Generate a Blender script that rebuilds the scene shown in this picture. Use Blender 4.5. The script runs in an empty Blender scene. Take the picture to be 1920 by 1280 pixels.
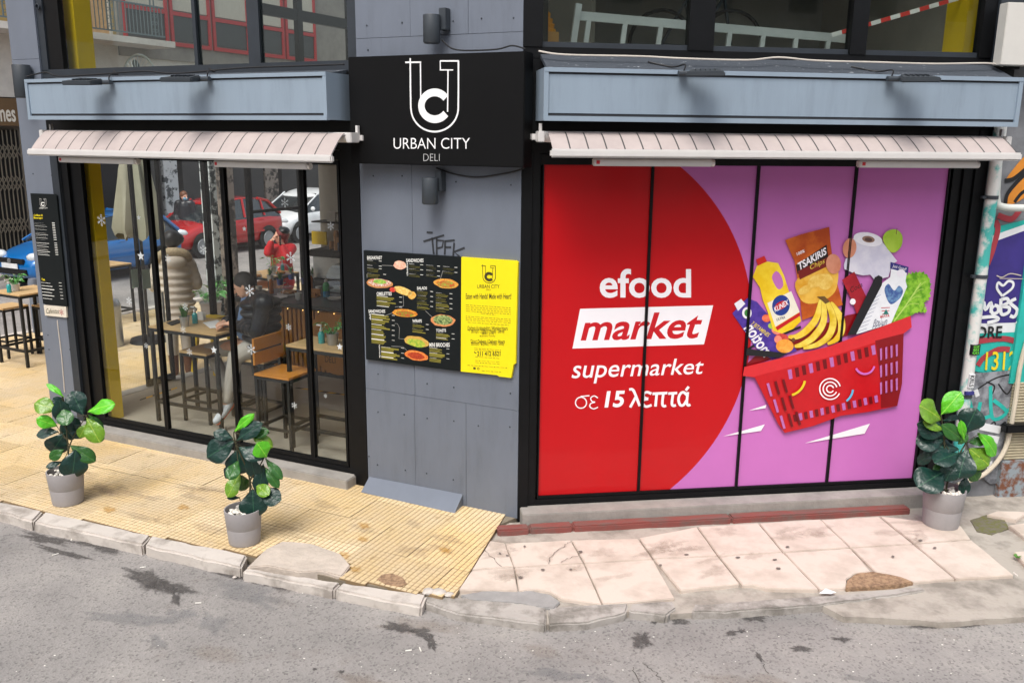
import bpy, bmesh, math, random
from mathutils import Vector, Matrix, noise
random.seed(7)
sc = bpy.context.scene
COL = sc.collection
R = math.radians
# ---------------------------------------------------------------- camera, sky, sun, exposure
CAM_H = 3.1
F_PX, PITCH, ROLL = 1649.2, 0.22733, -0.010324          # measured on a 1920 x 1280 photograph
_c, _s = math.cos(PITCH), math.sin(PITCH)
_rt, _fw, _dn = Vector((1, 0, 0)), Vector((0, _c, -_s)), Vector((0, -_s, -_c))
_X = math.cos(ROLL)*_rt + math.sin(ROLL)*_dn
_Y = -math.sin(ROLL)*_rt + math.cos(ROLL)*_dn
cam = bpy.data.cameras.new('camera')
cam.sensor_width = 36; cam.lens = F_PX/1920*36; cam.clip_start = .05; cam.clip_end = 600
camo = bpy.data.objects.new('camera', cam); COL.objects.link(camo)
_m = Matrix((_X, -_Y, -_fw)).transposed().to_4x4(); _m.translation = (0, 0, CAM_H)
camo.matrix_world = _m
sc.camera = camo
SUN_EL, SUN_AZ = R(58), R(200)       # azimuth clockwise from +Y: sun high behind the camera, a little to its left
w = bpy.data.worlds.new('World'); sc.world = w; w.use_nodes = True
nt = w.node_tree; nt.nodes.clear()
sky = nt.nodes.new('ShaderNodeTexSky'); sky.sky_type = 'NISHITA'; sky.sun_disc = False
sky.sun_elevation = SUN_EL; sky.sun_rotation = SUN_AZ; sky.dust_density = 4; sky.air_density = 1.0
hs = nt.nodes.new('ShaderNodeHueSaturation'); hs.inputs['Saturation'].default_value = .45
bg = nt.nodes.new('ShaderNodeBackground'); bg.inputs['Strength'].default_value = .15
wo = nt.nodes.new('ShaderNodeOutputWorld')
nt.links.new(sky.outputs[0], hs.inputs['Color']); nt.links.new(hs.outputs[0], bg.inputs['Color'])
nt.links.new(bg.outputs[0], wo.inputs['Surface'])
sl = bpy.data.lights.new('sun', 'SUN'); sl.energy = 1.25; sl.angle = R(22); sl.color = (1, .96, .9)
so = bpy.data.objects.new('sun', sl); COL.objects.link(so)
so.rotation_euler = Vector((math.sin(SUN_AZ)*math.cos(SUN_EL), math.cos(SUN_AZ)*math.cos(SUN_EL), math.sin(SUN_EL))).to_track_quat('Z', 'Y').to_euler()
so.location = (-4, -8, 14)
vs = sc.view_settings; vs.view_transform = 'Standard'; vs.look = 'None'; vs.gamma = 1; vs.exposure = .64
sc.cycles.max_bounces = 8; sc.cycles.transparent_max_bounces = 24; sc.cycles.glossy_bounces = 3
sc.cycles.caustics_reflective = False; sc.cycles.caustics_refractive = False

# ---------------------------------------------------------------- measuring helpers
def ray(px, py):
    return _X*(px-960) + _Y*(py-640) + _fw*F_PX
def G(px, py, z=0.):
    d = ray(px, py); t = (z-CAM_H)/d.z
    return Vector((d.x*t, d.y*t, z))
class Frame:
    """x runs right along a facade, y goes into the building, z up"""
    def __init__(s, o, ang):
        s.o = Vector((o[0], o[1], 0)); s.a = ang
        s.u = Vector((math.cos(ang), math.sin(ang), 0)); s.n = Vector((-math.sin(ang), math.cos(ang), 0))
    def w(s, p): return s.o + s.u*p[0] + s.n*p[1] + Vector((0, 0, p[2]))
    def loc(s, P):
        d = P - s.o; return Vector((d.dot(s.u), d.dot(s.n), P.z))
    def at(s, px, py, y=0.):
        """point of the vertical plane at depth y that shows at a pixel"""
        d = ray(px, py); t = (s.o.dot(s.n)+y)/d.dot(s.n)
        return s.loc(Vector((d.x*t, d.y*t, CAM_H+d.z*t)))
    def g(s, px, py, z=0.): return s.loc(G(px, py, z))
W = Frame((0, 0), 0)
_C = G(970, 968)
FL = Frame(_C, -.43064); FR = Frame(_C, .1442)
_P = FL.w((-5.62, 0, 0))
FS = Frame(_P, R(62))      # side street front: x runs away along the side street, y goes to the street side (left)

# ---------------------------------------------------------------- materials
def lin(c):
    return tuple((x/255/12.92 if x/255 <= .04045 else ((x/255+.055)/1.055)**2.4) for x in c)
MATS = {}
def M(name, c, rough=.6, metal=0., var=.1, scale=6., bump=0., bscale=60., spec=.5, coat=0., stretch=None, c2=None, thr=None, emit=0, alpha=1):
    if name in MATS: return MATS[name]
    m = bpy.data.materials.new(name); m.use_nodes = True; t = m.node_tree; b = t.nodes['Principled BSDF']
    col = lin(c)
    tc = t.nodes.new('ShaderNodeTexCoord'); mp = t.nodes.new('ShaderNodeMapping')
    t.links.new(tc.outputs['Object'], mp.inputs['Vector'])
    if stretch: mp.inputs['Scale'].default_value = stretch
    n = t.nodes.new('ShaderNodeTexNoise'); n.inputs['Scale'].default_value = scale; n.inputs['Detail'].default_value = 6
    n.inputs['Roughness'].default_value = .65
    t.links.new(mp.outputs[0], n.inputs['Vector'])
    r = t.nodes.new('ShaderNodeValToRGB')
    lo, hi = (.3, .7) if thr is None else thr
    r.color_ramp.elements[0].position = lo; r.color_ramp.elements[1].position = hi
    a = lin(c2) if c2 else tuple(x*(1-var) for x in col)
    bb = col if c2 else tuple(min(1, x*(1+var)) for x in col)
    r.color_ramp.elements[0].color = (*a, 1); r.color_ramp.elements[1].color = (*bb, 1)
    t.links.new(n.outputs['Fac'], r.inputs[0]); t.links.new(r.outputs[0], b.inputs['Base Color'])
    b.inputs['Roughness'].default_value = rough; b.inputs['Metallic'].default_value = metal
    b.inputs['Specular IOR Level'].default_value = spec; b.inputs['Coat Weight'].default_value = coat
    b.inputs['Coat Roughness'].default_value = .06
    if emit: t.links.new(r.outputs[0], b.inputs['Emission Color']); b.inputs['Emission Strength'].default_value = emit
    if bump:
        n2 = t.nodes.new('ShaderNodeTexNoise'); n2.inputs['Scale'].default_value = bscale; n2.inputs['Detail'].default_value = 5
        bp = t.nodes.new('ShaderNodeBump'); bp.inputs['Strength'].default_value = bump; bp.inputs['Distance'].default_value = .01
        t.links.new(mp.outputs[0], n2.inputs['Vector']); t.links.new(n2.outputs['Fac'], bp.inputs['Height']); t.links.new(bp.outputs[0], b.inputs['Normal'])
    MATS[name] = m; return m
def glass(name, tint=(250, 252, 251), refl=.03, gain=.45):
    """thin clear pane: see-through, with a mirror share that grows towards grazing angles"""
    if name in MATS: return MATS[name]
    m = bpy.data.materials.new(name); m.use_nodes = True; t = m.node_tree; t.nodes.clear()
    o = t.nodes.new('ShaderNodeOutputMaterial'); mx = t.nodes.new('ShaderNodeMixShader')
    tr = t.nodes.new('ShaderNodeBsdfTransparent'); gl = t.nodes.new('ShaderNodeBsdfGlossy'); lw = t.nodes.new('ShaderNodeLayerWeight')
    lw.inputs['Blend'].default_value = .5
    pw = t.nodes.new('ShaderNodeMath'); pw.operation = 'POWER'; pw.inputs[1].default_value = 3.5
    ma = t.nodes.new('ShaderNodeMath'); ma.operation = 'MULTIPLY_ADD'; ma.inputs[1].default_value = gain; ma.inputs[2].default_value = refl
    t.links.new(lw.outputs['Facing'], pw.inputs[0]); t.links.new(pw.outputs[0], ma.inputs[0])
    tr.inputs['Color'].default_value = (*lin(tint), 1); gl.inputs['Roughness'].default_value = .01
    nz = t.nodes.new('ShaderNodeTexNoise'); nz.inputs['Scale'].default_value = 1.3; bp = t.nodes.new('ShaderNodeBump')
    bp.inputs['Strength'].default_value = .02; t.links.new(nz.outputs['Fac'], bp.inputs['Height']); t.links.new(bp.outputs[0], gl.inputs['Normal'])
    t.links.new(ma.outputs[0], mx.inputs[0]); t.links.new(tr.outputs[0], mx.inputs[1]); t.links.new(gl.outputs[0], mx.inputs[2])
    t.links.new(mx.outputs[0], o.inputs['Surface']); MATS[name] = m; return m

# ---------------------------------------------------------------- mesh builder
class MB:
    def __init__(s): s.v = []; s.f = []; s.mi = []; s.m = 0
    def add(s, vs, fs):
        b = len(s.v); s.v += [Vector(v) for v in vs]; s.f += [tuple(b+i for i in f) for f in fs]; s.mi += [s.m]*len(fs); return s
    def box(s, x0, x1, y0, y1, z0, z1, bev=0):
        x0, x1 = sorted((x0, x1)); y0, y1 = sorted((y0, y1)); z0, z1 = sorted((z0, z1))
        if bev:
            bm = bmesh.new(); bmesh.ops.create_cube(bm, size=1)
            for v in bm.verts: v.co = Vector(((x0+x1)/2+v.co.x*(x1-x0), (y0+y1)/2+v.co.y*(y1-y0), (z0+z1)/2+v.co.z*(z1-z0)))
            bmesh.ops.bevel(bm, geom=bm.edges[:], offset=bev, segments=2, affect='EDGES')
            return s.bm(bm)
        return s.add([(x, y, z) for z in (z0, z1) for x, y in ((x0, y0), (x1, y0), (x1, y1), (x0, y1))],
                     [(3, 2, 1, 0), (4, 5, 6, 7), (0, 1, 5, 4), (1, 2, 6, 5), (2, 3, 7, 6), (3, 0, 4, 7)])
    def bm(s, bm, mat=None):
        bm.verts.index_update()
        vs = [(mat @ v.co) if mat else v.co.copy() for v in bm.verts]; fs = [tuple(v.index for v in f.verts) for f in bm.faces]
        bm.free(); return s.add(vs, fs)
    def tube(s, path, r, n=8, cap=True):
        path = [Vector(p) for p in path]; rr = r if isinstance(r, (list, tuple)) else [r]*len(path)
        vs = []; fs = []; prev = None
        for i, p in enumerate(path):
            d = (path[min(i+1, len(path)-1)] - path[max(i-1, 0)]).normalized()
            a = prev if prev is not None else (Vector((0, 0, 1)) if abs(d.z) < .9 else Vector((1, 0, 0)))
            a = (a - d*a.dot(d)).normalized(); b = d.cross(a); prev = a
            vs += [p + (a*math.cos(2*math.pi*k/n) + b*math.sin(2*math.pi*k/n))*rr[i] for k in range(n)]
        for i in range(len(path)-1):
            for k in range(n):
                k2 = (k+1) % n; fs.append((i*n+k, i*n+k2, (i+1)*n+k2, (i+1)*n+k))
        if cap: fs += [tuple(range(n-1, -1, -1)), tuple((len(path)-1)*n+k for k in range(n))]
        return s.add(vs, fs)
    def bar(s, p, q, w, h=None):
        """square bar between two points"""
        p, q = Vector(p), Vector(q); h = h or w; d = (q-p).normalized()
        a = Vector((0, 0, 1)) if abs(d.z) < .9 else Vector((1, 0, 0))
        a = (a-d*a.dot(d)).normalized(); b = d.cross(a)
        vs = [e + a*i*h/2 + b*j*w/2 for e in (p, q) for i, j in ((-1, -1), (-1, 1), (1, 1), (1, -1))]
        return s.add(vs, [(3, 2, 1, 0), (4, 5, 6, 7), (0, 1, 5, 4), (1, 2, 6, 5), (2, 3, 7, 6), (3, 0, 4, 7)])
    def lathe(s, prof, c=(0, 0, 0), n=28, cap=True, axis='z'):
        vs = []; fs = []; m = len(prof)
        for r, z in prof:
            for k in range(n):
                a = 2*math.pi*k/n; p = (r*math.cos(a), r*math.sin(a), z)
                if axis == 'x': p = (z, p[0], p[1])
                if axis == 'y': p = (p[0], z, p[1])
                vs.append(Vector(c)+Vector(p))
        for i in range(m-1):
            for k in range(n):
                k2 = (k+1) % n; fs.append((i*n+k, i*n+k2, (i+1)*n+k2, (i+1)*n+k))
        if cap: fs += [tuple(range(n-1, -1, -1)), tuple((m-1)*n+k for k in range(n))]
        return s.add(vs, fs)
    def ball(s, c, r, sc3=(1, 1, 1), sub=2, jit=0, rot=None):
        bm = bmesh.new(); bmesh.ops.create_icosphere(bm, subdivisions=sub, radius=r)
        for v in bm.verts:
            if jit: v.co *= 1+random.uniform(-jit, jit)
            v.co = Vector((v.co.x*sc3[0], v.co.y*sc3[1], v.co.z*sc3[2]))
            if rot: v.co = rot @ v.co
            v.co += Vector(c)
        return s.bm(bm)
    def prism(s, poly, lo, hi, plane='xy'):
        """outline extruded along the third axis"""
        n = len(poly)
        def P(a, b, c): return (a, b, c) if plane == 'xy' else ((a, c, b) if plane == 'xz' else (c, a, b))
        return s.add([P(a, b, lo) for a, b in poly] + [P(a, b, hi) for a, b in poly],
                     [tuple(range(n-1, -1, -1)), tuple(range(n, 2*n))] + [(i, (i+1) % n, n+(i+1) % n, n+i) for i in range(n)])
    def mesh(s, name, mats, off=(0, 0, 0), smooth=False):
        me = bpy.data.meshes.new(name); o = Vector(off)
        me.from_pydata([v-o for v in s.v], [], s.f)
        for m in (mats if isinstance(mats, (list, tuple)) else [mats]): me.materials.append(m)
        me.polygons.foreach_set('material_index', s.mi)
        bm = bmesh.new(); bm.from_mesh(me); bmesh.ops.recalc_face_normals(bm, faces=bm.faces[:]); bm.to_mesh(me); bm.free()
        if smooth:
            me.polygons.foreach_set('use_smooth', [True]*len(me.polygons))
            try: me.set_sharp_from_angle(angle=R(42))
            except Exception: pass
        me.update(); return me
BASE = {}
def tag(o, label=None, cat=None, group=None, kind=None):
    if label: o['label'] = label
    if cat: o['category'] = cat
    if group: o['group'] = group
    if kind: o['kind'] = kind
    return o
def thing(name, label, cat, fr=W, base=(0, 0, 0), group=None, rz=0.):
    o = bpy.data.objects.new(name, None); COL.objects.link(o); o.empty_display_size = .1
    o.location = fr.w(base); o.rotation_euler = (0, 0, fr.a+rz); BASE[o.name] = Vector(base) if rz == 0 else Vector((0, 0, 0))
    return tag(o, label, cat, group)
def part(mb, name, mat, parent, smooth=False, kind=None, label=None):
    r = parent
    while r.parent: r = r.parent
    o = bpy.data.objects.new(name, mb.mesh(name, mat, BASE[r.name], smooth)); COL.objects.link(o); o.parent = parent
    return tag(o, label, kind=kind)
def solo(mb, name, mat, label=None, cat=None, fr=W, base=(0, 0, 0), group=None, smooth=False, kind=None):
    o = bpy.data.objects.new(name, mb.mesh(name, mat, base, smooth)); COL.objects.link(o)
    o.location = fr.w(base); o.rotation_euler = (0, 0, fr.a); BASE[o.name] = Vector(base)
    return tag(o, label, cat, group, kind)
def copy_tree(o, parent=None):
    c = o.copy(); COL.objects.link(c); c.parent = parent
    if o.name in BASE: BASE[c.name] = BASE[o.name]
    for ch in o.children: copy_tree(ch, c)
    return c
def text_mb(body, x0, z0, x1, z1, y, mb=None, shear=0., bold=0., depth=.0015, quad=None, res=4):
    """lettering fitted into a box of the xz plane at depth y (or into a quad tl,tr,br,bl)"""
    cu = bpy.data.curves.new('lettering', 'FONT'); cu.body = body; cu.resolution_u = res; cu.shear = shear; cu.offset = bold; cu.align_x = 'CENTER'
    o = bpy.data.objects.new('lettering', cu); COL.objects.link(o); bpy.context.view_layer.update()
    me = bpy.data.meshes.new_from_object(o.evaluated_get(bpy.context.evaluated_depsgraph_get()))
    bpy.data.objects.remove(o); bpy.data.curves.remove(cu)
    mb = mb or MB(); vs = [v.co.copy() for v in me.vertices]; fs = [tuple(p.vertices) for p in me.polygons]; bpy.data.meshes.remove(me)
    if not vs: return mb
    ax, bx_ = min(v.x for v in vs), max(v.x for v in vs); ay, by_ = min(v.y for v in vs), max(v.y for v in vs)
    out = []
    for v in vs:
        u = (v.x-ax)/(bx_-ax); t = (v.y-ay)/max(1e-6, by_-ay)
        if quad:
            tl, tr, br, bl = [Vector(q) for q in quad]
            p = (bl*(1-u)+br*u)*(1-t)+(tl*(1-u)+tr*u)*t; out.append((p.x, y, p.y))
        else: out.append((x0+(x1-x0)*u, y, z0+(z1-z0)*t))
    return mb.add(out, fs)
def stroke(mb, pts, wd, y, closed=False, depth=0):
    """flat painted line of width wd in the xz plane at depth y"""
    P = [Vector(p) for p in pts]; n = len(P); L = []; Rr = []
    for i in range(n):
        a = P[(i-1) % n] if (closed or i > 0) else P[i]; b = P[(i+1) % n] if (closed or i < n-1) else P[i]
        d = (b-a).normalized(); q = Vector((-d.y, d.x)); ww = wd[i] if isinstance(wd, (list, tuple)) else wd
        L.append(P[i]+q*ww/2); Rr.append(P[i]-q*ww/2)
    vs = [(p.x, y, p.y) for p in L]+[(p.x, y, p.y) for p in Rr]
    fs = [(i, (i+1) % n, n+(i+1) % n, n+i) for i in range(n if closed else n-1)]
    return mb.add(vs, fs)
def flat(mb, poly, y):
    return mb.add([(a, y, b) for a, b in poly], [tuple(range(len(poly)))])
def smooth_path(pts, k=6, closed=False):
    P = [Vector(p) for p in pts]; n = len(P); out = []
    for i in range(n if closed else n-1):
        p0, p1, p2, p3 = (P[(i+j) % n] if closed else P[max(0, min(n-1, i+j))] for j in (-1, 0, 1, 2))
        for q in range(k):
            t = q/k; out.append(.5*((2*p1)+(p2-p0)*t+(2*p0-5*p1+4*p2-p3)*t*t+(3*p1-p0-3*p2+p3)*t**3))
    if not closed: out.append(P[-1])
    return out
# ================================================================ SETTING
ROAD_Z, SLAB_Z = -.085, -.014
def add_nodes_asphalt():
    m = bpy.data.materials.new('asphalt'); m.use_nodes = True; t = m.node_tree; b = t.nodes['Principled BSDF']; N = t.nodes.new; K = t.links.new
    tc = N('ShaderNodeTexCoord')
    def nz(sc_, det=6, rough=.6):
        n = N('ShaderNodeTexNoise'); n.inputs['Scale'].default_value = sc_; n.inputs['Detail'].default_value = det; n.inputs['Roughness'].default_value = rough
        K(tc.outputs['Object'], n.inputs['Vector']); return n
    def ramp(src, stops):
        r = N('ShaderNodeValToRGB'); e = r.color_ramp.elements
        while len(e) < len(stops): e.new(.5)
        for i, (p, c) in enumerate(stops): e[i].position = p; e[i].color = (*(lin(c) if len(c) == 3 else c[:3]), 1)
        K(src, r.inputs[0]); return r
    def mix(f, a, c, mode='MIX'):
        x = N('ShaderNodeMix'); x.data_type = 'RGBA'; x.blend_type = mode
        if isinstance(f, float): x.inputs[0].default_value = f
        else: K(f, x.inputs[0])
        K(a, x.inputs[6]); K(c, x.inputs[7]); return x.outputs[2]
    base = ramp(nz(.9, 8).outputs['Fac'], [(.3, (138, 135, 133)), (.5, (158, 154, 151)), (.68, (176, 171, 166))])
    vo = N('ShaderNodeTexVoronoi'); vo.inputs['Scale'].default_value = 72; K(tc.outputs['Object'], vo.inputs['Vector'])
    agg = ramp(vo.outputs['Color'], [(.1, (120, 118, 120)), (.34, (214, 213, 212)), (.85, (226, 225, 224)), (.99, (250, 247, 245))])
    c = mix(.62, base.outputs[0], agg.outputs[0], 'MULTIPLY')
    brown = ramp(nz(2.3, 9, .75).outputs['Fac'], [(.58, (0, 0, 0)), (.74, (255, 255, 255))])
    dirt = N('ShaderNodeRGB'); dirt.outputs[0].default_value = (*lin((116, 106, 100)), 1)
    f = N('ShaderNodeMath'); f.operation = 'MULTIPLY'; f.inputs[1].default_value = .5; K(brown.outputs[0], f.inputs[0])
    c = mix(f.outputs[0], c, dirt.outputs[0])
    K(c, b.inputs['Base Color']); b.inputs['Roughness'].default_value = .9; b.inputs['Specular IOR Level'].default_value = .25
    bp = N('ShaderNodeBump'); bp.inputs['Strength'].default_value = .5; bp.inputs['Distance'].default_value = .006
    K(vo.outputs['Distance'], bp.inputs['Height']); K(bp.outputs[0], b.inputs['Normal'])
    return m
m_asph = add_nodes_asphalt()
m_conc = M('concrete', (150, 146, 140), .9, var=.22, scale=3.5, bump=.5, bscale=35)
m_conc2 = M('old_concrete', (172, 164, 154), .95, scale=4, bump=.7, bscale=26, c2=(132, 125, 116), thr=(.34, .56))
m_mortar = M('mortar', (128, 118, 102), .95, scale=7, var=.25, bump=.5)
m_stone = M('kerb_marble', (196, 188, 180), .8, scale=4, bump=.6, bscale=22, c2=(150, 142, 134), thr=(.34, .52))
m_stone_old = M('kerb_marble_worn', (172, 166, 160), .85, scale=5, bump=.8, bscale=18, c2=(126, 121, 114), thr=(.38, .56))
m_slab = M('pink_slab', (208, 194, 182), .8, scale=3.5, var=.10, bump=.35, bscale=40, c2=(184, 169, 156), thr=(.3, .56))
def tile_mat():
    m = bpy.data.materials.new('yellow_tile'); m.use_nodes = True; t = m.node_tree; b = t.nodes['Principled BSDF']; N = t.nodes.new; K = t.links.new
    ge = N('ShaderNodeNewGeometry'); oi = N('ShaderNodeObjectInfo')
    def nz(s_, d_=5):
        n = N('ShaderNodeTexNoise'); n.inputs['Scale'].default_value = s_; n.inputs['Detail'].default_value = d_; n.inputs['Roughness'].default_value = .7; K(ge.outputs['Position'], n.inputs['Vector']); return n
    def rp(src, a, ca, b_, cb):
        r = N('ShaderNodeValToRGB'); e = r.color_ramp.elements; e[0].position = a; e[1].position = b_; e[0].color = (*lin(ca), 1); e[1].color = (*lin(cb), 1); K(src, r.inputs[0]); return r.outputs[0]
    def mx(f, a, c, mode='MIX'):
        x = N('ShaderNodeMix'); x.data_type = 'RGBA'; x.blend_type = mode; K(f, x.inputs[0]) if not isinstance(f, float) else setattr(x.inputs[0], 'default_value', f); K(a, x.inputs[6]); K(c, x.inputs[7]); return x.outputs[2]
    base = rp(nz(.9).outputs['Fac'], .38, (226, 200, 150), .6, (224, 206, 174))
    rnd = rp(oi.outputs['Random'], 0., (230, 226, 220), 1., (255, 252, 246)); c = mx(1., base, rnd, 'MULTIPLY')
    stain = rp(nz(5.5, 8).outputs['Fac'], .58, (255, 255, 255), .72, (196, 186, 170)); c = mx(1., c, stain, 'MULTIPLY')
    sp = rp(nz(60, 2).outputs['Fac'], .28, (205, 195, 180), .36, (255, 255, 255)); c = mx(1., c, sp, 'MULTIPLY')
    K(c, b.inputs['Base Color']); b.inputs['Roughness'].default_value = .75
    bp = N('ShaderNodeBump'); bp.inputs['Strength'].default_value = .3; bp.inputs['Distance'].default_value = .004; K(nz(45).outputs['Fac'], bp.inputs['Height']); K(bp.outputs[0], b.inputs['Normal'])
    return m
m_tile = tile_mat()
m_groove = M('tile_groove', (138, 116, 86), .95, scale=5, var=.25)
m_tile_gr = m_groove
m_redst = M('red_marble', (134, 74, 68), .6, scale=5, c2=(112, 90, 84), thr=(.36, .55), bump=.25, stretch=(1, 4, 1))

mb = MB(); S = 160; mb.add([(-S, -S, ROAD_Z), (S, -S, ROAD_Z), (S, S, ROAD_Z), (-S, S, ROAD_Z)], [(0, 1, 2, 3)])
solo(mb, 'road', m_asph, kind='structure')

def poly_in(p, poly):
    c = False; n = len(poly)
    for i in range(n):
        a, b = poly[i], poly[(i+1) % n]
        if (a[1] > p[1]) != (b[1] > p[1]) and p[0] < (b[0]-a[0])*(p[1]-a[1])/(b[1]-a[1])+a[0]: c = not c
    return c
KB = [G(*p) for p in ((0, 939), (91, 959), (278, 1001.6), (462.5, 1038), (640, 1084), (800, 1111), (856, 1112))]
KF = [G(*p) for p in ((0, 960), (66, 978), (268.7, 1019), (450, 1061), (620, 1099), (790.6, 1133))]
def ext(a, b, d): return a+(a-b).normalized()*d
kb_far = ext(KB[0], KB[2], 3.2)
# pavement of yellow tiles, round the corner into the side street
SP = 4.4
pv = [kb_far] + KB + [G(915, 1016), G(925, 985)] + [FL.w((.02, .12, 0)), FL.w((-5.55, .12, 0))] + [FS.w((26, .1, 0)), FS.w((26, SP, 0)), FS.w((-1.2, SP, 0))]
mb = MB(); mb.prism([(p.x, p.y) for p in pv], -.3, -.016)
pav = solo(mb, 'pavement', m_mortar, kind='structure')
pvL = [FL.loc(p) for p in pv]; pvp = [(p.x, p.y) for p in pvL]
org = FL.g(600, 1005); TS, NG = .4, 9
def tile_mesh(mask=None, clip=None):
    mb = MB(); g = TS/NG; e = .0036; q = TS/2-.004
    mb.m = 1
    if mask is None: mb.box(-q, q, -q, q, -.03, -.0035)
    mb.m = 0
    for i in range(NG):
        for j in range(NG):
            if mask is not None and not mask[i][j]: continue
            x0 = -TS/2+i*g+e; x1 = x0+g-2*e; y0 = -TS/2+j*g+e; y1 = y0+g-2*e; h = .0012
            if mask is not None:
                qb = [(x0-e, y0-e), (x1+e, y0-e), (x1+e, y1+e), (x0-e, y1+e)]; qb = clip(qb) if clip else qb; mb.m = 1; (mb.prism(qb, -.03, -.0035) if len(qb) > 2 else None); mb.m = 0
            if clip is not None:
                q = clip([(x0, y0), (x1, y0), (x1, y1), (x0, y1)])
                if len(q) < 3: continue
                if len(q) != 4 or abs((q[2][0]-q[0][0])-(x1-x0)) > 1e-6: mb.prism(q, -.004, 0); continue
            mb.add([(x0, y0, -.004), (x1, y0, -.004), (x1, y1, -.004), (x0, y1, -.004), (x0+h, y0+h, 0), (x1-h, y0+h, 0), (x1-h, y1-h, 0), (x0+h, y1-h, 0)],
                   [(4, 5, 6, 7), (0, 1, 5, 4), (1, 2, 6, 5), (2, 3, 7, 6), (3, 0, 4, 7)])
    return mb
full = tile_mesh().mesh('paving_tile', [m_tile, m_groove])
cells = []
for i in range(-34, 22):
    for j in range(-12, 44):
        cx, cy = org.x+(i+.5)*TS, org.y+(j+.5)*TS
        ins = [poly_in((cx+a*TS*.5, cy+b*TS*.5), pvp) for a in (-1, 0, 1) for b in (-1, 0, 1)]
        if any(ins):
            wp = FL.w((cx, cy, 0)); cells.append(((wp-Vector((-1.5, 3, 0))).length, cx, cy, all(ins)))
cells.sort()
far = MB(); nt_ = 0
patch = [(462, 1066), (500, 1030), (530, 1016), (580, 1020), (640, 1040), (657, 1062), (640, 1082), (600, 1072), (560, 1074), (500, 1062)]
patchL = [FL.g(*p) for p in patch]; patchp = [(p.x, p.y) for p in patchL]
BA, BB = (Vector(FL.g(*q)[:2]) for q in ((856, 1110), (916, 1014)))
def half(x, y): d = BB-BA; return (d.x*(y-BA.y)-d.y*(x-BA.x))/d.length
for d, cx, cy, al in cells:
    wp = FL.w((cx, cy, 0)); dx = wp.x/max(wp.y, .1)
    if wp.y < 1 or dx > .8 or dx < -.78: 
        if al: far.box(cx-.197, cx+.197, cy-.197, cy+.197, -.03, -.002)
        continue
    if nt_ < 300:
        me = full
        hit = any(poly_in((cx+a*TS*.45, cy+b*TS*.45), patchp) for a in (-1, 0, 1) for b in (-1, 0, 1))
        if not al or hit:
            g = TS/NG
            mk = [[poly_in((cx-TS/2+(i+.5)*g, cy-TS/2+(j+.5)*g), pvp) and not poly_in((cx-TS/2+(i+.5)*g, cy-TS/2+(j+.5)*g), patchp) for j in range(NG)] for i in range(NG)]
            cl_f = None
            if min((Vector((cx, cy))-b_).length for b_ in (BA, BB, (BA+BB)/2)) < .75:
                mk = [[not poly_in((cx-TS/2+(i+.5)*g, cy-TS/2+(j+.5)*g), patchp) and half(cx-TS/2+(i+.5)*g, cy-TS/2+(j+.5)*g) > -.05 and poly_in((cx-TS/2+(i+.5)*g-.06, cy-TS/2+(j+.5)*g+.0), pvp) for j in range(NG)] for i in range(NG)]
                def cl_f(P_, cx=cx, cy=cy):
                    out = []
                    for a_, b_ in zip(P_, P_[1:]+P_[:1]):
                        ha, hb = half(cx+a_[0], cy+a_[1]), half(cx+b_[0], cy+b_[1])
                        if ha >= 0: out.append(a_)
                        if ha*hb < 0: u_ = ha/(ha-hb); out.append((a_[0]+(b_[0]-a_[0])*u_, a_[1]+(b_[1]-a_[1])*u_))
                    return out
            t_ = tile_mesh(mk, cl_f)
            if not t_.v: continue
            me = t_.mesh('paving_tile', [m_tile, m_groove])
        o = bpy.data.objects.new('paving_tile', me); COL.objects.link(o); o.parent = pav
        o.location = FL.w((cx, cy, random.uniform(-.0025, .001))); o.rotation_euler = (random.gauss(0, .003), random.gauss(0, .003), FL.a+random.gauss(0, .002)); nt_ += 1
    elif al: far.box(cx-.197, cx+.197, cy-.197, cy+.197, -.03, -.002)
m_tile_far = M('yellow_tile_far', (216, 192, 152), .75, scale=2.2, c2=(200, 182, 150), thr=(.35, .62), bump=.2)
fo = bpy.data.objects.new('paving_tile', far.mesh('far_tiles', m_tile_far)); COL.objects.link(fo); fo.parent = pav; fo.location = FL.o; fo.rotation_euler = (0, 0, FL.a); fo['kind'] = 'stuff'

def rough(poly, z0, z1, cell=.05, amp=.006, bev=.018, seed=0, tilt=None):
    """worn block of stone: outline (world xy) between two heights, edges rounded, faces uneven"""
    bm = bmesh.new(); n = len(poly)
    lo = [bm.verts.new((p[0], p[1], z0)) for p in poly]; hi = [bm.verts.new((p[0], p[1], z1)) for p in poly]
    bm.faces.new(lo[::-1]); bm.faces.new(hi)
    for i in range(n): bm.faces.new((lo[i], lo[(i+1) % n], hi[(i+1) % n], hi[i]))
    bmesh.ops.recalc_face_normals(bm, faces=bm.faces[:])
    if bev: bmesh.ops.bevel(bm, geom=[e for e in bm.edges if max(v.co.z for v in e.verts) > z1-1e-4], offset=bev, segments=2, affect='EDGES')
    bmesh.ops.triangulate(bm, faces=[f for f in bm.faces if len(f.verts) > 4])
    for _ in range(5):
        es = [e for e in bm.edges if e.calc_length() > cell*1.6]
        if not es or len(bm.verts) > 2500: break
        bmesh.ops.subdivide_edges(bm, edges=es, cuts=1, use_grid_fill=True)
    for v in bm.verts:
        p = v.co*1.0+Vector((seed*3.1, seed*1.7, 0))
        nn = noise.noise_vector(p*7)*amp + noise.noise_vector(p*22)*amp*.5
        nn.z *= .6 if v.co.z > z0+.01 else 0; v.co += nn
    m = MB(); m.bm(bm); return m
def lerp(a, b, t): return a+(b-a)*t
kerb = thing('kerb', 'row of long worn pale marble kerb stones edging the yellow tiled pavement', 'kerb', W, (KF[2].x, KF[2].y, ROAD_Z))
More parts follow.
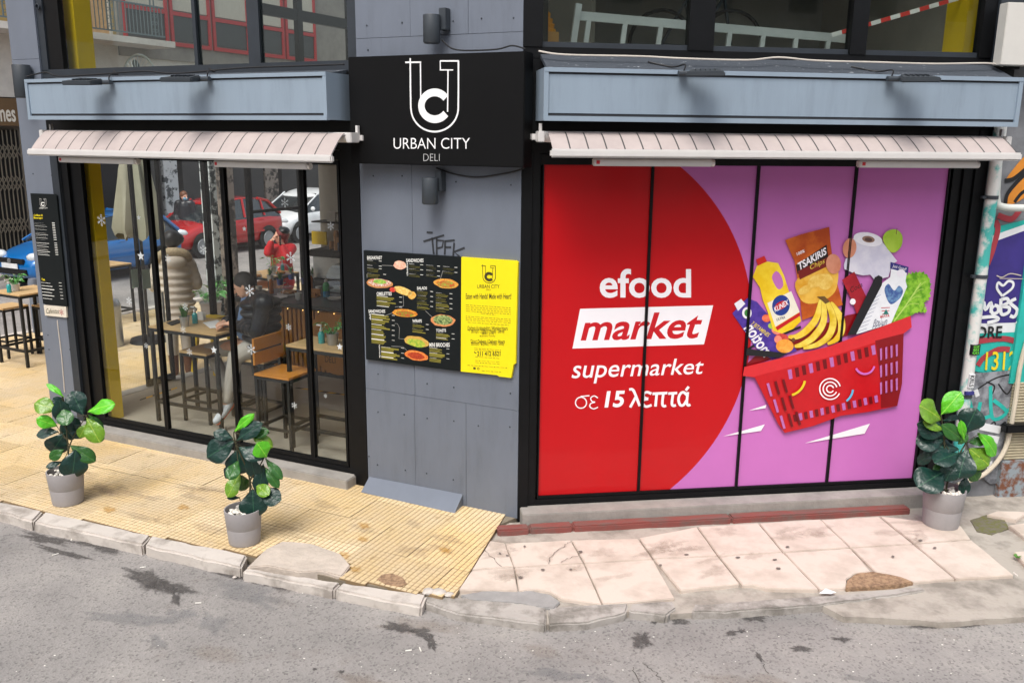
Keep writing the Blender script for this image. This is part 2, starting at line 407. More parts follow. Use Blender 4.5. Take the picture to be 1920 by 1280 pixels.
kq = [(ext(KB[0], KB[1], 1.6), ext(KF[0], KF[1], 1.6), G(80, 957), G(62, 977.5)), (G(83, 958), G(64, 978.5), G(282, 1003), G(268, 1022)), (G(284, 1003.5), G(270, 1022.5), G(463, 1039), G(452, 1064)), (G(460, 1062), G(453.5, 1068), G(640, 1089), G(625, 1102)), (G(642, 1089), G(627, 1102.5), G(800, 1112), G(790, 1135))]
kq.insert(0, (ext(KB[0], KB[1], 3.4), ext(KF[0], KF[1], 3.4), ext(KB[0], KB[1], 1.62), ext(KF[0], KF[1], 1.62)))
for i, (a, b, c, d) in enumerate(kq):
    part(rough([(p.x, p.y) for p in (a, b, d, c)], ROAD_Z-.05, .004-(.012 if i in (4, 5) else 0), .05, .011, .016, i), 'kerb_stone', m_stone, kerb, True)
# side-street kerb
k2 = thing('kerb', 'straight kerb along the side street where the cars are parked', 'kerb', FS, (3, SP, ROAD_Z))
for i in range(14):
    part(MB().box(-1.2+i*1.5, .28+i*1.5, SP+.003, SP+.2, ROAD_Z-.05, .01, .012), 'kerb_stone', m_stone, k2)
# right-hand pavement
def pl(pts, z): return [G(x, y, z) for x, y in pts]
apron = [(925, 985), (905, 1020), (852, 1111), (800, 1113), (796, 1128), (860, 1150), (1026, 1170), (1106, 1164), (1180, 1146), (1250, 1152), (1300, 1148), (1400, 1144), (1538, 1134), (1583, 1156), (1722, 1162), (1761, 1167), (1925, 1156), (2300, 1130), (2300, 860), (1700, 900)]
ap = [(p.x, p.y) for p in pl(apron, SLAB_Z-.03)]
mb = rough(ap, -.3, SLAB_Z-.026, .12, .012, .0, 3)
pav2 = solo(mb, 'pavement', m_conc2, kind='structure', smooth=True); pav2.name = 'pavement'
top = [(919, 1013), (946, 1017), (1070.8, 1011), (1197, 1008), (1307, 987), (1422.4, 980), (1538, 973), (1648, 967), (1802, 985)]
mid = [(883.7, 1068.6), (963.9, 1063), (1094.5, 1054.4), (1225, 1047.5), (1346.9, 1042.5), (1468.4, 1035), (1594.6, 1026), (1713.3, 1018.8), (1821.7, 1010.5)]
bot = [(857, 1106), (972, 1108), (1130, 1131.6), (1266.7, 1121), (1391, 1100), (1536.7, 1105), (1655, 1094), (1792, 1084), (1903, 1078)]
def shrink(P, d):
    c = sum(P, Vector((0, 0, 0)))/len(P); out = []
    for p in P:
        r = (p-c); out.append(p-r.normalized()*d*1.4)
    return out
for k in range(8):
    for a, b in ((top, mid), (mid, bot)):
        q = [a[k], a[k+1], b[k+1], b[k]]
        if b is bot and k == 1: q = [a[1], a[2], b[2], (1055, 1122), (1030, 1108), (1000, 1104), b[1]]
        if b is bot and k == 3: q = [a[3], a[4], (1391, 1094), (1290, 1102), b[3]]; q = [a[3], a[4], (1388, 1095), (1275, 1107)]
        if b is bot and k == 4: q = [a[4], a[5], b[5], (1440, 1104), (1410, 1096), (1391, 1097)]
        if b is bot and k == 5: q = [a[5], a[6], (1634, 1070), (1605, 1074), (1588, 1086), (1586, 1102), b[5]]
        if b is bot and k == 6: q = [a[6], a[7], b[7], (1714, 1091), (1690, 1082), (1655, 1073), (1640, 1070)]
        P = shrink(pl(q, SLAB_Z), .0055); tz = random.uniform(-.003, .004)
        mbb = rough([(p.x, p.y) for p in P], SLAB_Z-.05, SLAB_Z+tz, .06, .0035, .005, k)
        o = part(mbb, 'paving_slab', m_slab, pav2, True)
for q in ([(1890, 985), (1960, 975), (2010, 1010), (1935, 1018)], [(1900, 1035), (1960, 1030), (1990, 1060), (1925, 1062)], [(1905, 975), (1850, 965), (1870, 958), (1930, 960)]):
    P = pl(q, SLAB_Z); part(rough([(p.x, p.y) for p in P], SLAB_Z-.05, SLAB_Z+.006, .08, .004, .006, 9), 'paving_slab', m_slab, pav2, True)
kr = thing('kerb', 'broken worn grey kerb stones beside the pink paving slabs', 'kerb', W, tuple(G(1106, 1160, ROAD_Z)))
for i, q in enumerate(([(797, 1119), (796, 1129), (860, 1151), (1024, 1172), (1026, 1138), (960, 1128), (870, 1121)], [(1029, 1138), (1027, 1172), (1104, 1167), (1174, 1150), (1178, 1132)], [(1182, 1131), (1179, 1147), (1249, 1155), (1270, 1140), (1262, 1127)], [(1300, 1134), (1298, 1149), (1400, 1145), (1538, 1135), (1655, 1120), (1735, 1108), (1730, 1100), (1560, 1115), (1420, 1126)])):
    P = pl(q, SLAB_Z-.02); part(rough([(p.x, p.y) for p in P], ROAD_Z-.05, SLAB_Z-.012, .05, .011, .012, i+20), 'kerb_stone', m_stone_old, kr, True)
# cement patches and loose stones
m_patch = M('cement_patch', (188, 176, 164), .9, scale=7, var=.14, bump=.8, bscale=30)
P = pl(patch, 0); o = solo(rough([(p.x, p.y) for p in P], -.08, .012, .03, .006, .008, 31), 'cement_patch', m_patch, kind='structure', smooth=True)
m_brown = M('brown_gravel_cement', (170, 140, 110), .95, scale=30, c2=(132, 106, 84), thr=(.4, .6), bump=1, bscale=90)
for q, z in (([(1586, 1103), (1588, 1087), (1605, 1075), (1636, 1070), (1690, 1082), (1713, 1091), (1690, 1096), (1640, 1100)], SLAB_Z), ([(705, 1085), (715, 1076), (735, 1074), (757, 1082), (765, 1094), (752, 1101), (720, 1095)], 0.)):
    P = pl(q, z); solo(rough([(p.x, p.y) for p in P], z-.08, z+.004, .03, .005, .006, 33), 'gravel_patch', m_brown, kind='structure', smooth=True)
m_grey_p = M('grey_cement', (150, 148, 146), .9, scale=6, var=.16, bump=.6, bscale=28)
P = pl([(862, 1113), (905, 1106), (960, 1104), (1000, 1106), (1032, 1112), (1050, 1126), (1040, 1138), (960, 1128), (880, 1122)], SLAB_Z); solo(rough([(p.x, p.y) for p in P], SLAB_Z-.08, SLAB_Z-.006, .04, .006, .006, 35), 'cement_patch', m_grey_p, kind='structure', smooth=True)
for i, (x, y, r) in enumerate(((805, 1112, .05), (822, 1113, .055), (842, 1117, .035), (517, 1087, .02), (708, 1088, .018), (440, 1084, .016))):
    p = G(x, y, -.02 if i < 3 else ROAD_Z); m1 = MB(); m1.ball((p.x, p.y, p.z+.012), r, (1, .8, .55), 2, .12)
    solo(m1, 'loose_stone', m_stone, 'chunk of broken stone lying loose at the kerb', 'stone', W, tuple(p), 'loose stones along the kerb', True)
# damp patches on the asphalt
m_damp = M('damp_asphalt', (96, 92, 89), .85, scale=22, c2=(72, 69, 68), thr=(.35, .65), bump=.5, bscale=120)
m_blue = M('worn_asphalt', (132, 132, 134), .9, scale=18, var=.12, bump=.4, bscale=120)
def ragged(m, sc_=26., amax=.9):
    t = m.node_tree; b = t.nodes['Principled BSDF']; N = t.nodes.new; K = t.links.new; at_ = N('ShaderNodeAttribute'); at_.attribute_name = 'rim'; ge = N('ShaderNodeNewGeometry'); n = N('ShaderNodeTexNoise'); n.inputs['Scale'].default_value = sc_; n.inputs['Detail'].default_value = 8; n.inputs['Roughness'].default_value = .75; K(ge.outputs['Position'], n.inputs['Vector'])
    a = N('ShaderNodeMath'); a.operation = 'MULTIPLY_ADD'; a.inputs[1].default_value = 2.4; a.inputs[2].default_value = -1.5; K(n.outputs['Fac'], a.inputs[0]); s_ = N('ShaderNodeMath'); s_.operation = 'ADD'; K(at_.outputs['Fac'], s_.inputs[0]); K(a.outputs[0], s_.inputs[1]); q = N('ShaderNodeMapRange'); q.inputs[1].default_value = .0; q.inputs[2].default_value = .85; q.inputs[4].default_value = amax; K(s_.outputs[0], q.inputs[0]); K(q.outputs[0], b.inputs['Alpha'])
ragged(m_damp, 26., .85); ragged(m_blue, 9., .35)
def blot(cx, cy, rx, ry, ang=0, k=46, amp=.45, mat=None, seed=1, lift=.003, Z=None):
    Z = ROAD_Z if Z is None else Z
    """irregular stain given by its centre and half-axes in picture pixels"""
    pts = []
    for i in range(k):
        a = 2*math.pi*i/k; r = 1+amp*(noise.noise((math.cos(a)*1.6+seed*5.3, math.sin(a)*1.6, seed))*1.6+noise.noise((math.cos(a)*6+seed, math.sin(a)*6, 3.))*.7)
        x, y = rx*r*math.cos(a), ry*r*math.sin(a); ca, sa = math.cos(ang), math.sin(ang)
        pts.append(G(cx+x*ca-y*sa, cy+x*sa+y*ca, Z+lift))
    c = G(cx, cy, Z+lift); m1 = MB(); m1.add([c]+[c.lerp(q, .55) for q in pts]+[c.lerp(q, 1.15) for q in pts], [(0, 1+i, 1+(i+1) % k) for i in range(k)]+[(1+i, 1+k+i, 1+k+(i+1) % k, 1+(i+1) % k) for i in range(k)])
    o = solo(m1, 'damp_patch', mat or m_damp, kind='structure'); at_ = o.data.color_attributes.new('rim', 'FLOAT_COLOR', 'POINT')
    for i in range(len(o.data.vertices)): v_ = 1. if i <= k else 0.; at_.data[i].color = (v_, v_, v_, 1)
for i, a in enumerate(((85, 1010, 55, 9, .2), (120, 1036, 60, 6, .25), (190, 1022, 60, 13, .2), (310, 1036, 45, 7, .2), (285, 1088, 60, 20, .3), (325, 1102, 50, 12, .1), (330, 1122, 12, 12, .3), (520, 1093, 40, 11, .2), (600, 1112, 80, 7, .2), (440, 1078, 50, 9, .25), (745, 1175, 32, 11, .15), (790, 1185, 28, 9, .1), (808, 1204, 20, 10, .9), (1204, 1198, 24, 17, .2), (1416, 1157, 26, 9, .1), (1275, 1164, 22, 6, .1), (1228, 1164, 9, 6, 0), (1424, 1230, 13, 6, .9), (1780, 1172, 90, 5, -.05), (1870, 1136, 18, 6, .3), (1580, 1198, 18, 5, .1), (1500, 1215, 24, 6, .1), (1370, 1186, 12, 5, 0), (1390, 1182, 10, 4, 0), (590, 1254, 6, 3, 0), (640, 1258, 7, 3, 0))):
    blot(*a[:4], a[4], seed=i+1, lift=.003+.0006*(i % 4))
blot(398, 1165, 34, 20, .2, mat=m_blue, seed=51, lift=.002); blot(295, 1205, 28, 12, .3, mat=m_blue, seed=52, lift=.002)
m_lit = M('litter_pale', (226, 222, 214), .8)
lit = MB()
for i in range(90):
    x = random.uniform(0, 1920); y = (random.gauss(1.0, .012)*(985+min(x, 800)*.2) if i % 2 and x < 800 else random.uniform(1175, 1278))
    if y < 975+min(x, 800)*.2: y += 60
    p = G(x, y, ROAD_Z); r = random.uniform(.002, .0055); lit.ball((p.x, p.y, p.z+r*.4), r, (1.5, .8, .5), 0, .2)
solo(lit, 'street_grit', m_lit, kind='stuff')
for x, y, l, a in ((135, 1011, .05, 1.8), (104, 1040, .045, .8), (372, 1131, .04, .1), (788, 1218, .045, 1.9), (766, 1220, .04, .2), (268, 1064, .04, .3), (1904, 1077, .05, 1.6)):
    z = ROAD_Z if y > 1090 or x < 400 else SLAB_Z; p = G(x, y, z); m1 = MB(); d = Vector((math.cos(a), math.sin(a), 0))*l/2; q = p+Vector((0, 0, .006)); m1.tube([q-d, q+d], .0045, 6)
    solo(m1, 'cigarette_butt', m_lit, 'pale cigarette butt dropped on the street', 'litter', W, tuple(p), 'cigarette butts on the street')
p = G(1553, 1111, SLAB_Z); m1 = MB(); a = [G(1536, 1112, SLAB_Z), G(1548, 1106, SLAB_Z), G(1568, 1110, SLAB_Z), G(1558, 1116, SLAB_Z)]
m1.add([q+Vector((0, 0, .003+.012*(i % 2))) for i, q in enumerate(a)]+[q+Vector((0, 0, .0015+.012*(i % 2))) for i, q in enumerate(a)], [(0, 1, 2, 3), (7, 6, 5, 4), (0, 4, 5, 1), (1, 5, 6, 2), (2, 6, 7, 3), (3, 7, 4, 0)])
solo(m1, 'paper_scrap', M('paper', (236, 236, 238), .8, var=.03), 'crumpled white paper scrap on the worn kerb', 'litter', W, tuple(p))
m_weed = M('weed_green', (74, 124, 44), .6, var=.25, scale=30)
for x, y, n_ in ((424, 1063, 16), (345, 1048, 6), (678, 1121, 5), (1905, 1045, 10)):
    p = G(x, y, ROAD_Z if x < 1000 else SLAB_Z); m1 = MB()
    for k in range(n_):
        a = random.uniform(0, 6.28); l = random.uniform(.02, .05); d = Vector((math.cos(a), math.sin(a), random.uniform(.3, 1))).normalized(); s_ = Vector((-d.y, d.x, 0))*.009
        m1.add([p, p+d*l*.5+s_, p+d*l, p+d*l*.5-s_], [(0, 1, 2, 3)])
    solo(m1, 'weed', m_weed, 'small green weed sprouting from a crack at the kerb', 'weed', W, tuple(p), 'weeds along the kerb')
m_moss = M('moss', (104, 104, 56), .95, scale=26, c2=(110, 104, 92), thr=(.42, .6), bump=.8)
P = pl([(1820, 975), (1850, 965), (1882, 972), (1892, 990), (1860, 1002), (1832, 996)], SLAB_Z-.02); solo(rough([(q.x, q.y) for q in P], SLAB_Z-.06, SLAB_Z-.018, .04, .006, 0, 41), 'moss_patch', m_moss, kind='structure', smooth=True)

# hairline cracks in the asphalt and the slabs
m_crack = M('crack_dirt', (70, 64, 58), .95, var=.2, scale=30)
def crack(pts, z, wd=.006, seed=0):
    P = smooth_path([G(x, y, z) for x, y in pts], 8); rr = random.Random(seed); L_, R_ = [], []
    for i, p in enumerate(P):
        d = (P[min(i+1, len(P)-1)]-P[max(0, i-1)]).normalized(); q = Vector((-d.y, d.x, 0)); p = p+q*rr.gauss(0, .006); w_ = wd*rr.uniform(.3, 1.2); L_.append(p+q*w_/2); R_.append(p-q*w_/2)
    n = len(P); m1 = MB(); m1.add(L_+R_, [(i, i+1, n+i+1, n+i) for i in range(n-1)]); solo(m1, 'crack', m_crack, kind='structure')
for i, (pts, z) in enumerate((([(1205, 1240), (1230, 1262), (1245, 1280)], ROAD_Z+.004), ([(1185, 1250), (1200, 1280)], ROAD_Z+.004), ([(1430, 1240), (1440, 1262)], ROAD_Z+.004), ([(1030, 1056), (1034, 1040), (1058, 1022), (1070, 1014)], SLAB_Z+.0065), ([(1052, 1054), (1065, 1046), (1088, 1040)], SLAB_Z+.0065), ([(910, 1030), (940, 1062)], SLAB_Z+.0065), ([(150, 868), (250, 890), (330, 906), (420, 922)], .0035), ([(1545, 1138), (1600, 1150), (1720, 1165), (1920, 1158)], ROAD_Z+.02))):
    crack(pts, z, .005, i)

# dirt marks trodden into slabs, tiles and gutter
m_dirt = M('trodden_dirt', (150, 132, 116), .95, var=.15, scale=20); ragged(m_dirt, 18., .2); m_gum = M('gum_mark', (112, 104, 98), .9); m_ochre = M('ochre_mark', (196, 146, 50), .8); ragged(m_ochre, 40., .45)
rr = random.Random(12)
for i in range(26):
    x = rr.uniform(930, 1790); t0 = 1012-(x-920)*.055; blot(x, rr.uniform(t0+6, t0+85), rr.uniform(12, 50), rr.uniform(4, 13), rr.uniform(-.3, .1), 24, .5, m_dirt, 100+i, .0075+.0004*(i % 5), SLAB_Z)
for i in range(24):
    x = rr.uniform(20, 860); y0 = 850+x*.13; blot(x, rr.uniform(y0, y0+90), rr.uniform(10, 60), rr.uniform(4, 13), rr.uniform(0, .3), 24, .5, m_dirt, 140+i, .0035+.0004*(i % 5), 0.)
for i, (x, y) in enumerate(((683, 985), (680, 1010), (645, 1040), (668, 1066), (834, 1030), (205, 955), (345, 950))): blot(x, y, 14, 6, .2, 20, .4, m_ochre, 170+i, .0062, 0.)
for i in range(16): x = rr.uniform(930, 1790); t0 = 1012-(x-920)*.055; blot(x, rr.uniform(t0+6, t0+85), rr.uniform(2, 4), rr.uniform(1, 2), 0, 12, .3, m_gum, 180+i, .01, SLAB_Z)
for i in range(14): x = rr.uniform(20, 1880); blot(x, min(1275, 1010+min(x, 800)*.17+rr.uniform(10, 190)), rr.uniform(20, 110), rr.uniform(5, 22), rr.uniform(0, .3), 30, .5, m_dirt if i % 2 else m_blue, 200+i, .0022, None)
# ================================================================ THE CORNER BUILDING
m_panel = M('grey_cladding', (108, 115, 127), .5, scale=2.2, var=.07, bump=.08, bscale=9, stretch=(1.5, 1, .7))
m_fascia = M('fascia_grey', (138, 153, 167), .42, scale=3, var=.05, stretch=(2.5, 1, .35))
m_fasciad = M('fascia_groove', (46, 48, 52), .6)
m_black = M('black_frame', (12, 13, 15), .45, spec=.25, scale=9, var=.25)
m_anth = M('anthracite_frame', (42, 48, 55), .5, var=.15)
m_dark = M('dark_interior', (58, 56, 54), .9, var=.2, scale=2)
m_white = M('white_metal', (206, 203, 200), .4, var=.04)
m_yel = M('yellow_paint', (222, 186, 14), .55, var=.08, scale=3)
m_lampm = M('lamp_grey', (54, 60, 66), .5, var=.1)
m_cable = M('black_cable', (26, 26, 28), .6); m_cablew = M('pale_cable', (196, 188, 178), .6)
m_glass = glass('clear_glass'); m_glass_up = glass('upper_glass', (236, 240, 238))
XL0, XL1 = -5.62, FL.at(146, 795).x                # left pillar
XG0, XG1 = FL.at(199, 796, .05).x, FL.at(657, 888, .05).x
XP0 = FL.at(691, 914).x                            # corner pillar
ZF1, ZF0 = FL.at(330, 142, -.32).z, FL.at(330, 225, -.32).z
XF0, XF1 = FL.at(52, 190, -.32).x, FL.at(613, 180, -.32).x
ZW_L = FL.at(400, 131, .02).z; ZW_R = FR.at(1400, 103, .02).z
ZTOP = 5.6
RX1 = FR.at(1706, 912, .05).x; RF1 = FR.at(1912, 190, -.34).x; RF0 = FR.at(1020, 180, -.34).x
print('dims', XL1, XG0, XG1, XP0, 'fascia', ZF0, ZF1, XF0, XF1, 'win', ZW_L, ZW_R, 'R', RX1, RF0, RF1)

# --- corner pillar
cp = thing('corner_pillar', 'wide blue grey clad corner pillar carrying the black sign and menu board', 'pillar', FL, (-.7, 0, 0))
part(MB().box(XP0+.01, -.01, .022, .5, -.2, ZTOP), 'core', m_dark, cp)
def lx(px, py): return FL.at(px, py).x
def lz(px, py): return FL.at(px, py).z
zA = lz(830, 749); zB = lz(830, 66)
s1, s2 = lx(778, 820), lx(874, 850)
pan = [(XP0, s1, -.02, zA), (s1, s2, -.02, zA), (s2, 0, -.02, zA)]
s3 = lx(773, 400); pan += [(XP0, s3, zA, 3.3), (s3, 0, zA, 3.3), (XP0, 0, 3.3, zB)]
s4, s5 = lx(769, 30), lx(878, 30); pan += [(XP0, s4, zB, ZTOP), (s4, s5, zB, ZTOP), (s5, 0, zB, ZTOP)]
g = .0016
for a, b, c, d in pan: part(MB().box(a+g, b-g, random.uniform(-.0015, .0005), .02, c+g, d-g), 'cladding_panel', m_panel, cp)
for px, py in ((709, 701), (801, 719), (851, 726), (957, 737), (709, 772), (758, 777), (801, 784), (851, 789), (897, 798), (956, 800), (708, 871), (760, 881), (800, 887), (850, 899), (700, 312+18), (754, 330), (855, 341), (958, 347), (690, 94), (688, 48), (754, 43), (850, 40), (903, 35), (963, 34), (692, 915-60)):
    p = FL.at(px, py); m1 = MB(); m1.lathe([(.007, 0), (.006, -.003), (.002, -.005)], (p.x, -.0015, p.z), 8, True, 'y'); part(m1, 'rivet', m_anth, cp)
rx0, rx1 = lx(693, 900), FL.at(868, 932).x
m1 = MB(); m1.add([(rx0, -.003, lz(693, 893)), (rx1, -.003, lz(868, 926)), (rx1+.01, -.17, .0), (rx0, -.14, .0), (rx0, -.003, 0), (rx1, -.003, 0)], [(0, 1, 2, 3), (3, 2, 5, 4), (0, 3, 4), (1, 5, 2), (0, 4, 5, 1)])
part(m1, 'sloping_skirting_board', m_panel, cp)
# graffiti scrawl on the pillar
m_scr = M('black_spray', (44, 46, 50), .8)
m1 = MB()
def cw(x, y): p = FL.at(670+x/2.133, 380+y/2.133); return (p.x, p.z)
for s_ in ([(265, 155), (348, 130)], [(278, 118), (302, 120)], [(300, 140), (306, 205)], [(318, 140), (318, 208)], [(318, 150), (345, 152), (340, 178), (320, 182)], [(352, 150), (350, 208)], [(352, 154), (390, 150)], [(352, 178), (376, 178)], [(388, 160), (384, 212)], [(430, 180), (388, 196), (410, 216)]):
    stroke(m1, [cw(*q) for q in s_], .016, -.0035)
part(m1, 'graffiti_scrawl', m_scr, cp)
# --- left pillar
lp = thing('end_pillar', 'narrow blue grey clad pillar with the tall drinks menu at the side street corner', 'pillar', FL, (XL0, 0, 0))
part(MB().box(XL0+.01, XL1-.003, .022, .3, -.2, ZTOP), 'core', m_panel, lp)
zs = lz(60, 111)
part(MB().box(XL0, XL1, 0, .02, -.02, zs-.0015), 'cladding_panel', m_panel, lp); part(MB().box(XL0, XL1, 0, .02, zs+.0015, ZTOP), 'cladding_panel', m_panel, lp)
for px, py in ((75, 640), (90, 628), (130, 631), (92, 655), (131, 655), (60, 326), (97, 329), (74, 88)):
    p = FL.at(max(px, 62 if py > 300 else 40), py); m1 = MB(); m1.lathe([(.008, 0), (.006, -.003), (.002, -.005)], (p.x, -.0005, p.z), 8, True, 'y'); part(m1, 'rivet', m_anth, lp)
p = FL.at(71, 13); m1 = MB(); m1.lathe([(.03, 0), (.03, -.01), (.022, -.012), (.02, .0)], (p.x, 0, p.z), 14, True, 'y'); part(m1, 'cable_outlet', m_anth, lp)
a, b = FL.at(108, 600), FL.at(122, 735); m1 = MB(); m1.tube([(a.x, -.004, a.z), ((a.x+b.x)/2+.012, -.005, (a.z+b.z)/2), (b.x, -.004, max(.02, b.z))], .006, 6); part(m1, 'cable', m_cablew, lp)
# --- building shell
bld = thing('corner_building', 'grey corner building housing the glazed deli on its ground floor', 'building', FL, (-3, 2, 0))
LY, RY = 4.6, 5.0
def L2(p): return FL.loc(p)
sfar = L2(FS.w((5.05, 0, 0))); s0 = L2(FS.w((.12, 0, 0)))
room = [(s0.x, .12), (-.05, .12), (-.05, LY), (sfar.x, LY)]
m_floor = M('deli_floor', (158, 150, 138), .55, scale=3, var=.14, bump=.1)
m_ceil = M('ceiling_white', (206, 204, 200), .9, var=.1)
m_wallb = M('interior_wall', (150, 144, 134), .85, var=.12, scale=2)
mb = MB(); mb.prism(room, -.1, .085); part(mb, 'shop_floor', m_floor, bld)
mb = MB(); mb.prism([(XL0+.05, .1), (0, .1), (0, LY+.2), (sfar.x-.1, LY+.2)], 2.98, ZF1-.06); part(mb, 'ceiling_slab', m_ceil, bld)
mb = MB(); mb.prism([(XL0+.05, .1), (0, .1), (0, LY+.2), (sfar.x-.1, LY+.2)], ZTOP-.05, ZTOP+.3); part(mb, 'roof_slab', m_ceil, bld)
part(MB().box(sfar.x-.05, -.05, LY, LY+.15, -.1, 2.98), 'back_wall', m_wallb, bld)
part(MB().box(-.2, -.05, .5, LY, -.1, 2.98), 'party_wall', m_wallb, bld)
part(MB().box(-1.55, -.05, 1.6, 1.7, ZF1-.06, ZTOP-.05), 'upper_wall', m_wallb, bld)
part(MB().box(sfar.x+1.3, -.05, LY, LY+.15, ZF1-.06, ZTOP-.05), 'upper_back_wall', m_wallb, bld)
part(MB().box(-1.6, XP0+.012, .03, .12, 0, 2.98), 'jamb', m_black, bld)
bR = thing('right_wing', 'right hand wing of the corner building behind the advertising posters', 'building', FR, (2, .5, 0))
part(MB().box(.02, RX1+.5, .12, .2, -.2, 3.4), 'inner_wall', m_dark, bR)
part(MB().box(.0, RX1+.6, .1, RY, 3.3, ZF1-.06), 'floor_slab', m_ceil, bR)
part(MB().box(.0, RX1+.6, .1, RY, ZTOP-.05, ZTOP+.3), 'roof_slab', m_ceil, bR)
part(MB().box(.0, RX1+.6, RY-1.6, RY-1.4, ZF1-.06, ZTOP-.05), 'upper_back_wall', M('grey_plaster', (156, 154, 150), .9, var=.15, scale=1.5), bR)
part(MB().box(RX1+.45, RX1+.6, .12, RY-1.6, ZF1-.06, ZTOP-.05), 'end_wall', m_wallb, bR)
part(MB().box(.3, RX1+.4, 2.2, 2.5, 4.85, ZTOP-.06), 'ceiling_beam', m_wallb, bR)
part(MB().box(FR.at(1800, 30, .6).x, FR.at(1838, 30, .6).x, .5, .8, ZF1-.06, ZTOP-.05), 'yellow_column', m_yel, bR)

# --- glazing
def frame_bars(mb, xs, z0, z1, y, w=.035, d=.05):
    for x in xs: mb.box(x-w/2, x+w/2, y-d/2, y+d/2, z0, z1)
sf = thing('glazed_shop_front', 'clear glass folding shop front of the deli in thin black frames', 'shop front', FL, ((XG0+XG1)/2, .05, .085))
xm = [XG0, FL.at(317, 819, .05).x, (FL.at(426, 400, .05).x+FL.at(444, 780, .05).x)/2, (FL.at(573, 400, .05).x+FL.at(588, 872, .05).x)/2, XG1]
part(MB().box(XG0-.02, XG1+.02, .022, .078, .086, .135), 'bottom_rail', m_black, sf)
part(MB().box(XG0-.02, XG1+.02, .022, .078, 2.9, 2.98), 'top_rail', m_black, sf)
for i in range(4):
    mb = MB(); a, b = xm[i], xm[i+1]
    for x in (a+.013, b-.013): mb.box(x-.011, x+.011, .028, .072, .137, 2.898)
    mb.box(a+.024, b-.024, .03, .07, .137, .17); mb.box(a+.024, b-.024, .03, .07, 2.86, 2.898)
    fo_ = part(mb, 'leaf_frame', m_black, sf)
    part(MB().box(a+.024, b-.024, .048, .054, .17, 2.86), 'glass_pane', m_glass, fo_)
for i, (a, b) in enumerate(((XL1+.003, XL1+.10), (XL1+.104, XL1+.2), (XL1+.204, XG0-.022))):
    part(MB().box(a, b, .0+.03*i, .1, -.02, 3.2), 'jamb', [m_anth, m_black, m_black][i], sf)
for i, (a, b) in enumerate(((XG1+.022, XG1+.075), (XG1+.08, XP0-.003))): part(MB().box(a, b, .02*(1-i)-.005, .1, -.01, 3.2), 'jamb', m_black, sf)
part(MB().box(XL1+.01, XG1+.1, -.15, .02, -.05, .085, .008), 'threshold', m_conc, sf)
m_snow = M('snow_sticker', (206, 212, 214), .7, var=.03)
def flake(mb, cx, cz, r, y, star):
    if star:
        mb.add([(cx, y, cz)]+[(cx+math.sin(k*math.pi/5)*(r if k % 2 == 0 else r*.45), y, cz+math.cos(k*math.pi/5)*(r if k % 2 == 0 else r*.45)) for k in range(10)], [(0, 1+k, 1+(k+1) % 10) for k in range(10)])
    else:
        for k in range(6):
            a = k*math.pi/3; d = Vector((math.sin(a), math.cos(a))); c = Vector((cx, cz)); stroke(mb, [c, c+d*r], r*.1, y)
            for t in (.45, .72):
                for sg in (-1, 1):
                    e = Vector((math.sin(a+sg*.9), math.cos(a+sg*.9))); stroke(mb, [c+d*r*t, c+d*r*t+e*r*.26], r*.08, y-.0004)
for px, py, r, st in ((190, 413, 12, 0), (260, 408, 6, 1), (264, 480, 10, 1), (458, 429, 6, 1), (620, 424, 10, 0), (545, 483, 13, 0), (468, 545, 13, 0), (347, 575, 8, 0), (401, 656, 9, 1), (471, 655, 12, 0), (541, 613, 8, 0), (552, 760, 8, 0), (637, 650, 9, 1), (315, 485, 9, 0), (343, 618, 8, 0), (355, 660, 8, 0), (274, 648, 6, 0), (610, 742, 5, 0), (534, 380, 11, 0), (381, 468, 10, 0), (242, 564, 8, 0)):
    p = FL.at(px, py, .046); q = FL.at(px+r, py, .046); m1 = MB(); flake(m1, p.x, p.z, abs(q.x-p.x)*.68, .0465, st); part(m1, 'star_sticker' if st else 'snowflake_sticker', m_snow, sf)
# upper windows
uw = thing('upper_window_band', 'first floor window band above the deli with grey mullions', 'window', FL, ((XG0+XG1)/2, .05, ZW_L))
ux = [(130, 366), (372, 468), (490, 655)]
part(MB().box(XL1+.003, XL1+.09, .02, .1, ZW_L, ZTOP), 'mullion', m_anth, uw); part(MB().box(XL1+.092, FL.at(116, 70, .05).x, .035, .1, ZW_L, ZTOP), 'mullion', m_black, uw)
part(MB().box(XL1, XP0-.004, .02, .08, ZW_L-.04, ZW_L+.045), 'sill_rail', m_anth, uw)
for i, (a, b) in enumerate(ux):
    xa, xb = FL.at(a, 70, .05).x, FL.at(b, 70, .05).x
    if i == 0: xa = FL.at(122, 70, .05).x
    nx_ = FL.at(ux[i+1][0], 70, .05).x if i < 2 else XP0-.003
    part(MB().box(xb, nx_, .025, .085, ZW_L+.045, ZTOP), 'mullion', m_anth, uw); part(MB().box(xa, xb, .05, .056, ZW_L+.045, ZTOP), 'pane', m_glass_up, uw)
ur = thing('upper_window_band', 'first floor window band above the posters in wide black frames', 'window', FR, (2, .05, ZW_R))
part(MB().box(.0, RX1+.5, .01, .08, ZW_R-.06, ZW_R+.02), 'sill_rail', m_black, ur)
pr = [(1016, 1289), (1336, 1592), (1622, 1835)]; prev = 0.
for i, (a, b) in enumerate(pr):
    xa, xb = FR.at(a, 50, .05).x, FR.at(b, 50, .05).x
    part(MB().box(prev, xa, .0, .09, ZW_R+.02, ZTOP), 'mullion', m_black, ur); part(MB().box(xa, xb, .03, .07, ZW_R+.02, ZW_R+.06), 'bottom_frame', m_anth, ur)
    part(MB().box(xa, xb, .047, .053, ZW_R+.06, ZTOP), 'pane', m_glass_up, ur); prev = xb
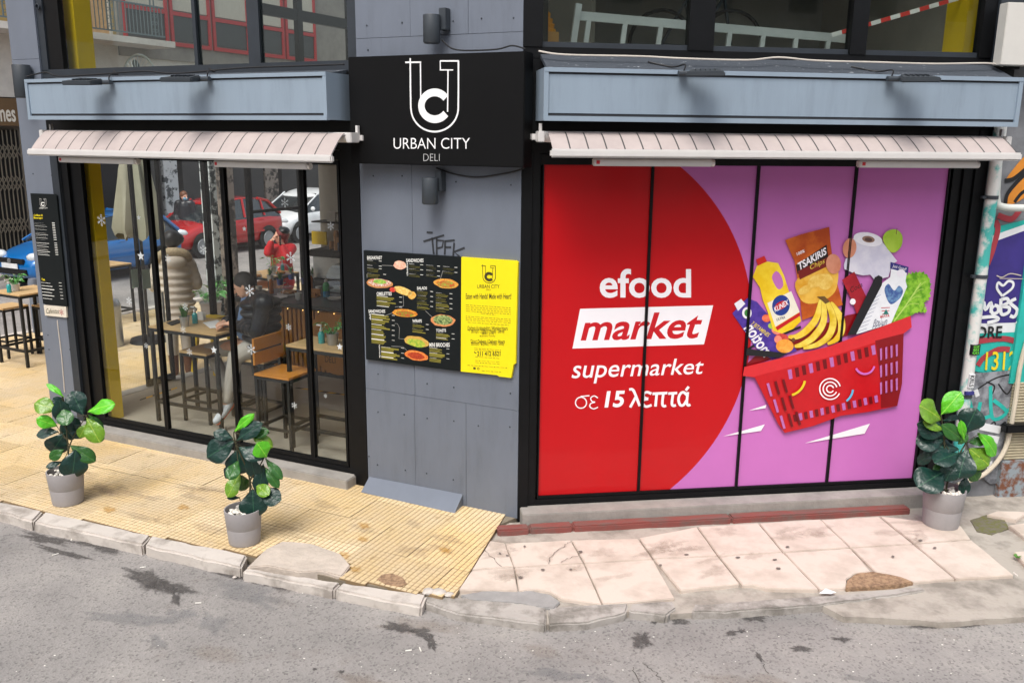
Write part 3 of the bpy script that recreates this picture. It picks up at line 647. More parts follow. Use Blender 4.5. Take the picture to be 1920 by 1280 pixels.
part(MB().box(prev, prev+.11, .0, .09, ZW_R+.02, ZTOP), 'mullion', m_black, ur); part(MB().box(prev+.114, prev+.34, -.03, .09, ZW_R-.02, ZTOP), 'mullion', m_anth, ur)
# --- fascia boxes
m_roof = M('flaking_roof_paint', (60, 66, 74), .7, scale=14, c2=(190, 196, 200), thr=(.30, .36), bump=.5, stretch=(1, 3, 1))
def fascia(fr, x0, x1, e, label, zw, endcap):
    t = thing('fascia_box', label, 'fascia', fr, ((x0+x1)/2, -e/2, ZF0))
    part(MB().box(x0+.03, x1-.03, -e, -e+.02, ZF0+.055, ZF1-.045), 'front_panel', m_fascia, t)
    part(MB().box(x0, x1, -e-.015, -e+.03, ZF1-.03, ZF1), 'top_rail', m_fascia, t); part(MB().box(x0, x1, -e-.015, -e+.03, ZF0, ZF0+.035), 'bottom_rail', m_fascia, t)
    part(MB().box(x0+.02, x1-.02, -e+.006, -e+.028, ZF1-.046, ZF1-.029), 'groove', m_fasciad, t); part(MB().box(x0+.02, x1-.02, -e+.006, -e+.028, ZF0+.034, ZF0+.056), 'groove', m_fasciad, t)
    for x in (x0, x1): part(MB().box(x-.004 if x == x0 else x-.03, x+.03 if x == x0 else x+.004, -e-.012, -.012, ZF0+.003, ZF1-.003), 'end_panel', m_fascia, t)
    part(MB().add([(x0+.03, -e+.03, ZF1-.012), (x1-.03, -e+.03, ZF1-.012), (x1-.03, .018, zw-.03), (x0+.03, .018, zw-.03), (x0+.03, -e+.03, ZF1-.04), (x1-.03, -e+.03, ZF1-.04), (x1-.03, .018, zw-.06), (x0+.03, .018, zw-.06)], [(0, 1, 2, 3), (7, 6, 5, 4), (0, 4, 5, 1), (1, 5, 6, 2), (2, 6, 7, 3), (3, 7, 4, 0)]), 'top_sheet', m_roof, t)
    part(MB().box(x0+.03, x1-.03, -e+.03, .0, ZF0+.01, ZF0+.03), 'soffit', m_dark, t)
    return t
fascia(FL, XF0, XF1+.0, .32, 'blue grey fascia box above the deli glass front', ZW_L, True)
fascia(FR, RF0, RF1, .34, 'long blue grey fascia box above the red and purple posters', ZW_R, True)
# the wall strip behind the awnings
part(MB().box(XL1, XP0-.01, .0, .12, 2.985, ZW_L-.045), 'header_wall', m_black, bld); part(MB().box(.01, RX1+.45, .0, .118, 2.985, ZW_R-.065), 'header_wall', m_black, bR)
# --- awnings
m_fab = M('awning_fabric', (172, 160, 156), .9, var=.1, scale=4, bump=.1, bscale=200); m_str = M('awning_stripe', (70, 68, 68), .85)
def awning(fr, x0, x1, zb, zf, yb, yf, n, arms, label):
    t = thing('awning', label, 'awning', fr, ((x0+x1)/2, yb, zf)); m1 = MB(); prof = []
    for k in range(9):
        u = k/8; prof.append((yb+(yf-yb)*u, zb+(zf-zb)*(u**1.6*.85+u*.15)-.008*math.sin(u*math.pi)))
    xs = []
    st = (x1-x0)/n
    for i in range(n):
        a = x0+i*st; xs += [(a, a+st-.011, 0), (a+st-.011, a+st, 1)]
    for a, b, mi in xs:
        m1.m = mi; k0 = len(m1.v); m1.v += [Vector((x, y, z+.002*math.sin(x*9))) for x in (a, b) for y, z in prof]
        for k in range(8): m1.f.append((k0+k, k0+k+1, k0+10+k, k0+9+k)); m1.mi.append(mi)
    part(m1, 'fabric', [m_fab, m_str], t, True)
    m1 = MB(); m1.box(x0-.02, x1+.02, yf-.035, yf+.012, zf-.055, zf+.006, .012); part(m1, 'front_bar', m_white, t)
    m1 = MB(); m1.tube([(x0-.03, yb+.04, zb-.035), (x1+.03, yb+.04, zb-.035)], .04, 14); part(m1, 'roller', m_white, t)
    for x, s_ in ((x0-.05, -1), (x1+.05, 1)):
        m1 = MB(); m1.box(x-.025, x+.025, yb-.03, yb+.09, zb-.075, zb+.005, .006); m1.box(x-.05, x+.05, yb+.09, .0, zb-.06, zb-.015, .004); m1.box(x+.0, x+.02, yb+.07, yb+.1, zb-.02, zb+.06); part(m1, 'bracket', m_white, t)
    for a, b in arms:
        m1 = MB(); m1.box(a, b, yf+.04, yf+.1, zf-.115, zf-.06, .008); m1.tube([(b, yf+.07, zf-.09), (b+.02, yf+.07, zf-.09)], .026, 10); ar = part(m1, 'folding_arm', m_white, t)
        part(MB().box(a+.02, a+.045, yf+.037, yf+.0395, zf-.1, zf-.075), 'sticker', M('red_sticker', (190, 40, 50), .5), ar)
    return t
zb_ = FL.at(340, 247, -.27).z; zf_ = FL.at(340, 286, -.46).z
awning(FL, FL.at(58, 283, -.46).x, FL.at(622, 292, -.46).x, zb_, zf_, -.27, -.46, 21, [(FL.at(115, 294, -.38).x, FL.at(258, 298, -.38).x), (FL.at(405, 298, -.38).x, FL.at(580, 300, -.38).x)], 'retracted pink white striped awning over the deli glass front')
zb2 = FR.at(1450, 252, -.27).z; zf2 = FR.at(1450, 284, -.48).z
awning(FR, FR.at(1036, 290, -.48).x, FR.at(1908, 290, -.48).x, zb2, zf2, -.27, -.48, 27, [(FR.at(1112, 305, -.42).x, FR.at(1335, 305, -.42).x), (FR.at(1610, 305, -.42).x, FR.at(1832, 305, -.42).x)], 'retracted pink white striped awning over the red and purple posters')
# --- flood lamps on the fascias
def flood(fr, px, py, e, sg, label):
    p = fr.at(px, py, -e); t = thing('flood_lamp', label, 'lamp', fr, (p.x, -e, p.z)); x, z = p.x, p.z; y = -e
    m1 = MB(); m1.box(x-.03, x+.03, y-.035, y, z-.012, z+.02, .004); part(m1, 'bracket', m_lampm, t)
    m1 = MB(); m1.tube([(x-.05, y-.05, z+.004), (x+.05, y-.05, z+.004)], .02, 10); part(m1, 'hinge', m_lampm, t)
    a = sg*.35; m1 = MB(); bm = bmesh.new(); bmesh.ops.create_cube(bm, size=1)
    for v in bm.verts: v.co = Vector((v.co.x*(.27 if v.co.y < 0 else .2), v.co.y*.27, v.co.z*(.035 if v.co.y < 0 else .055)))
    bmesh.ops.bevel(bm, geom=bm.edges[:], offset=.008, segments=2, affect='EDGES'); m1.bm(bm, Matrix.Translation((x+sg*-.1, y-.2, z-.004)) @ Matrix.Rotation(a, 4, 'Z') @ Matrix.Rotation(R(6), 4, 'X')); hd = part(m1, 'head', m_lampm, t)
    for k in range(5):
        m1 = MB(); bm = bmesh.new(); bmesh.ops.create_cube(bm, size=1)
        for v in bm.verts: v.co = Vector((v.co.x*.005+(k-2)*.034, v.co.y*.16, v.co.z*.014+.027))
        m1.bm(bm, Matrix.Translation((x+sg*-.1, y-.19, z-.004)) @ Matrix.Rotation(a, 4, 'Z') @ Matrix.Rotation(R(6), 4, 'X')); part(m1, 'cooling_fin', m_lampm, hd)
    m1 = MB(); m1.tube(smooth_path([(x, y-.02, z+.02), (x+.01, y-.01, z+.07), (x-.04, y+.12, ZF1+.03), (x-.2, y+.22, ZF1+.07)], 5), .006, 6); part(m1, 'cable', m_cable, t)
flood(FL, 208, 156, .335, 1, 'flat grey flood lamp on the deli fascia, beside the end pillar'); flood(FL, 392, 150, .335, 1, 'flat grey flood lamp at the middle of the deli fascia')
flood(FR, 1280, 140, .355, -1, 'flat grey flood lamp on the fascia above the red poster'); flood(FR, 1668, 150, .355, -1, 'flat grey flood lamp on the fascia above the purple poster')
# --- cylinder wall lamps
def wall_lamp(px, py0, py1, wpx, y, label, bside):
    a, b = FL.at(px, py0, y), FL.at(px, py1, y); r = abs(FL.at(px+wpx/2, py0, y).x-a.x); t = thing('wall_lamp', label, 'lamp', FL, (a.x, 0, b.z))
    m1 = MB(); m1.lathe([(r*.9, b.z), (r, b.z+.01), (r, a.z-.004), (r*.97, a.z), (r*.9, a.z-.002), (r*.86, a.z-.03)], (a.x, y, 0), 24); part(m1, 'shade', m_lampm, t, True)
    m1 = MB(); m1.box(a.x-.03+bside, a.x+.03+bside, y+r*.6, -.003, b.z+.1, b.z+.26, .004); part(m1, 'bracket', m_lampm, t)
wall_lamp(809, 28, 82, 28, -.12, 'dark cylinder wall lamp mounted above the black sign', .07); wall_lamp(806, 333, 383, 27, -.12, 'dark cylinder wall lamp mounted below the black sign', .05)
wall_lamp(39, 122, 184, 22, -.09, 'dark cylinder wall lamp at the top of the narrow end pillar', .03)
# --- shop sign
sy = -.16
sg_ = thing('shop_sign', 'black box sign with white monogram logo and URBAN CITY DELI lettering', 'sign', FL, (-.75, sy, 2.75))
sx0, sx1 = FL.at(655, 200, sy).x, FL.at(983, 200, sy).x; sz1 = (FL.at(653, 109, sy).z+FL.at(983, 94, sy).z)/2; sz0 = (FL.at(657, 308, sy).z+FL.at(983, 313, sy).z)/2
m_sign = M('sign_black', (7, 7, 8), .5, var=.25, scale=3, spec=.2)
part(MB().box(sx0, sx1, sy, -.003, sz0, sz1, .006), 'box', m_sign, sg_)
m_let = M('sign_white', (240, 240, 240), .5, var=.02)
def cs(x, y, o=0.): p = FL.at(400+x/2.667, y/2.667, sy); return (p.x, p.z)
def arc(cx, cy, r, a0, a1, n=24): return [(cx+r*math.cos(R(a0+(a1-a0)*k/n)), cy+r*math.sin(R(a0+(a1-a0)*k/n))) for k in range(n+1)]
def logo(put, yy, mat, par, wk=1., name='logo'):
    m1 = MB()
    stroke(m1, [put(*q) for q in [(985, 312), (986, 440), (988, 540)]+arc(1107, 541, 118, 180, 0, 30)[1:]+[(1226, 440), (1226, 306)]], .0135*wk, yy)
    stroke(m1, [put(*q) for q in [(960, 313), (1040, 312)]], .012*wk, yy-.0006); stroke(m1, [put(985, 292), put(985, 330)], .012*wk, yy-.0007)
    stroke(m1, [put(1036, 310), put(1038, 530)], .011*wk, yy-.0006)
    stroke(m1, [put(*q) for q in [(1229, 306), (1134, 306)]], .011*wk, yy-.0007); stroke(m1, [put(1135, 306), put(1136, 352)], .009*wk, yy-.0006); stroke(m1, [put(1133, 351), put(1200, 351)], .009*wk, yy-.0008)
    stroke(m1, [put(1174, 352), put(1172, 560)], .011*wk, yy-.0006)
    part(m1, name, mat, par)
    m1 = MB(); stroke(m1, [put(*q) for q in arc(1108, 530, 67, 35, 325, 40)], .058*wk, yy-.001); part(m1, name, mat, par)
logo(cs, sy-.0012, m_let, sg_)
def txt(par, body, tl, br, put, yy, mat, bold=0., shear=0., name='lettering'):
    (xa, za), (xb, zb) = put(*tl), put(*br); (xc, zc), (xd, zd) = put(br[0], tl[1]), put(tl[0], br[1])
    part(text_mb(body, 0, 0, 0, 0, yy, None, shear, bold, quad=((xa, za), (xc, zc), (xb, zb), (xd, zd))), name, mat, par)
txt(sg_, 'URBAN CITY', (902, 690), (1284, 745), cs, sy-.002, m_let, -.006); txt(sg_, 'DELI', (1051, 770), (1132, 805), cs, sy-.002, M('sign_grey', (190, 190, 190), .5), -.018)
# --- menu board on the pillar
my = -.03
mbd = thing('menu_board', 'black and yellow food menu board fixed to the corner pillar', 'menu board', FL, (-.75, my, 1.2))
def cm(x, y): p = FL.at(680+x/4.923, 460+y/4.923, my); return (p.x, p.z)
m_mblack = M('menu_black', (15, 21, 23), .5, var=.15, scale=4, spec=.25); m_myel = M('menu_yellow', (240, 222, 10), .45, var=.03)
blk = [cm(*q) for q in ((8, 46), (910, 108), (905, 1163), (32, 1050))]; yl = [cm(*q) for q in ((911, 108), (1415, 143), (1432, 158), (1410, 1092), (1392, 1096), (1385, 1140), (1370, 1222), (1270, 1210), (1262, 1212), (1240, 1196), (906, 1163))]
part(MB().prism(blk, my, -.003, 'xz'), 'black_panel', m_mblack, mbd); part(MB().prism(yl, my, -.003, 'xz'), 'yellow_panel', m_myel, mbd)
ty = my-.0012
m_olive = M('menu_small_print', (132, 124, 44), .6, var=.1); m_mwh = M('menu_white', (232, 232, 226), .6, var=.03); m_mdk = M('menu_dark', (62, 56, 16), .6)
for s_, tl, br in (('BREAKFAST', (42, 98), (180, 130)), ('SANDWICHES', (402, 122), (562, 156)), ('OMELETTES', (130, 430), (268, 462)), ('SALADS', (502, 380), (594, 408)), ('SANDWICHES', (54, 592), (208, 622)), ('WRAPS', (460, 682), (546, 712)), ('TOASTS', (678, 770), (770, 798)), ('MINI BRIOCHES', (616, 898), (804, 936))):
    txt(mbd, s_, tl, br, cm, ty, m_mwh, .022)
for s_, x, y0, y1 in (('classics', 402, 160, 280), ('deli', 60, 628, 686), ('specials', 148, 914, 1036)):
    (xa, za), (xb, zb) = cm(x, y0), cm(x+18, y1); part(text_mb(s_, 0, 0, 0, 0, ty, None, 0, .015, quad=((xa, zb), (xa, za), (xb, za), (xb, zb))), 'lettering', m_mwh, mbd)
oli, whi = MB(), MB(); rr = random.Random(4)
for x0, y0, x1, y1 in ((42, 134, 178, 196), (42, 204, 178, 250), (42, 256, 218, 302), (428, 168, 560, 300), (588, 180, 716, 298), (742, 192, 876, 276), (130, 466, 366, 566), (502, 414, 652, 604), (676, 434, 830, 622), (82, 634, 298, 906), (460, 718, 612, 808), (678, 804, 850, 868), (616, 942, 802, 1080), (172, 936, 384, 1050)):
    y = y0; k = 0
    while y < y1-6:
        sl_ = (x0-400)*.0; top_ = k % 4 == 0
        a, b = cm(x0, y), cm(x0+(x1-x0)*(rr.uniform(.35, .55) if top_ else rr.uniform(.5, .8)), y+7)
        (whi if top_ else oli).add([(a[0], ty, a[1]), (b[0], ty, cm(x0+100, y)[1]*0+a[1]-(b[0]-a[0])*.012), (b[0], ty, b[1]), (a[0], ty, b[1])], [(0, 1, 2, 3)])
        if top_: a, b = cm(x1-28, y+8), cm(x1-2, y+15); whi.add([(a[0], ty, a[1]), (b[0], ty, a[1]), (b[0], ty, b[1]), (a[0], ty, b[1])], [(0, 1, 2, 3)])
        y += 11.5; k += 1
part(oli, 'small_print', m_olive, mbd, kind='stuff'); part(whi, 'item_lines', m_mwh, mbd, kind='stuff')
def food(cx, cy, rx, ry, ang, layers, base):
    for k, (c, c2, f, dy, nm) in enumerate(layers):
        pts = []
        for i in range(28):
            a = 2*math.pi*i/28; r = 1+.12*noise.noise((math.cos(a)*2+cx, math.sin(a)*2+k*3, cy)); x, y = rx*f*r*math.cos(a), ry*f*r*math.sin(a)+dy; pts.append(cm(cx+x*math.cos(ang)-y*math.sin(ang), cy+x*math.sin(ang)+y*math.cos(ang)))
        m1 = MB(); flat(m1, pts, ty-.0004*k-.0004); part(m1, base, M('print_'+nm, c, .5, c2=c2, scale=45, thr=(.4, .6)), mbd)
bun = [((206, 130, 40), (236, 178, 82), 1, 0, 'bun'), ((200, 60, 34), (150, 170, 60), .72, 6, 'filling')]
food(770, 352, 116, 44, .1, bun, 'printed_sandwich'); food(392, 624, 118, 36, .08, [((200, 110, 30), (230, 170, 60), 1, 0, 'bun2'), ((190, 70, 40), (120, 150, 40), .7, 6, 'filling2')], 'printed_sandwich')
food(498, 886, 116, 48, .2, [((214, 176, 90), (196, 150, 60), 1, 0, 'bun3'), ((128, 170, 50), (196, 196, 70), .75, 14, 'lettuce')], 'printed_sandwich'); food(495, 1016, 110, 44, .2, [((214, 104, 40), (232, 146, 70), 1, 0, 'bun4'), ((150, 44, 20), (190, 70, 30), .7, 2, 'meat')], 'printed_sandwich')
food(158, 352, 122, 42, .08, [((206, 150, 90), (190, 120, 70), 1, 0, 'board'), ((226, 226, 200), (196, 60, 50), .85, -8, 'salad_mix'), ((110, 170, 60), (180, 200, 90), .5, -18, 'greens')], 'printed_plate'); food(742, 694, 112, 55, .06, [((206, 130, 76), (222, 150, 96), 1, 0, 'plate'), ((50, 84, 40), (176, 190, 120), .8, -6, 'greens2')], 'printed_plate')
food(345, 182, 58, 40, .1, [((232, 160, 134), (244, 206, 180), 1, 0, 'ham')], 'printed_ham'); food(375, 420, 90, 34, .35, [((232, 172, 70), (240, 214, 130), 1, 0, 'omelette')], 'printed_omelette'); food(280, 408, 30, 22, 0, [((200, 40, 40), (220, 80, 60), 1, 0, 'tomato')], 'printed_tomato'); food(455, 460, 38, 36, .3, [((224, 160, 60), (240, 200, 110), 1, 0, 'pastry')], 'printed_pastry')
m1 = MB()
for pth in ([(742, 232), (718, 312)], [(376, 462), (378, 560), (300, 568)], [(580, 602), (640, 660)], [(205, 650), (276, 622)], [(296, 720), (322, 722), (340, 760), (336, 860), (384, 864)], [(265, 930), (372, 934), (408, 968)], [(178, 184), (284, 188)], [(42, 300), (40, 264)]): stroke(m1, [cm(*q) for q in pth], .0035, ty-.0002)
part(m1, 'leader_lines', M('menu_grey', (150, 150, 146), .6), mbd, kind='stuff')
def cml(x, y):  # logo on the yellow panel: same drawing, shrunk
    return cm(1168+(x-1107)*.49, 180+(y-292)*.455+(x-1107)*.02)
logo(cml, ty, m_mdk, mbd, .38, 'printed_logo')
for s_, tl, br, b_ in (('URBAN CITY', (1058, 362), (1264, 396), .0), ('DELI', (1140, 402), (1182, 416), 0), ('Eaten with Hands! Made with Heart!', (952, 442), (1372, 494), .01), ('Ωράριο Λειτουργίας / Working Hours', (968, 742), (1338, 796), .01), ('Δευτέρα - Σάββατο / Monday - Saturday', (1002, 770), (1310, 818), 0), ('08:00 - 21:00', (1100, 800), (1210, 824), 0), ('Κυριακή / Sunday', (1082, 826), (1226, 846), 0), ('Ώρες Delivery / Delivery Hours', (996, 866), (1312, 912), .01), ('Δευτέρα - Κυριακή / Monday - Sunday', (1002, 886), (1308, 930), 0), ('211 412 6521', (1058, 976), (1272, 1020), .02)):
    txt(mbd, s_, tl, br, cm, ty, m_mdk, b_)
m1 = MB(); rr = random.Random(9)
for y, x0, x1 in [(545+k*19, 952, 1366) for k in range(4)]+[(616, 1090, 1224)]+[(650+k*17, 952, 1366) for k in range(3)]+[(705, 970, 1350), (940, 1030, 1276), (955, 1030, 1276), (1018, 1040, 1262), (1052, 1040, 1264), (1070, 1040, 1264), (1100, 968, 1334), (1142, 1100, 1278)]:
    x = x0
    while x < x1:
        wl = rr.uniform(14, 46); a, b = cm(x, y+(x-950)*.07), cm(min(x+wl, x1), y+8+(x-950)*.07); m1.add([(a[0], ty, a[1]), (b[0], ty, a[1]), (b[0], ty, b[1]), (a[0], ty, b[1])], [(0, 1, 2, 3)]); x += wl+9
part(m1, 'small_print', M('menu_tiny', (150, 134, 20), .6), mbd, kind='stuff')
m1 = MB(); stroke(m1, [cm(1032, 978), cm(1036, 990), cm(1050, 992)], .008, ty); part(m1, 'phone_symbol', m_mdk, mbd); m1 = MB(); flat(m1, [cm(1022, 1122), cm(1044, 1124), cm(1044, 1144), cm(1022, 1142)], ty); part(m1, 'printed_badge', m_mdk, mbd)
m1 = MB(); stroke(m1, [cm(*q) for q in arc(1068, 1136, 9, 0, 350, 14)], .004, ty); part(m1, 'printed_badge', m_mdk, mbd)
# --- tall drinks menu on the end pillar
dy_ = -.022
dm = thing('drinks_menu', 'tall narrow black drinks price list on the end pillar', 'menu board', FL, (FL.at(90, 570).x, dy_, .9))
def cd(x, y): p = FL.at(x/3.367, 340+y/3.367, dy_); return (p.x, p.z)
part(MB().prism([cd(*q) for q in ((191, 76), (345, 82), (356, 92), (424, 788), (272, 772))], dy_, -.003, 'xz'), 'panel', m_mblack, dm)
m1 = MB()
for k in range(26):
    y = 258+k*10.6 if k < 20 else 636+(k-20)*20; x0 = 216+(y-258)*.115
    if k in (11,): continue
    for u0, u1 in ((0, .45+.2*((k*7) % 5)/5), (.86, 1)):
        a, b = cd(x0+130*u0, y+2), cd(x0+130*u1, y+6.5); m1.add([(a[0], dy_-.001, a[1]), (b[0], dy_-.001, a[1]), (b[0], dy_-.001, b[1]), (a[0], dy_-.001, b[1])], [(0, 1, 2, 3)])
part(m1, 'price_lines', m_mwh, dm, kind='stuff')
m_yl2 = M('menu_yellow_ink', (236, 214, 20), .5)
txt(dm, 'Coffees &\nBeverages', (213, 208), (270, 240), cd, dy_-.001, m_yl2, .02); txt(dm, 'Tea', (262, 612), (284, 626), cd, dy_-.001, m_yl2, .02); txt(dm, 'URBAN CITY', (250, 164), (300, 174), cd, dy_-.001, m_mwh)
logo(lambda x, y: cd(272+(x-1107)*.16, 108+(y-292)*.15), dy_-.001, m_mwh, dm, .16, 'printed_logo')
cl = thing('small_sign', 'small cream plate with a red star below the drinks menu', 'sign', FL, (FL.at(103, 590).x, dy_, .8))
part(MB().prism([cd(*q) for q in ((275, 780), (416, 792), (421, 860), (284, 846))], dy_, -.003, 'xz'), 'plate', M('cream', (214, 206, 190), .6), cl)
txt(cl, 'Cafeistas', (292, 802), (372, 834), cd, dy_-.001, m_mdk); m1 = MB(); q = cd(388, 826); flake(m1, q[0], q[1], .035, dy_-.001, 0); part(m1, 'star', M('dull_red', (170, 60, 60), .6), cl)

# --- wear: grime runs on fascias and cladding, painted marks with a shape of their own
m_grime = M('grime', (78, 82, 86), .9, var=.2)
_t = m_grime.node_tree; _b = _t.nodes['Principled BSDF']; _tc = _t.nodes.new('ShaderNodeTexCoord'); _mp = _t.nodes.new('ShaderNodeMapping'); _mp.inputs['Scale'].default_value = (8, 1, 1.1); _n = _t.nodes.new('ShaderNodeTexNoise'); _n.inputs['Scale'].default_value = 1.2; _n.inputs['Detail'].default_value = 7; _n.inputs['Roughness'].default_value = .7
_r = _t.nodes.new('ShaderNodeMapRange'); _r.inputs[1].default_value = .5; _r.inputs[2].default_value = .9; _r.inputs[4].default_value = .2
_t.links.new(_tc.outputs['Object'], _mp.inputs[0]); _t.links.new(_mp.outputs[0], _n.inputs['Vector']); _t.links.new(_n.outputs['Fac'], _r.inputs[0]); _t.links.new(_r.outputs[0], _b.inputs['Alpha'])
for o_ in [o for o in bpy.data.objects if o.name.startswith('fascia_box')]:
    fr_ = FL if abs(o_.rotation_euler.z-FL.a) < 1e-4 else FR; x0_, x1_, e_ = (XF0, XF1, .32) if fr_ is FL else (RF0, RF1, .34)
    m1 = MB(); flat(m1, [(x0_+.04, ZF0+.057), (x1_-.04, ZF0+.057), (x1_-.04, ZF1-.047), (x0_+.04, ZF1-.047)], -e_-.0015); part(m1, 'grime_runs', m_grime, o_)
m1 = MB(); flat(m1, [(XP0+.01, .02), (-.01, .02), (-.01, 1.25), (XP0+.01, 1.25)], -.0042); part(m1, 'grime_runs', m_grime, cp)
m1 = MB(); flat(m1, [(XP0+.01, sz1+.02), (-.01, sz1+.02), (-.01, ZTOP), (XP0+.01, ZTOP)], -.0042); part(m1, 'grime_runs', m_grime, cp)
# ================================================================ POSTERS ON THE RIGHT-HAND FRONT
gy = .05
xr = [FR.at(1006, 945, gy).x]
for (x0, y0, x1, y1) in ((1193, 938, 1226, 315), (1379, 926, 1421, 315), (1547, 918, 1606, 315)): xr.append((FR.at(x0, y0, gy).x+FR.at(x1, y1, gy).x)/2)
xr.append((FR.at(1708, 912, gy).x+FR.at(1783, 315, gy).x)/2)
rs = thing('poster_shop_front', 'black framed shop front of four glass leaves covered with advertising film', 'shop front', FR, (2, gy, .08))
zb0, zt0 = .092, 2.9
m_purple = M('film_purple', (198, 114, 188), .35, var=.05, scale=1, coat=.22, spec=.3); m_red = M('film_red', (190, 10, 20), .35, var=.05, scale=1, coat=.22, spec=.3)
part(MB().box(xr[0]-.02, xr[4]+.02, .02, .085, .086, .135), 'bottom_rail', m_black, rs); part(MB().box(xr[0]-.02, xr[4]+.02, .02, .085, 2.9, 2.98), 'top_rail', m_black, rs)
for i, (a, b) in enumerate(((.004, .085), (.09, xr[0]-.022))): part(MB().box(a, b, -.006+.02*i, .1, -.06, 3.2), 'jamb', m_black, rs)
for i, (a, b) in enumerate(((xr[4]+.022, xr[4]+.1), (xr[4]+.104, xr[4]+.19), (xr[4]+.194, xr[4]+.3))): part(MB().box(a, b, .03-.02*i, .1, -.03, 3.2), 'jamb', m_black, rs)
part(MB().box(xr[4]+.304, xr[4]+.33, -.04, .1, -.03, 3.2), 'jamb', M('grey_edge', (120, 132, 138), .5), rs)
A, B_, D = (FR.at(*q, gy) for q in ((1282, 318), (1406, 545), (1258, 915)))   # three points of the red disc's edge
def circ(a, b, c):
    ax, ay, bx_, by_, cx, cy = a.x, a.z, b.x, b.z, c.x, c.z; d = 2*(ax*(by_-cy)+bx_*(cy-ay)+cx*(ay-by_))
    ux_ = ((ax*ax+ay*ay)*(by_-cy)+(bx_*bx_+by_*by_)*(cy-ay)+(cx*cx+cy*cy)*(ay-by_))/d; uy = ((ax*ax+ay*ay)*(cx-bx_)+(bx_*bx_+by_*by_)*(ax-cx)+(cx*cx+cy*cy)*(bx_-ax))/d
    return ux_, uy, math.hypot(ax-ux_, ay-uy)
ccx, ccz, cr_ = circ(A, B_, D)
for i in range(4):
    a, b = xr[i], xr[i+1]; mb = MB()
    for x in (a+.006, b-.006): mb.box(x-.005, x+.005, .03, .075, .137, 2.898)
    mb.box(a+.0115, b-.0115, .032, .072, .137, .16)
    lf = part(mb, 'leaf_frame', m_black, rs); part(MB().box(a+.0115, b-.0115, gy, gy+.01, .16, 2.9), 'purple_film', m_purple, lf)
    pts = []; n = 60
    for k in range(n+1):
        z = .16+(2.9-.16)*k/n; q = cr_**2-(z-ccz)**2
        xx = ccx+math.sqrt(q) if q > 0 else -9
        xx = min(xx, b-.0115)
        if xx > a+.012: pts.append((xx, z))
    if len(pts) > 1: m1 = MB(); flat(m1, [(a+.0115, pts[-1][1])]+[(a+.0115, pts[0][1])]+pts, gy-.0008); part(m1, 'red_film', m_red, lf)
part(MB().box(.02, RX1+.4, -.16, .02, -.1, .085, .006), 'threshold', m_conc, rs)
for a, b in ((.0, .26), (.265, .62), (.625, 1.98), (1.985, RX1+.02)): part(MB().box(a-.2, b-.2, -.27, -.163, SLAB_Z-.1, .012, .012), 'red_step_stone', m_redst, rs)
# printed lettering and pictures; every piece is a child of the poster
po = thing('advertising_poster', 'red and purple supermarket poster film with slogan and flying grocery basket', 'poster', FR, (1.9, gy, .2))
m_pw = M('print_white', (244, 240, 244), .3, var=.02, coat=.08); m_pr = M('print_red', (196, 18, 30), .3, var=.03, coat=.08)
lay = [gy-.0016]
def nxt(): lay[0] -= .00025; return lay[0]
def c7(x, y): p = FR.at(1000+x/2.51, 450+y/2.51, gy); return (p.x, p.z)
def c8(x, y): p = FR.at(1350+x/2.782, 400+y/2.782, gy); return (p.x, p.z)
txt(po, 'efood', (312, 135), (742, 272), c7, nxt(), m_pw, .02)
m1 = MB(); flat(m1, [c7(220, 323), c7(846, 307), c7(803, 490), c7(184, 510)], nxt()); part(m1, 'white_banner', m_pw, po)
part(text_mb('market', 0, 0, 0, 0, nxt(), None, .22, .02, quad=(c7(222, 350), c7(800, 334), c7(786, 462), c7(222, 474))), 'lettering', m_pr, po)
part(text_mb('supermarket', 0, 0, 0, 0, nxt(), None, .2, .006, quad=(c7(180, 562), c7(802, 556), c7(800, 652), c7(180, 678))), 'lettering', m_pw, po)
for sk in (arc(224, 764, 26, 0, 360, 22), [(222, 735), (264, 731)], [(303, 742), (286, 732), (270, 742), (275, 757), (290, 761)], [(290, 762), (270, 768), (266, 783), (283, 793), (304, 785)]):
    m1 = MB(); stroke(m1, [c7(*q) for q in (smooth_path(sk, 4) if 2 < len(sk) < 9 else sk)], .010, nxt()); part(m1, 'lettering', m_pw, po)
part(text_mb('15', 0, 0, 0, 0, nxt(), None, .15, .03, quad=(c7(334, 710), c7(430, 707), c7(430, 784), c7(334, 788))), 'lettering', m_pw, po)
for grk in ([[(450, 702), (466, 702), (478, 722), (500, 780)], [(481, 738), (455, 786)]], [[(555, 722), (534, 714), (518, 724), (522, 740), (540, 746)], [(540, 746), (518, 752), (514, 768), (530, 782), (556, 775)]], [[(560, 722), (630, 718)], [(580, 720), (574, 782)], [(611, 720), (606, 768), (614, 780), (624, 777)]], [[(634, 721), (676, 718)], [(657, 718), (651, 766), (658, 778), (670, 775)]], [[(722, 728), (704, 714), (688, 726), (682, 750), (690, 774), (706, 774), (720, 752)], [(726, 714), (721, 762), (728, 776), (738, 772)], [(716, 706), (730, 688)]]):
    for sk in grk: m1 = MB(); stroke(m1, [c7(*q) for q in (smooth_path(sk, 4) if len(sk) > 2 else sk)], .023, nxt()); part(m1, 'lettering', m_pw, po)
def pm(n, c, c2=None, sc_=18): return M('ink_'+n, c, .3, var=.06, coat=.08, c2=c2, scale=sc_, thr=(.4, .6) if c2 else None)
def ink(pts, mat, name, sm=0):
    q = [Vector(p) for p in pts]
    if sm: q = smooth_path(q, 5, True)
    m1 = MB(); flat(m1, [c8(p[0], p[1]) for p in q], nxt()); return part(m1, name, mat, po)
def ln(pts, w_, mat, name, sm=0):
    q = smooth_path(pts, 5) if sm else pts
    m1 = MB(); stroke(m1, [c8(p[0], p[1]) for p in q], w_, nxt()); return part(m1, name, mat, po)
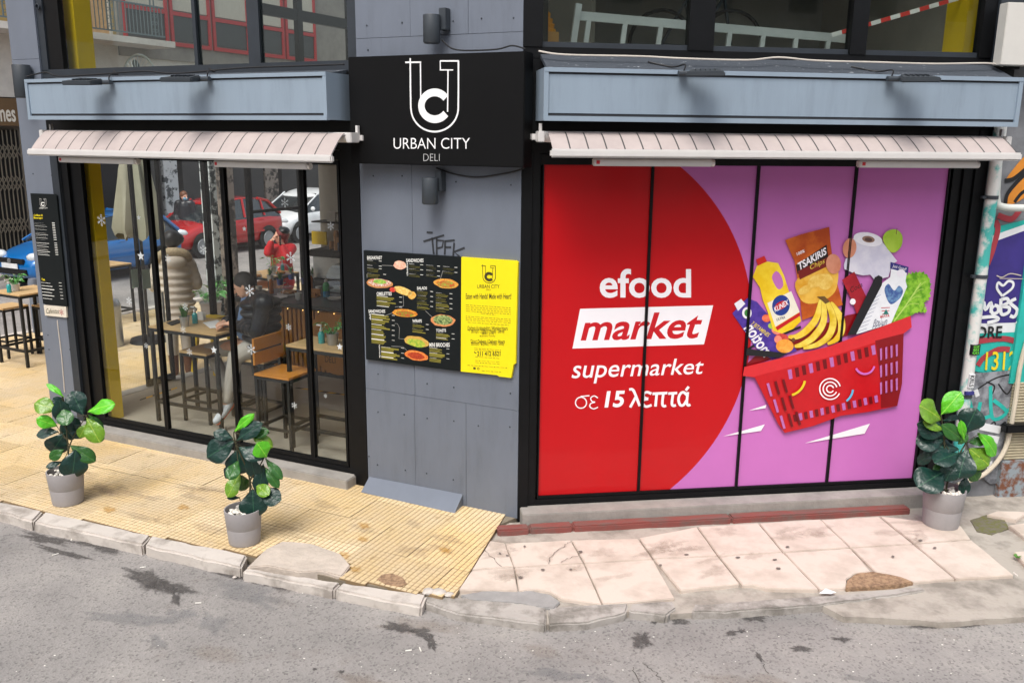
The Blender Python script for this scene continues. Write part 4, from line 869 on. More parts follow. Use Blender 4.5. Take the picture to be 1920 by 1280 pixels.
def t8(s_, quad, mat, bold=0., shear=0.): part(text_mb(s_, 0, 0, 0, 0, nxt(), None, shear, bold, quad=[c8(*q) for q in quad]), 'lettering', mat, po)
E_ = lambda cx, cy, rx, ry, a=0, n=26: [(cx+rx*math.cos(k*2*math.pi/n)*math.cos(a)-ry*math.sin(k*2*math.pi/n)*math.sin(a), cy+rx*math.cos(k*2*math.pi/n)*math.sin(a)+ry*math.sin(k*2*math.pi/n)*math.cos(a)) for k in range(n)]
# speed streaks
for q in ([(150, 1026), (240, 996), (236, 1014)], [(15, 1160), (232, 1098), (212, 1132)], [(440, 1196), (780, 1094), (752, 1146)]): ink(q, m_pw, 'printed_streak')
# back of the basket and its handle
cr1, cr2, cr3 = pm('basket', (196, 20, 30)), pm('basket_dark', (134, 10, 20)), pm('basket_light', (214, 44, 50))
ink([(130, 790), (240, 690), (660, 530), (985, 470), (990, 560), (560, 660), (140, 800)], cr2, 'printed_basket')
ln([(135, 715), (170, 690), (420, 590)], .02, pm('handle', (30, 30, 34)), 'printed_handle')
# juice carton
jc = pm('juice', (66, 44, 140), (86, 60, 160)); ink([(62, 520), (140, 440), (190, 460), (300, 585), (400, 715), (270, 760), (200, 720)], jc, 'printed_juice_carton'); ink([(72, 470), (108, 445), (130, 470), (92, 508)], pm('cap', (236, 232, 240)), 'printed_juice_cap')
ink(E_(138, 518, 25, 30), m_pw, 'printed_badge'); ink(E_(140, 518, 15, 19), pm('green', (60, 130, 60)), 'printed_badge')
t8('motion', [(276, 716), (176, 566), (118, 600), (226, 752)], m_pw, .02); t8('7 BITAMINES', [(172, 560), (262, 628), (246, 644), (158, 578)], pm('gold', (232, 206, 80)), .01)
for a in ((300, 605, 34, 26, (232, 130, 110)), (270, 585, 22, 16, (150, 180, 60)), (318, 655, 38, 30, (196, 60, 50)), (300, 655, 20, 20, (120, 170, 60)), (335, 690, 46, 36, (238, 150, 50)), (240, 545, 24, 20, (222, 96, 60))): ink(E_(*a[:4]), pm('fruit%d' % a[0], a[4], tuple(min(255, v+30) for v in a[4])), 'printed_fruit')
# bleach bottle
yb_ = pm('bleach', (238, 196, 20), (250, 220, 60), 5)
ink([(190, 272), (245, 250), (300, 258), (330, 320), (355, 400), (412, 515), (420, 560), (380, 600), (320, 625), (275, 610), (245, 510), (220, 450), (205, 385), (168, 330)], yb_, 'printed_bleach_bottle'); ink([(185, 240), (228, 220), (242, 250), (195, 272)], pm('redcap', (206, 40, 30)), 'printed_bottle_cap')
ink([(268, 330), (292, 300), (318, 330), (326, 375), (305, 395), (285, 375)], m_purple, 'printed_handle_hole', 1); ink([(244, 466), (368, 404), (412, 512), (286, 590)], pm('label', (240, 234, 214)), 'printed_label'); ink(E_(315, 478, 46, 54, .2), pm('blue', (34, 60, 140)), 'printed_badge'); ink(E_(315, 478, 36, 20, -.5), m_pr, 'printed_badge')
t8('KLINEX', [(278, 488), (350, 446), (354, 474), (284, 514)], m_pw, .02); t8('ULTRA', [(290, 546), (335, 532), (337, 546), (292, 560)], pm('ink', (30, 40, 90)), .01); ink([(286, 592), (412, 514), (414, 532), (296, 608)], m_pr, 'printed_band')
# crisps bag
bg_ = pm('bag', (170, 66, 16), (206, 104, 30), 4); ink([(336, 138), (420, 108), (566, 70), (572, 150), (592, 300), (636, 475), (520, 520), (424, 556), (410, 400), (385, 250)], bg_, 'printed_crisps_bag'); ink([(400, 340), (592, 270), (606, 380), (560, 440), (470, 470), (412, 440)], pm('bag_gold', (222, 160, 40), (238, 190, 80), 6), 'printed_bag_panel', 1)
ink([(392, 268), (552, 162), (560, 226), (400, 316)], pm('bagblack', (34, 24, 20)), 'printed_band'); ink([(402, 300), (562, 224), (570, 268), (412, 344)], pm('bagwine', (120, 30, 24)), 'printed_band')
t8('TSAKIRIS', [(400, 258), (548, 174), (552, 212), (408, 298)], m_pw, .03); t8('Chips', [(462, 268), (540, 232), (546, 264), (470, 300)], pm('gold', (232, 206, 80)), .0, .3); t8('100%', [(394, 204), (436, 186), (438, 202), (398, 220)], m_pw, .02)
for a in ((500, 350, 50, 30, -.5), (545, 355, 40, 42, .2), (440, 396, 40, 20, -.5)): ink(E_(*a), pm('crisp', (240, 206, 110), (226, 178, 70), 14), 'printed_crisp')
# bananas
for k, q in enumerate(([(522, 446), (500, 540), (450, 605), (395, 640), (352, 640)], [(572, 462), (622, 540), (628, 610), (600, 655), (556, 678)], [(534, 446), (535, 560), (485, 640), (425, 680), (384, 690)], [(552, 452), (585, 550), (565, 630), (505, 680), (430, 700)])):
    pth = smooth_path(q, 6); n_ = len(pth)-1; ws = [.016+.046*math.sin(math.pi*min(1, (i/n_)**.8*.93+.04))**.9 for i in range(n_+1)]
    for mt_, sc2 in ((pm('banana_edge', (176, 128, 14)), 1.12), (pm('banana%d' % k, (236-5*k, 192-3*k, 34), (248, 222, 96), 7), 1.)):
        m1 = MB(); stroke(m1, [c8(*p) for p in pth], [w_*sc2 for w_ in ws], nxt()); part(m1, 'printed_banana', mt_, po)
ink([(500, 432), (540, 430), (568, 458), (545, 470), (525, 452)], pm('stem', (110, 80, 40)), 'printed_banana_stem'); ink(E_(378, 656, 9, 10), pm('stem', (110, 80, 40)), 'printed_banana_tip')
# kitchen roll, eggs, apple
ink([(688, 130), (700, 110), (722, 100), (765, 97), (812, 112), (850, 160), (885, 205), (918, 248), (892, 262), (872, 330), (800, 346), (778, 318), (740, 322), (690, 310), (642, 288), (640, 268), (650, 235), (672, 225)], pm('paper', (226, 224, 234), (204, 202, 220), 4), 'printed_kitchen_roll'); ink(E_(766, 134, 76, 35, .18), pm('paper_top', (240, 238, 244)), 'printed_roll_end'); ink(E_(768, 134, 33, 17, .15), pm('card', (150, 118, 100)), 'printed_roll_core'); ink(E_(768, 136, 20, 10, .15), pm('corehole', (90, 66, 60)), 'printed_roll_core')
ink(E_(670, 180, 35, 52, .15), pm('egg', (206, 130, 100), (220, 152, 124), 5), 'printed_egg'); ink(E_(586, 262, 39, 52, -.1), pm('egg', (206, 130, 100)), 'printed_egg')
ink([(842, 130), (868, 90), (915, 84), (944, 118), (938, 170), (905, 202), (872, 190)], pm('apple', (150, 190, 40), (174, 206, 70), 6), 'printed_apple', 1); ln([(912, 108), (916, 78)], .006, pm('stem', (110, 80, 40)), 'printed_stalk')
# can, lettuce, milk carton
ink([(630, 345), (694, 302), (760, 440), (770, 480), (705, 522), (690, 470)], pm('can', (150, 20, 36), (176, 34, 48), 5), 'printed_can'); t8('Coca', [(668, 386), (730, 356), (738, 378), (678, 412)], pm('inkblack', (30, 20, 24)), .0, .3); ink(E_(686, 458, 15, 16), m_pw, 'printed_badge')
lo_ = smooth_path([Vector(q) for q in [(885, 570), (920, 480), (950, 360), (985, 310), (1045, 305), (1090, 350), (1085, 430), (1060, 470), (1065, 510), (1010, 520), (930, 560)]], 9, True); ink([(p.x+7*math.sin(i*1.9), p.y+7*math.cos(i*2.3)) for i, p in enumerate(lo_)], pm('lettuce', (84, 150, 20), (150, 204, 60), 16), 'printed_lettuce'); ln([(900, 560), (960, 480), (1040, 360)], .012, pm('lettuce_rib', (186, 216, 110)), 'printed_lettuce_rib', 1)
for k in range(4): ln([(940+k*22, 505-k*32), (985+k*22, 470-k*36), (1030+k*12, 470-k*38)], .005, pm('lettuce_rib', (186, 216, 110)), 'printed_lettuce_rib', 1)
ink([(888, 255), (972, 278), (960, 350), (968, 380), (884, 572), (700, 628), (720, 570), (840, 360), (880, 330)], pm('milk', (234, 236, 240)), 'printed_milk_carton'); ink([(882, 252), (976, 278), (972, 310), (880, 286)], pm('navy', (50, 50, 120)), 'printed_carton_top'); t8('Just Good!', [(892, 262), (966, 282), (964, 302), (890, 282)], m_pw, 0, .3); ink(E_(936, 310, 23, 20), pm('cap', (236, 232, 240)), 'printed_cap')
ink([(900, 400), (870, 365), (850, 400), (880, 470), (930, 440), (946, 400), (925, 375)], pm('berries', (60, 86, 150), (110, 150, 190), 30), 'printed_berries', 1)
for k in range(3): ln([(832+k*3, 490+k*16), (878-k*3, 488+k*16)], .006, m_pr, 'printed_emblem')
ink([(842, 524), (858, 496), (872, 522)], pm('teal', (30, 120, 110)), 'printed_emblem'); t8('ΔEΛTA', [(826, 528), (876, 522), (876, 536), (826, 542)], m_pr, .02); t8('βρώμη', [(792, 548), (866, 540), (860, 590), (786, 600)], pm('ink', (30, 40, 90)), 0, .3)
for k in range(9): ln([(712+k*11, 612-k*22), (758+k*9, 596-k*22)], .003, pm('inkgrey', (120, 130, 160)), 'printed_small_print')
# front handle and basket front
ink([(656, 630), (800, 330), (818, 320), (838, 330), (835, 370), (700, 628)], pm('handle', (30, 30, 34)), 'printed_handle')
ink([(132, 700), (170, 705), (345, 725), (300, 748), (130, 735)], pm('handle', (30, 30, 34)), 'printed_handle')
ink([(120, 796), (560, 690), (985, 530), (990, 590), (945, 625), (560, 745), (170, 850), (112, 842)], cr3, 'printed_basket_rim')
ink([(172, 846), (560, 745), (948, 622), (940, 880), (915, 998), (760, 1030), (620, 1050), (480, 1102), (330, 1138), (295, 1090), (240, 980)], cr1, 'printed_basket_front'); ink([(800, 660), (948, 622), (940, 880), (915, 998), (830, 1010), (826, 840)], cr2, 'printed_basket_end')
hole = pm('basket_hole', (186, 110, 176)); hd_ = pm('basket_shadow', (110, 8, 18))
for k in range(13):
    x = 345+k*36; y = 812-k*10.5; ink([(x, y), (x+20, y-5), (x+26, y+44), (x+8, y+48)], hd_ if k % 3 else hole, 'printed_slot')
for k in range(16):
    x = 372+k*28; y = 1062-k*6.6; ink([(x, y-18), (x+17, y-22), (x+22, y+14), (x+6, y+18)], hole if k % 2 else hd_, 'printed_slot')
for k in range(4):
    for j in range(3):
        x = 822+k*27; y = 700+j*88-k*7; ink([(x, y), (x+11, y-3), (x+11, y+58), (x+2, y+62)], hole, 'printed_slot')
for k in range(3):
    for j in range(3):
        x = 232+k*40+j*34; y = 880+j*84-k*10; ink([(x, y), (x+13, y-3), (x+32, y+64), (x+20, y+68)], hd_ if k else hole, 'printed_slot')
for r_ in (54, 36, 18): ln(arc(562, 908, r_, 25, 345, 26), .0115, m_pw, 'printed_emblem')
ln(arc(340, 850, 92, 10, 75, 12), .022, pm('smileyel', (232, 206, 40)), 'printed_smile'); ln(arc(742, 780, 50, 12, 155, 14), .018, pm('smilepink', (206, 110, 196)), 'printed_smile'); ln(arc(600, 905, 80, 5, 55, 10), .02, pm('smileblue', (90, 180, 220)), 'printed_smile')
# ================================================================ GRAFFITI WALL, PIPES, SHUTTER AT THE RIGHT
gw = thing('graffiti_wall', 'concrete wall covered with teal, purple and orange graffiti beside the posters', 'wall', FR, (xr[4]+.9, 0, 0))
wx0 = xr[4]+.335
m_gw = M('graffiti_grey', (118, 120, 124), .85, scale=5, var=.25, bump=.3, bscale=20)
part(MB().box(wx0, 5.0, .03, .4, -.2, ZTOP), 'concrete', m_gw, gw)
gl_ = [.0265]
def ng(): gl_[0] -= .0005; return gl_[0]
def c1(x, y): p = FR.at(1660+x/3.046, 220+y/3.046, .027); return (p.x, p.z)
def c7b(x, y): p = FR.at(1780+x/2.667, 460+y/2.667, .027); return (p.x, p.z)
def spray(pts, mat, put=c7b, sm=1, name='graffiti_patch'):
    q = smooth_path([Vector(p) for p in pts], 5, True) if sm else pts
    m1 = MB(); flat(m1, [put(p[0], p[1]) for p in q], ng()); part(m1, name, mat, gw)
def tagl(pts, w_, mat, put=c7b, name='graffiti_line', sm=1):
    q = smooth_path([Vector(p) for p in pts], 5) if sm else pts
    m1 = MB(); stroke(m1, [put(p[0], p[1]) for p in q], w_, ng()); part(m1, name, mat, gw)
gt = M('spray_teal', (36, 176, 164), .7, scale=5, var=.15); gp = M('spray_purple', (54, 42, 120), .7, var=.15); gwh = M('spray_white', (222, 224, 226), .7, var=.08); gor = M('spray_orange', (206, 130, 40), .7, var=.15, scale=4)
gbk = M('spray_black', (20, 20, 22), .6); grd = M('spray_red', (166, 56, 66), .7); gyl = M('spray_yellow', (232, 208, 30), .6)
spray([(80, 120), (420, 60), (420, 640), (360, 660), (200, 640), (60, 620), (60, 300)], gt, sm=0); spray([(100, -60), (430, -140), (430, 90), (90, 130)], gt, sm=0)
spray([(190, -40), (420, -120), (420, 430), (140, 440), (145, 250)], gwh, sm=0); spray([(228, -20), (420, -90), (420, 130), (372, 200), (352, 385), (160, 390), (150, 270)], gp, sm=0)
spray([(690, 350), (800, 215), (860, 190), (860, 240), (720, 360)], gor, c1); spray([(690, 480), (760, 360), (860, 290), (860, 400), (740, 490)], gor, c1)
tagl([(680, 362), (740, 345), (860, 240)], .035, gbk, c1); tagl([(684, 490), (700, 430), (780, 340), (860, 280)], .035, gbk, c1); tagl([(735, 485), (780, 430), (860, 390)], .03, gbk, c1)
tagl([(640, 560), (720, 580), (780, 515), (850, 505)], .05, grd, c1); tagl([(625, 590), (640, 640), (610, 760), (580, 840)], .05, grd, c1); tagl([(360, 490), (270, 465), (130, 480)], .05, grd); tagl([(300, 520), (240, 520), (170, 560), (140, 600)], .05, grd)
tagl([(262, 252), (236, 215), (242, 185), (266, 200), (292, 178), (316, 186), (310, 215), (262, 252)], .022, gwh)
for L_ in ([(150, 330), (168, 282), (178, 320), (205, 285), (205, 335)], [(220, 300), (206, 320), (216, 340), (240, 330), (240, 305), (222, 298)], [(255, 265), (256, 340), (290, 335), (295, 310), (262, 302), (290, 285), (285, 265), (256, 270)], [(330, 265), (300, 285), (335, 320), (322, 355), (300, 350)], [(152, 360), (220, 355), (240, 370), (186, 386)], [(330, 380), (334, 384)]): tagl(L_, .03, gwh, name='graffiti_letter')
text_ = [('DRE', (134, 405), (262, 462), gbk, .02), ('1312', (174, 530), (330, 622), gyl, .01)]
for s_, tl, br, mt_, b_ in text_:
    (xa, za), (xb, zb), (xc, zc), (xd, zd) = c7b(*tl), c7b(br[0], tl[1]-4), c7b(*br), c7b(tl[0], br[1]); part(text_mb(s_, 0, 0, 0, 0, ng(), None, .1, b_, quad=((xa, za), (xb, zb), (xc, zc), (xd, zd))), 'graffiti_letter', mt_, gw)
tagl([(232, 150), (260, 158), (300, 140), (355, 150)], .008, M('spray_pale', (200, 190, 170), .7)); tagl([(246, 164), (366, 166)], .006, MATS['spray_pale'])
gg = M('spray_grey', (150, 154, 160), .75, scale=9, c2=(96, 98, 104), thr=(.4, .6)); spray([(90, 640), (330, 620), (330, 1180), (200, 1190), (90, 1100)], gg, sm=0)
for L_ in ([(130, 720), (230, 660), (320, 650), (286, 740), (240, 690)], [(180, 680), (220, 700), (210, 740)], [(150, 890), (180, 905), (220, 880), (230, 910), (275, 880), (255, 930)]): tagl(L_, .014, gbk)
for L_ in ([(90, 760), (120, 860)], [(150, 780), (140, 860), (200, 850)], [(200, 700), (210, 860), (280, 830), (215, 770)], [(285, 815), (300, 830)]): tagl(L_, .035, gt)
for L_ in ([(150, 900), (250, 920)], [(180, 960), (240, 970)], [(180, 1100), (210, 1090)], [(120, 740), (140, 730)]): tagl(L_, .07, gwh)
m1 = MB(); m1.tube(smooth_path([tuple([*(lambda p: (p.x, -.03, p.z))(FR.at(x, y, -.03))]) for x, y in ((1925, 640), (1912, 690), (1902, 760), (1885, 840), (1850, 885), (1812, 903), (1795, 908))], 5), .02, 8)
solo(m1, 'white_hose', M('hose_white', (206, 194, 174), .6), 'thick cream hose curving down the graffiti wall to the ground', 'hose', FR, (FR.at(1850, 885, -.03).x, -.03, 0), smooth=True)
# drain pipe
m_pipe = M('pipe_paint', (214, 214, 210), .5, scale=3, c2=(70, 176, 168), thr=(.44, .52)); px_ = lambda x, y: (lambda p: (p.x, -.06, p.z))(FR.at(x, y, -.06))
dp = thing('drain_pipe', 'white and teal painted drain pipe between the posters and graffiti wall', 'pipe', FR, px_(1797, 800)[:2]+(0,))
a, b = px_(1868, 300), px_(1795, 860); xm_ = (a[0]+b[0])/2; m1 = MB(); m1.tube([(xm_, -.06, 3.3), (xm_, -.06, .25)], .047, 16); part(m1, 'pipe', m_pipe, dp, True)
for z in (2.66, .95, 2.0): m1 = MB(); m1.tube([(xm_, -.06, z-.015), (xm_, -.06, z+.015)], .053, 16); m1.box(xm_-.09, xm_-.055, -.075, -.045, z-.012, z+.012); part(m1, 'clamp', m_lampm, dp)
def st_(py, s_, h, w_, bgm, fgm, vert=False):
    p = FR.at(1800, py, -.118); y = -.118; m1 = MB(); m1.box(xm_-w_/2, xm_+w_/2, y, y+.03, p.z-h/2, p.z+h/2); k = part(m1, 'sticker', bgm, dp)
    if s_:
        q = ((xm_-w_*.4, p.z+h*.42), (xm_+w_*.4, p.z+h*.42), (xm_+w_*.4, p.z-h*.42), (xm_-w_*.4, p.z-h*.42))
        if vert: q = (q[1], q[2], q[3], q[0])
        part(text_mb(s_, 0, 0, 0, 0, y-.001, None, 0, .02, quad=q), 'lettering', fgm, k)
st_(657, 'GZ\nBN\nQD', .09, .075, gbk, M('lime_ink', (110, 220, 60), .6)); st_(715, 'KRLS', .12, .05, gwh, gbk, True); st_(738, None, .03, .075, M('navy_ink', (50, 50, 120), .6), gbk)
m1 = MB(); m1.tube(smooth_path([px_(1871, 230), px_(1872, 300), px_(1868, 372), px_(1880, 388), px_(1925, 390)], 5), .03, 10); solo(m1, 'thin_pipe', M('pipe_pale', (206, 210, 204), .5, var=.08), 'thin pale pipe bending along the top of the graffiti wall', 'pipe', FR, px_(1870, 380), smooth=True)
# shutter at the far right
shx = FR.at(1893, 790, -.02).x; sh = thing('roller_shutter', 'beige corrugated shutter with rusty base next to the graffiti wall', 'shutter', FR, (shx+.4, -.02, 0)); za_, zb2_ = FR.at(1905, 722, -.02).z, FR.at(1905, 862, -.02).z
m_sh = M('shutter_beige', (176, 166, 140), .55, scale=6, var=.18)
k = 0; z = zb2_
while z < za_: m1 = MB(); m1.tube([(shx, -.0, z+.0125), (shx+1., -.0, z+.0125)], .013, 8); part(m1, 'slat', m_sh, sh); z += .027
part(MB().box(shx-.02, shx+1, -.03, .02, -.05, zb2_-.003), 'base_plate', M('rusty_plate', (140, 150, 156), .8, scale=12, c2=(116, 72, 50), thr=(.42, .56)), sh); part(MB().box(shx-.04, shx+1, -.005, .028, za_+.012, 3.), 'upper_panel', gt, sh)
p = FR.at(1905, 805, -.1); m1 = MB(); m1.box(p.x-.09, p.x+.3, -.1, -.015, p.z-.035, p.z+.035, .01); part(m1, 'handle', m_black, sh)
# white panel at the top right
wp_ = FR.at(1884, 60, -.2); solo(MB().box(wp_.x, wp_.x+1, -.2, -.1, FR.at(1884, 122, -.2).z, FR.at(1884, 4, -.2).z, .004), 'white_board', M('white_board', (204, 201, 194), .6, var=.04), 'white painted board fixed on the wall above the graffiti', 'board', FR, (wp_.x+.3, -.2, FR.at(1884, 122, -.2).z))
# loose cables on the fascias and the pillar
def cab(fr, pts, y, r, mat, label):
    q = smooth_path([tuple((lambda p: (p.x, yy, p.z))(fr.at(x, y_, yy))) for x, y_, yy in [(a[0], a[1], a[2] if len(a) > 2 else y) for a in pts]], 5); m1 = MB(); m1.tube(q, r, 6); solo(m1, 'loose_cable', mat, label, 'cable', fr, tuple(q[0]))
cab(FL, [(818, 315), (826, 318), (850, 326), (890, 332), (930, 328), (980, 316), (992, 290), (992, 200), (990, 110)], -.02, .006, m_cable, 'black cable sagging below the black sign to the pillar edge')
cab(FL, [(828, 75), (845, 90), (870, 95), (930, 93), (960, 86), (985, 92)], -.08, .006, m_cable, 'thin black cable running along the top of the black sign')
cab(FL, [(50, 144, -.25), (85, 136, -.1), (110, 143, -.15), (180, 140, -.2), (270, 134, -.2), (330, 138, -.2), (450, 128, -.15), (560, 124, -.15), (645, 121, -.15)], -.2, .007, m_cable, 'black cable lying loose along the deli fascia top')
cab(FR, [(1010, 96, -.1), (1060, 103, -.15), (1200, 106, -.15), (1280, 110, -.2), (1400, 113, -.2), (1460, 108, -.15), (1530, 114, -.2), (1640, 117, -.2), (1750, 120, -.2), (1850, 119, -.15), (1880, 124, -.1)], -.2, .007, m_cablew, 'pale cable lying loose along the long fascia top')
# ================================================================ POTTED FIGS ON THE PAVEMENT
def leaf_mat(name, c, vein, rough=.32):
    m = bpy.data.materials.new(name); m.use_nodes = True; t = m.node_tree; b = t.nodes['Principled BSDF']; N = t.nodes.new; K = t.links.new
    tc = N('ShaderNodeTexCoord'); sp = N('ShaderNodeSeparateXYZ'); K(tc.outputs['Object'], sp.inputs[0])
    def ma(op, a, b_=None, c_=None):
        x = N('ShaderNodeMath'); x.operation = op
        for i, v in enumerate((a, b_, c_)):
            if v is None: continue
            if isinstance(v, (int, float)): x.inputs[i].default_value = v
            else: K(v, x.inputs[i])
        return x.outputs[0]
    ay = ma('ABSOLUTE', sp.outputs[1]); mid = ma('LESS_THAN', ay, .014)
    ph = ma('SINE', ma('MULTIPLY', ma('SUBTRACT', sp.outputs[0], ma('MULTIPLY', ay, .75)), 48.)); sv = ma('GREATER_THAN', ph, .97)
    v = ma('MAXIMUM', mid, ma('MULTIPLY', sv, .22))
    nz = N('ShaderNodeTexNoise'); nz.inputs['Scale'].default_value = 5; K(tc.outputs['Object'], nz.inputs['Vector'])
    r = N('ShaderNodeValToRGB'); r.color_ramp.elements[0].color = (*[x*.85 for x in lin(c)], 1); r.color_ramp.elements[1].color = (*[min(1, x*1.15) for x in lin(c)], 1); r.color_ramp.elements[0].position = .3; r.color_ramp.elements[1].position = .7
    K(nz.outputs['Fac'], r.inputs[0]); mx = N('ShaderNodeMix'); mx.data_type = 'RGBA'; K(v, mx.inputs[0]); K(r.outputs[0], mx.inputs[6]); mx.inputs[7].default_value = (*lin(vein), 1)
    K(mx.outputs[2], b.inputs['Base Color']); b.inputs['Roughness'].default_value = rough; b.inputs['Specular IOR Level'].default_value = .5
    bp = N('ShaderNodeBump'); bp.inputs['Strength'].default_value = .3; bp.inputs['Distance'].default_value = .03; nz2 = N('ShaderNodeTexNoise'); nz2.inputs['Scale'].default_value = 5; K(tc.outputs['Object'], nz2.inputs['Vector']); K(nz2.outputs['Fac'], bp.inputs['Height']); K(bp.outputs[0], b.inputs['Normal'])
    return m
LM = {'D': leaf_mat('leaf_dark', (17, 50, 43), (44, 84, 62), .34), 'M': leaf_mat('leaf_mid', (44, 92, 36), (80, 120, 50)), 'O': leaf_mat('leaf_olive', (98, 138, 34), (150, 170, 60)), 'L': leaf_mat('leaf_lime', (84, 176, 30), (150, 206, 70), .38)}
def leaf_mesh(mat, v):
    mb = MB(); nx, ny = 12, 8; rr = random.Random(v)
    ph = rr.uniform(0, 6); cv = (.16, .28, .08)[v % 3]
    for i in range(nx+1):
        t = i/nx; hw = .5*(math.sin(math.pi*min(1, t**1.25))**.7)*(.74+.42*t) if 0 < t < 1 else .012
        for j in range(ny+1):
            s_ = (j/ny-.5)*2; y = s_*hw; z = -cv*t*t+.10*abs(s_)**1.3*hw-.05*abs(s_)**3+.03*math.sin(t*11+abs(s_)*3+ph)*abs(s_)+.008*math.sin(t*30-abs(s_)*9)*(abs(s_) > .1)
            mb.v.append(Vector((t, y, z)))
    for i in range(nx):
        for j in range(ny): a = i*(ny+1)+j; mb.f.append((a, a+1, a+ny+2, a+ny+1)); mb.mi.append(0)
    return mb.mesh('fig_leaf', mat, smooth=True)
LMESH = {(k, v): leaf_mesh(m, v) for k, m in LM.items() for v in range(3)}
m_pot = M('pot_grey', (150, 146, 146), .6, scale=6, var=.08, bump=.1); m_peb = M('white_pebble', (226, 222, 212), .7, var=.1, scale=30); m_soil = M('soil', (52, 40, 30), .95, var=.3, scale=30); m_stem = M('fig_stem', (64, 62, 40), .7, var=.2, scale=40)
def fig(label, base_px, wpx, z, ox, oy, s, stems, leaves, seed):
    rr = random.Random(seed); b = G(*base_px, z); dep = b.y; r = wpx/2/F_PX*math.hypot(dep, CAM_H)*1.02; h = r*2*.98
    t = thing('potted_fig', label, 'potted plant', W, tuple(b), 'potted fiddle leaf figs on the pavement'); m1 = MB(); c = (b.x, b.y, z)
    m1.lathe([(r*.80, 0), (r*.84, .004), (r*.915, h*.46), (r*.905, h*.475), (r*.92, h*.49), (r, h-.004), (r*.99, h), (r*.93, h), (r*.9, h-.03), (r*.88, h-.06)], c, 40); part(m1, 'pot', m_pot, t, True)
    m1 = MB(); m1.lathe([(r*.88, h-.055), (.01, h-.05)], c, 24, True); part(m1, 'soil', m_soil, t)
    m1 = MB()
    for k in range(70):
        a, q = rr.uniform(0, 6.28), r*.78*math.sqrt(rr.random()); m1.ball((b.x+q*math.cos(a), b.y+q*math.sin(a), z+h-.04+rr.uniform(0, .018)), rr.uniform(.011, .022), (1, .8, .65), 1, .18)
    part(m1, 'pebbles', m_peb, t, kind='stuff')
    def P(x, y, dy=0.): q = W.at(ox+x/s, oy+y/s, dep+dy); return Vector((q.x, dep+dy, q.z))
    top = P(*stems[0][0])
    for k, st in enumerate(stems):
        pts = [P(*q) for q in st]
        if k == 0: pts = [Vector((pts[0].x, b.y, z+h-.07))]+pts
        sp = smooth_path(pts, 5); m1 = MB(); m1.tube(sp, [max(.0035, .011*(1-.7*i/len(sp))*(1 if k == 0 else .7)) for i in range(len(sp))], 8); part(m1, 'stem', m_stem, t, True)
    fw = Vector((b.x, b.y, z+.4-CAM_H)).normalized()
    for k, (x0, y0, x1, y1, w_, cl_) in enumerate(leaves):
        d0 = rr.uniform(-.09, .05); a = P(x0, y0, d0*.4); d1 = d0+rr.uniform(-.1, .02); e = P(x1, y1, d1); v = (e-a)*1.04; ln_ = v.length; X = v.normalized()
        n = (-fw+Vector((rr.uniform(-.45, .45), 0, rr.uniform(.0, .7)))).normalized(); Z = (n-X*n.dot(X)).normalized(); Y = Z.cross(X)
        o = bpy.data.objects.new('fig_leaf', LMESH[(cl_, k % 3)]); COL.objects.link(o); o.parent = t
        m4 = Matrix((X*ln_, Y*ln_*w_*1.24, Z*ln_)).transposed().to_4x4(); m4.translation = a-b
        o.matrix_local = m4
        # petiole back to the nearest stem point
        m1 = MB(); q = min((P(*pp) for st in stems for pp in st), key=lambda p_: (p_-a).length)
        if (q-a).length > .02 and (q-a).length < .3: m1.tube([q, (q+a)/2-Vector((0, 0, .01)), a+X*.01], .0028, 5); part(m1, 'leaf_stalk', m_stem, t)
    return t
fig('potted fig in grey pot in front of the narrow end pillar', (128, 940), 62, 0, 0, 700, 3.2, [[(420, 640), (405, 400), (375, 130)], [(410, 460), (440, 380), (520, 250)]],
    [(350, 215, 205, 175, .6, 'O'), (385, 140, 290, 55, .25, 'L'), (500, 250, 430, 112, .62, 'D'), (525, 230, 660, 175, .45, 'L'), (530, 245, 622, 332, .36, 'M'), (520, 265, 592, 408, .55, 'O'), (345, 315, 228, 275, .55, 'L'), (350, 345, 218, 352, .5, 'D'), (385, 320, 362, 175, .5, 'D'), (480, 310, 355, 378, .6, 'D'), (385, 360, 305, 485, .7, 'D'), (410, 300, 500, 380, .6, 'D'), (420, 430, 562, 522, .45, 'M'), (385, 455, 295, 510, .55, 'M'), (375, 525, 278, 560, .35, 'D'), (452, 455, 440, 622, .78, 'D'), (520, 300, 478, 378, .6, 'O'), (590, 355, 605, 408, .7, 'M'), (400, 210, 330, 150, .5, 'D'), (400, 250, 470, 330, .6, 'D'), (370, 200, 400, 300, .6, 'M')], 3)
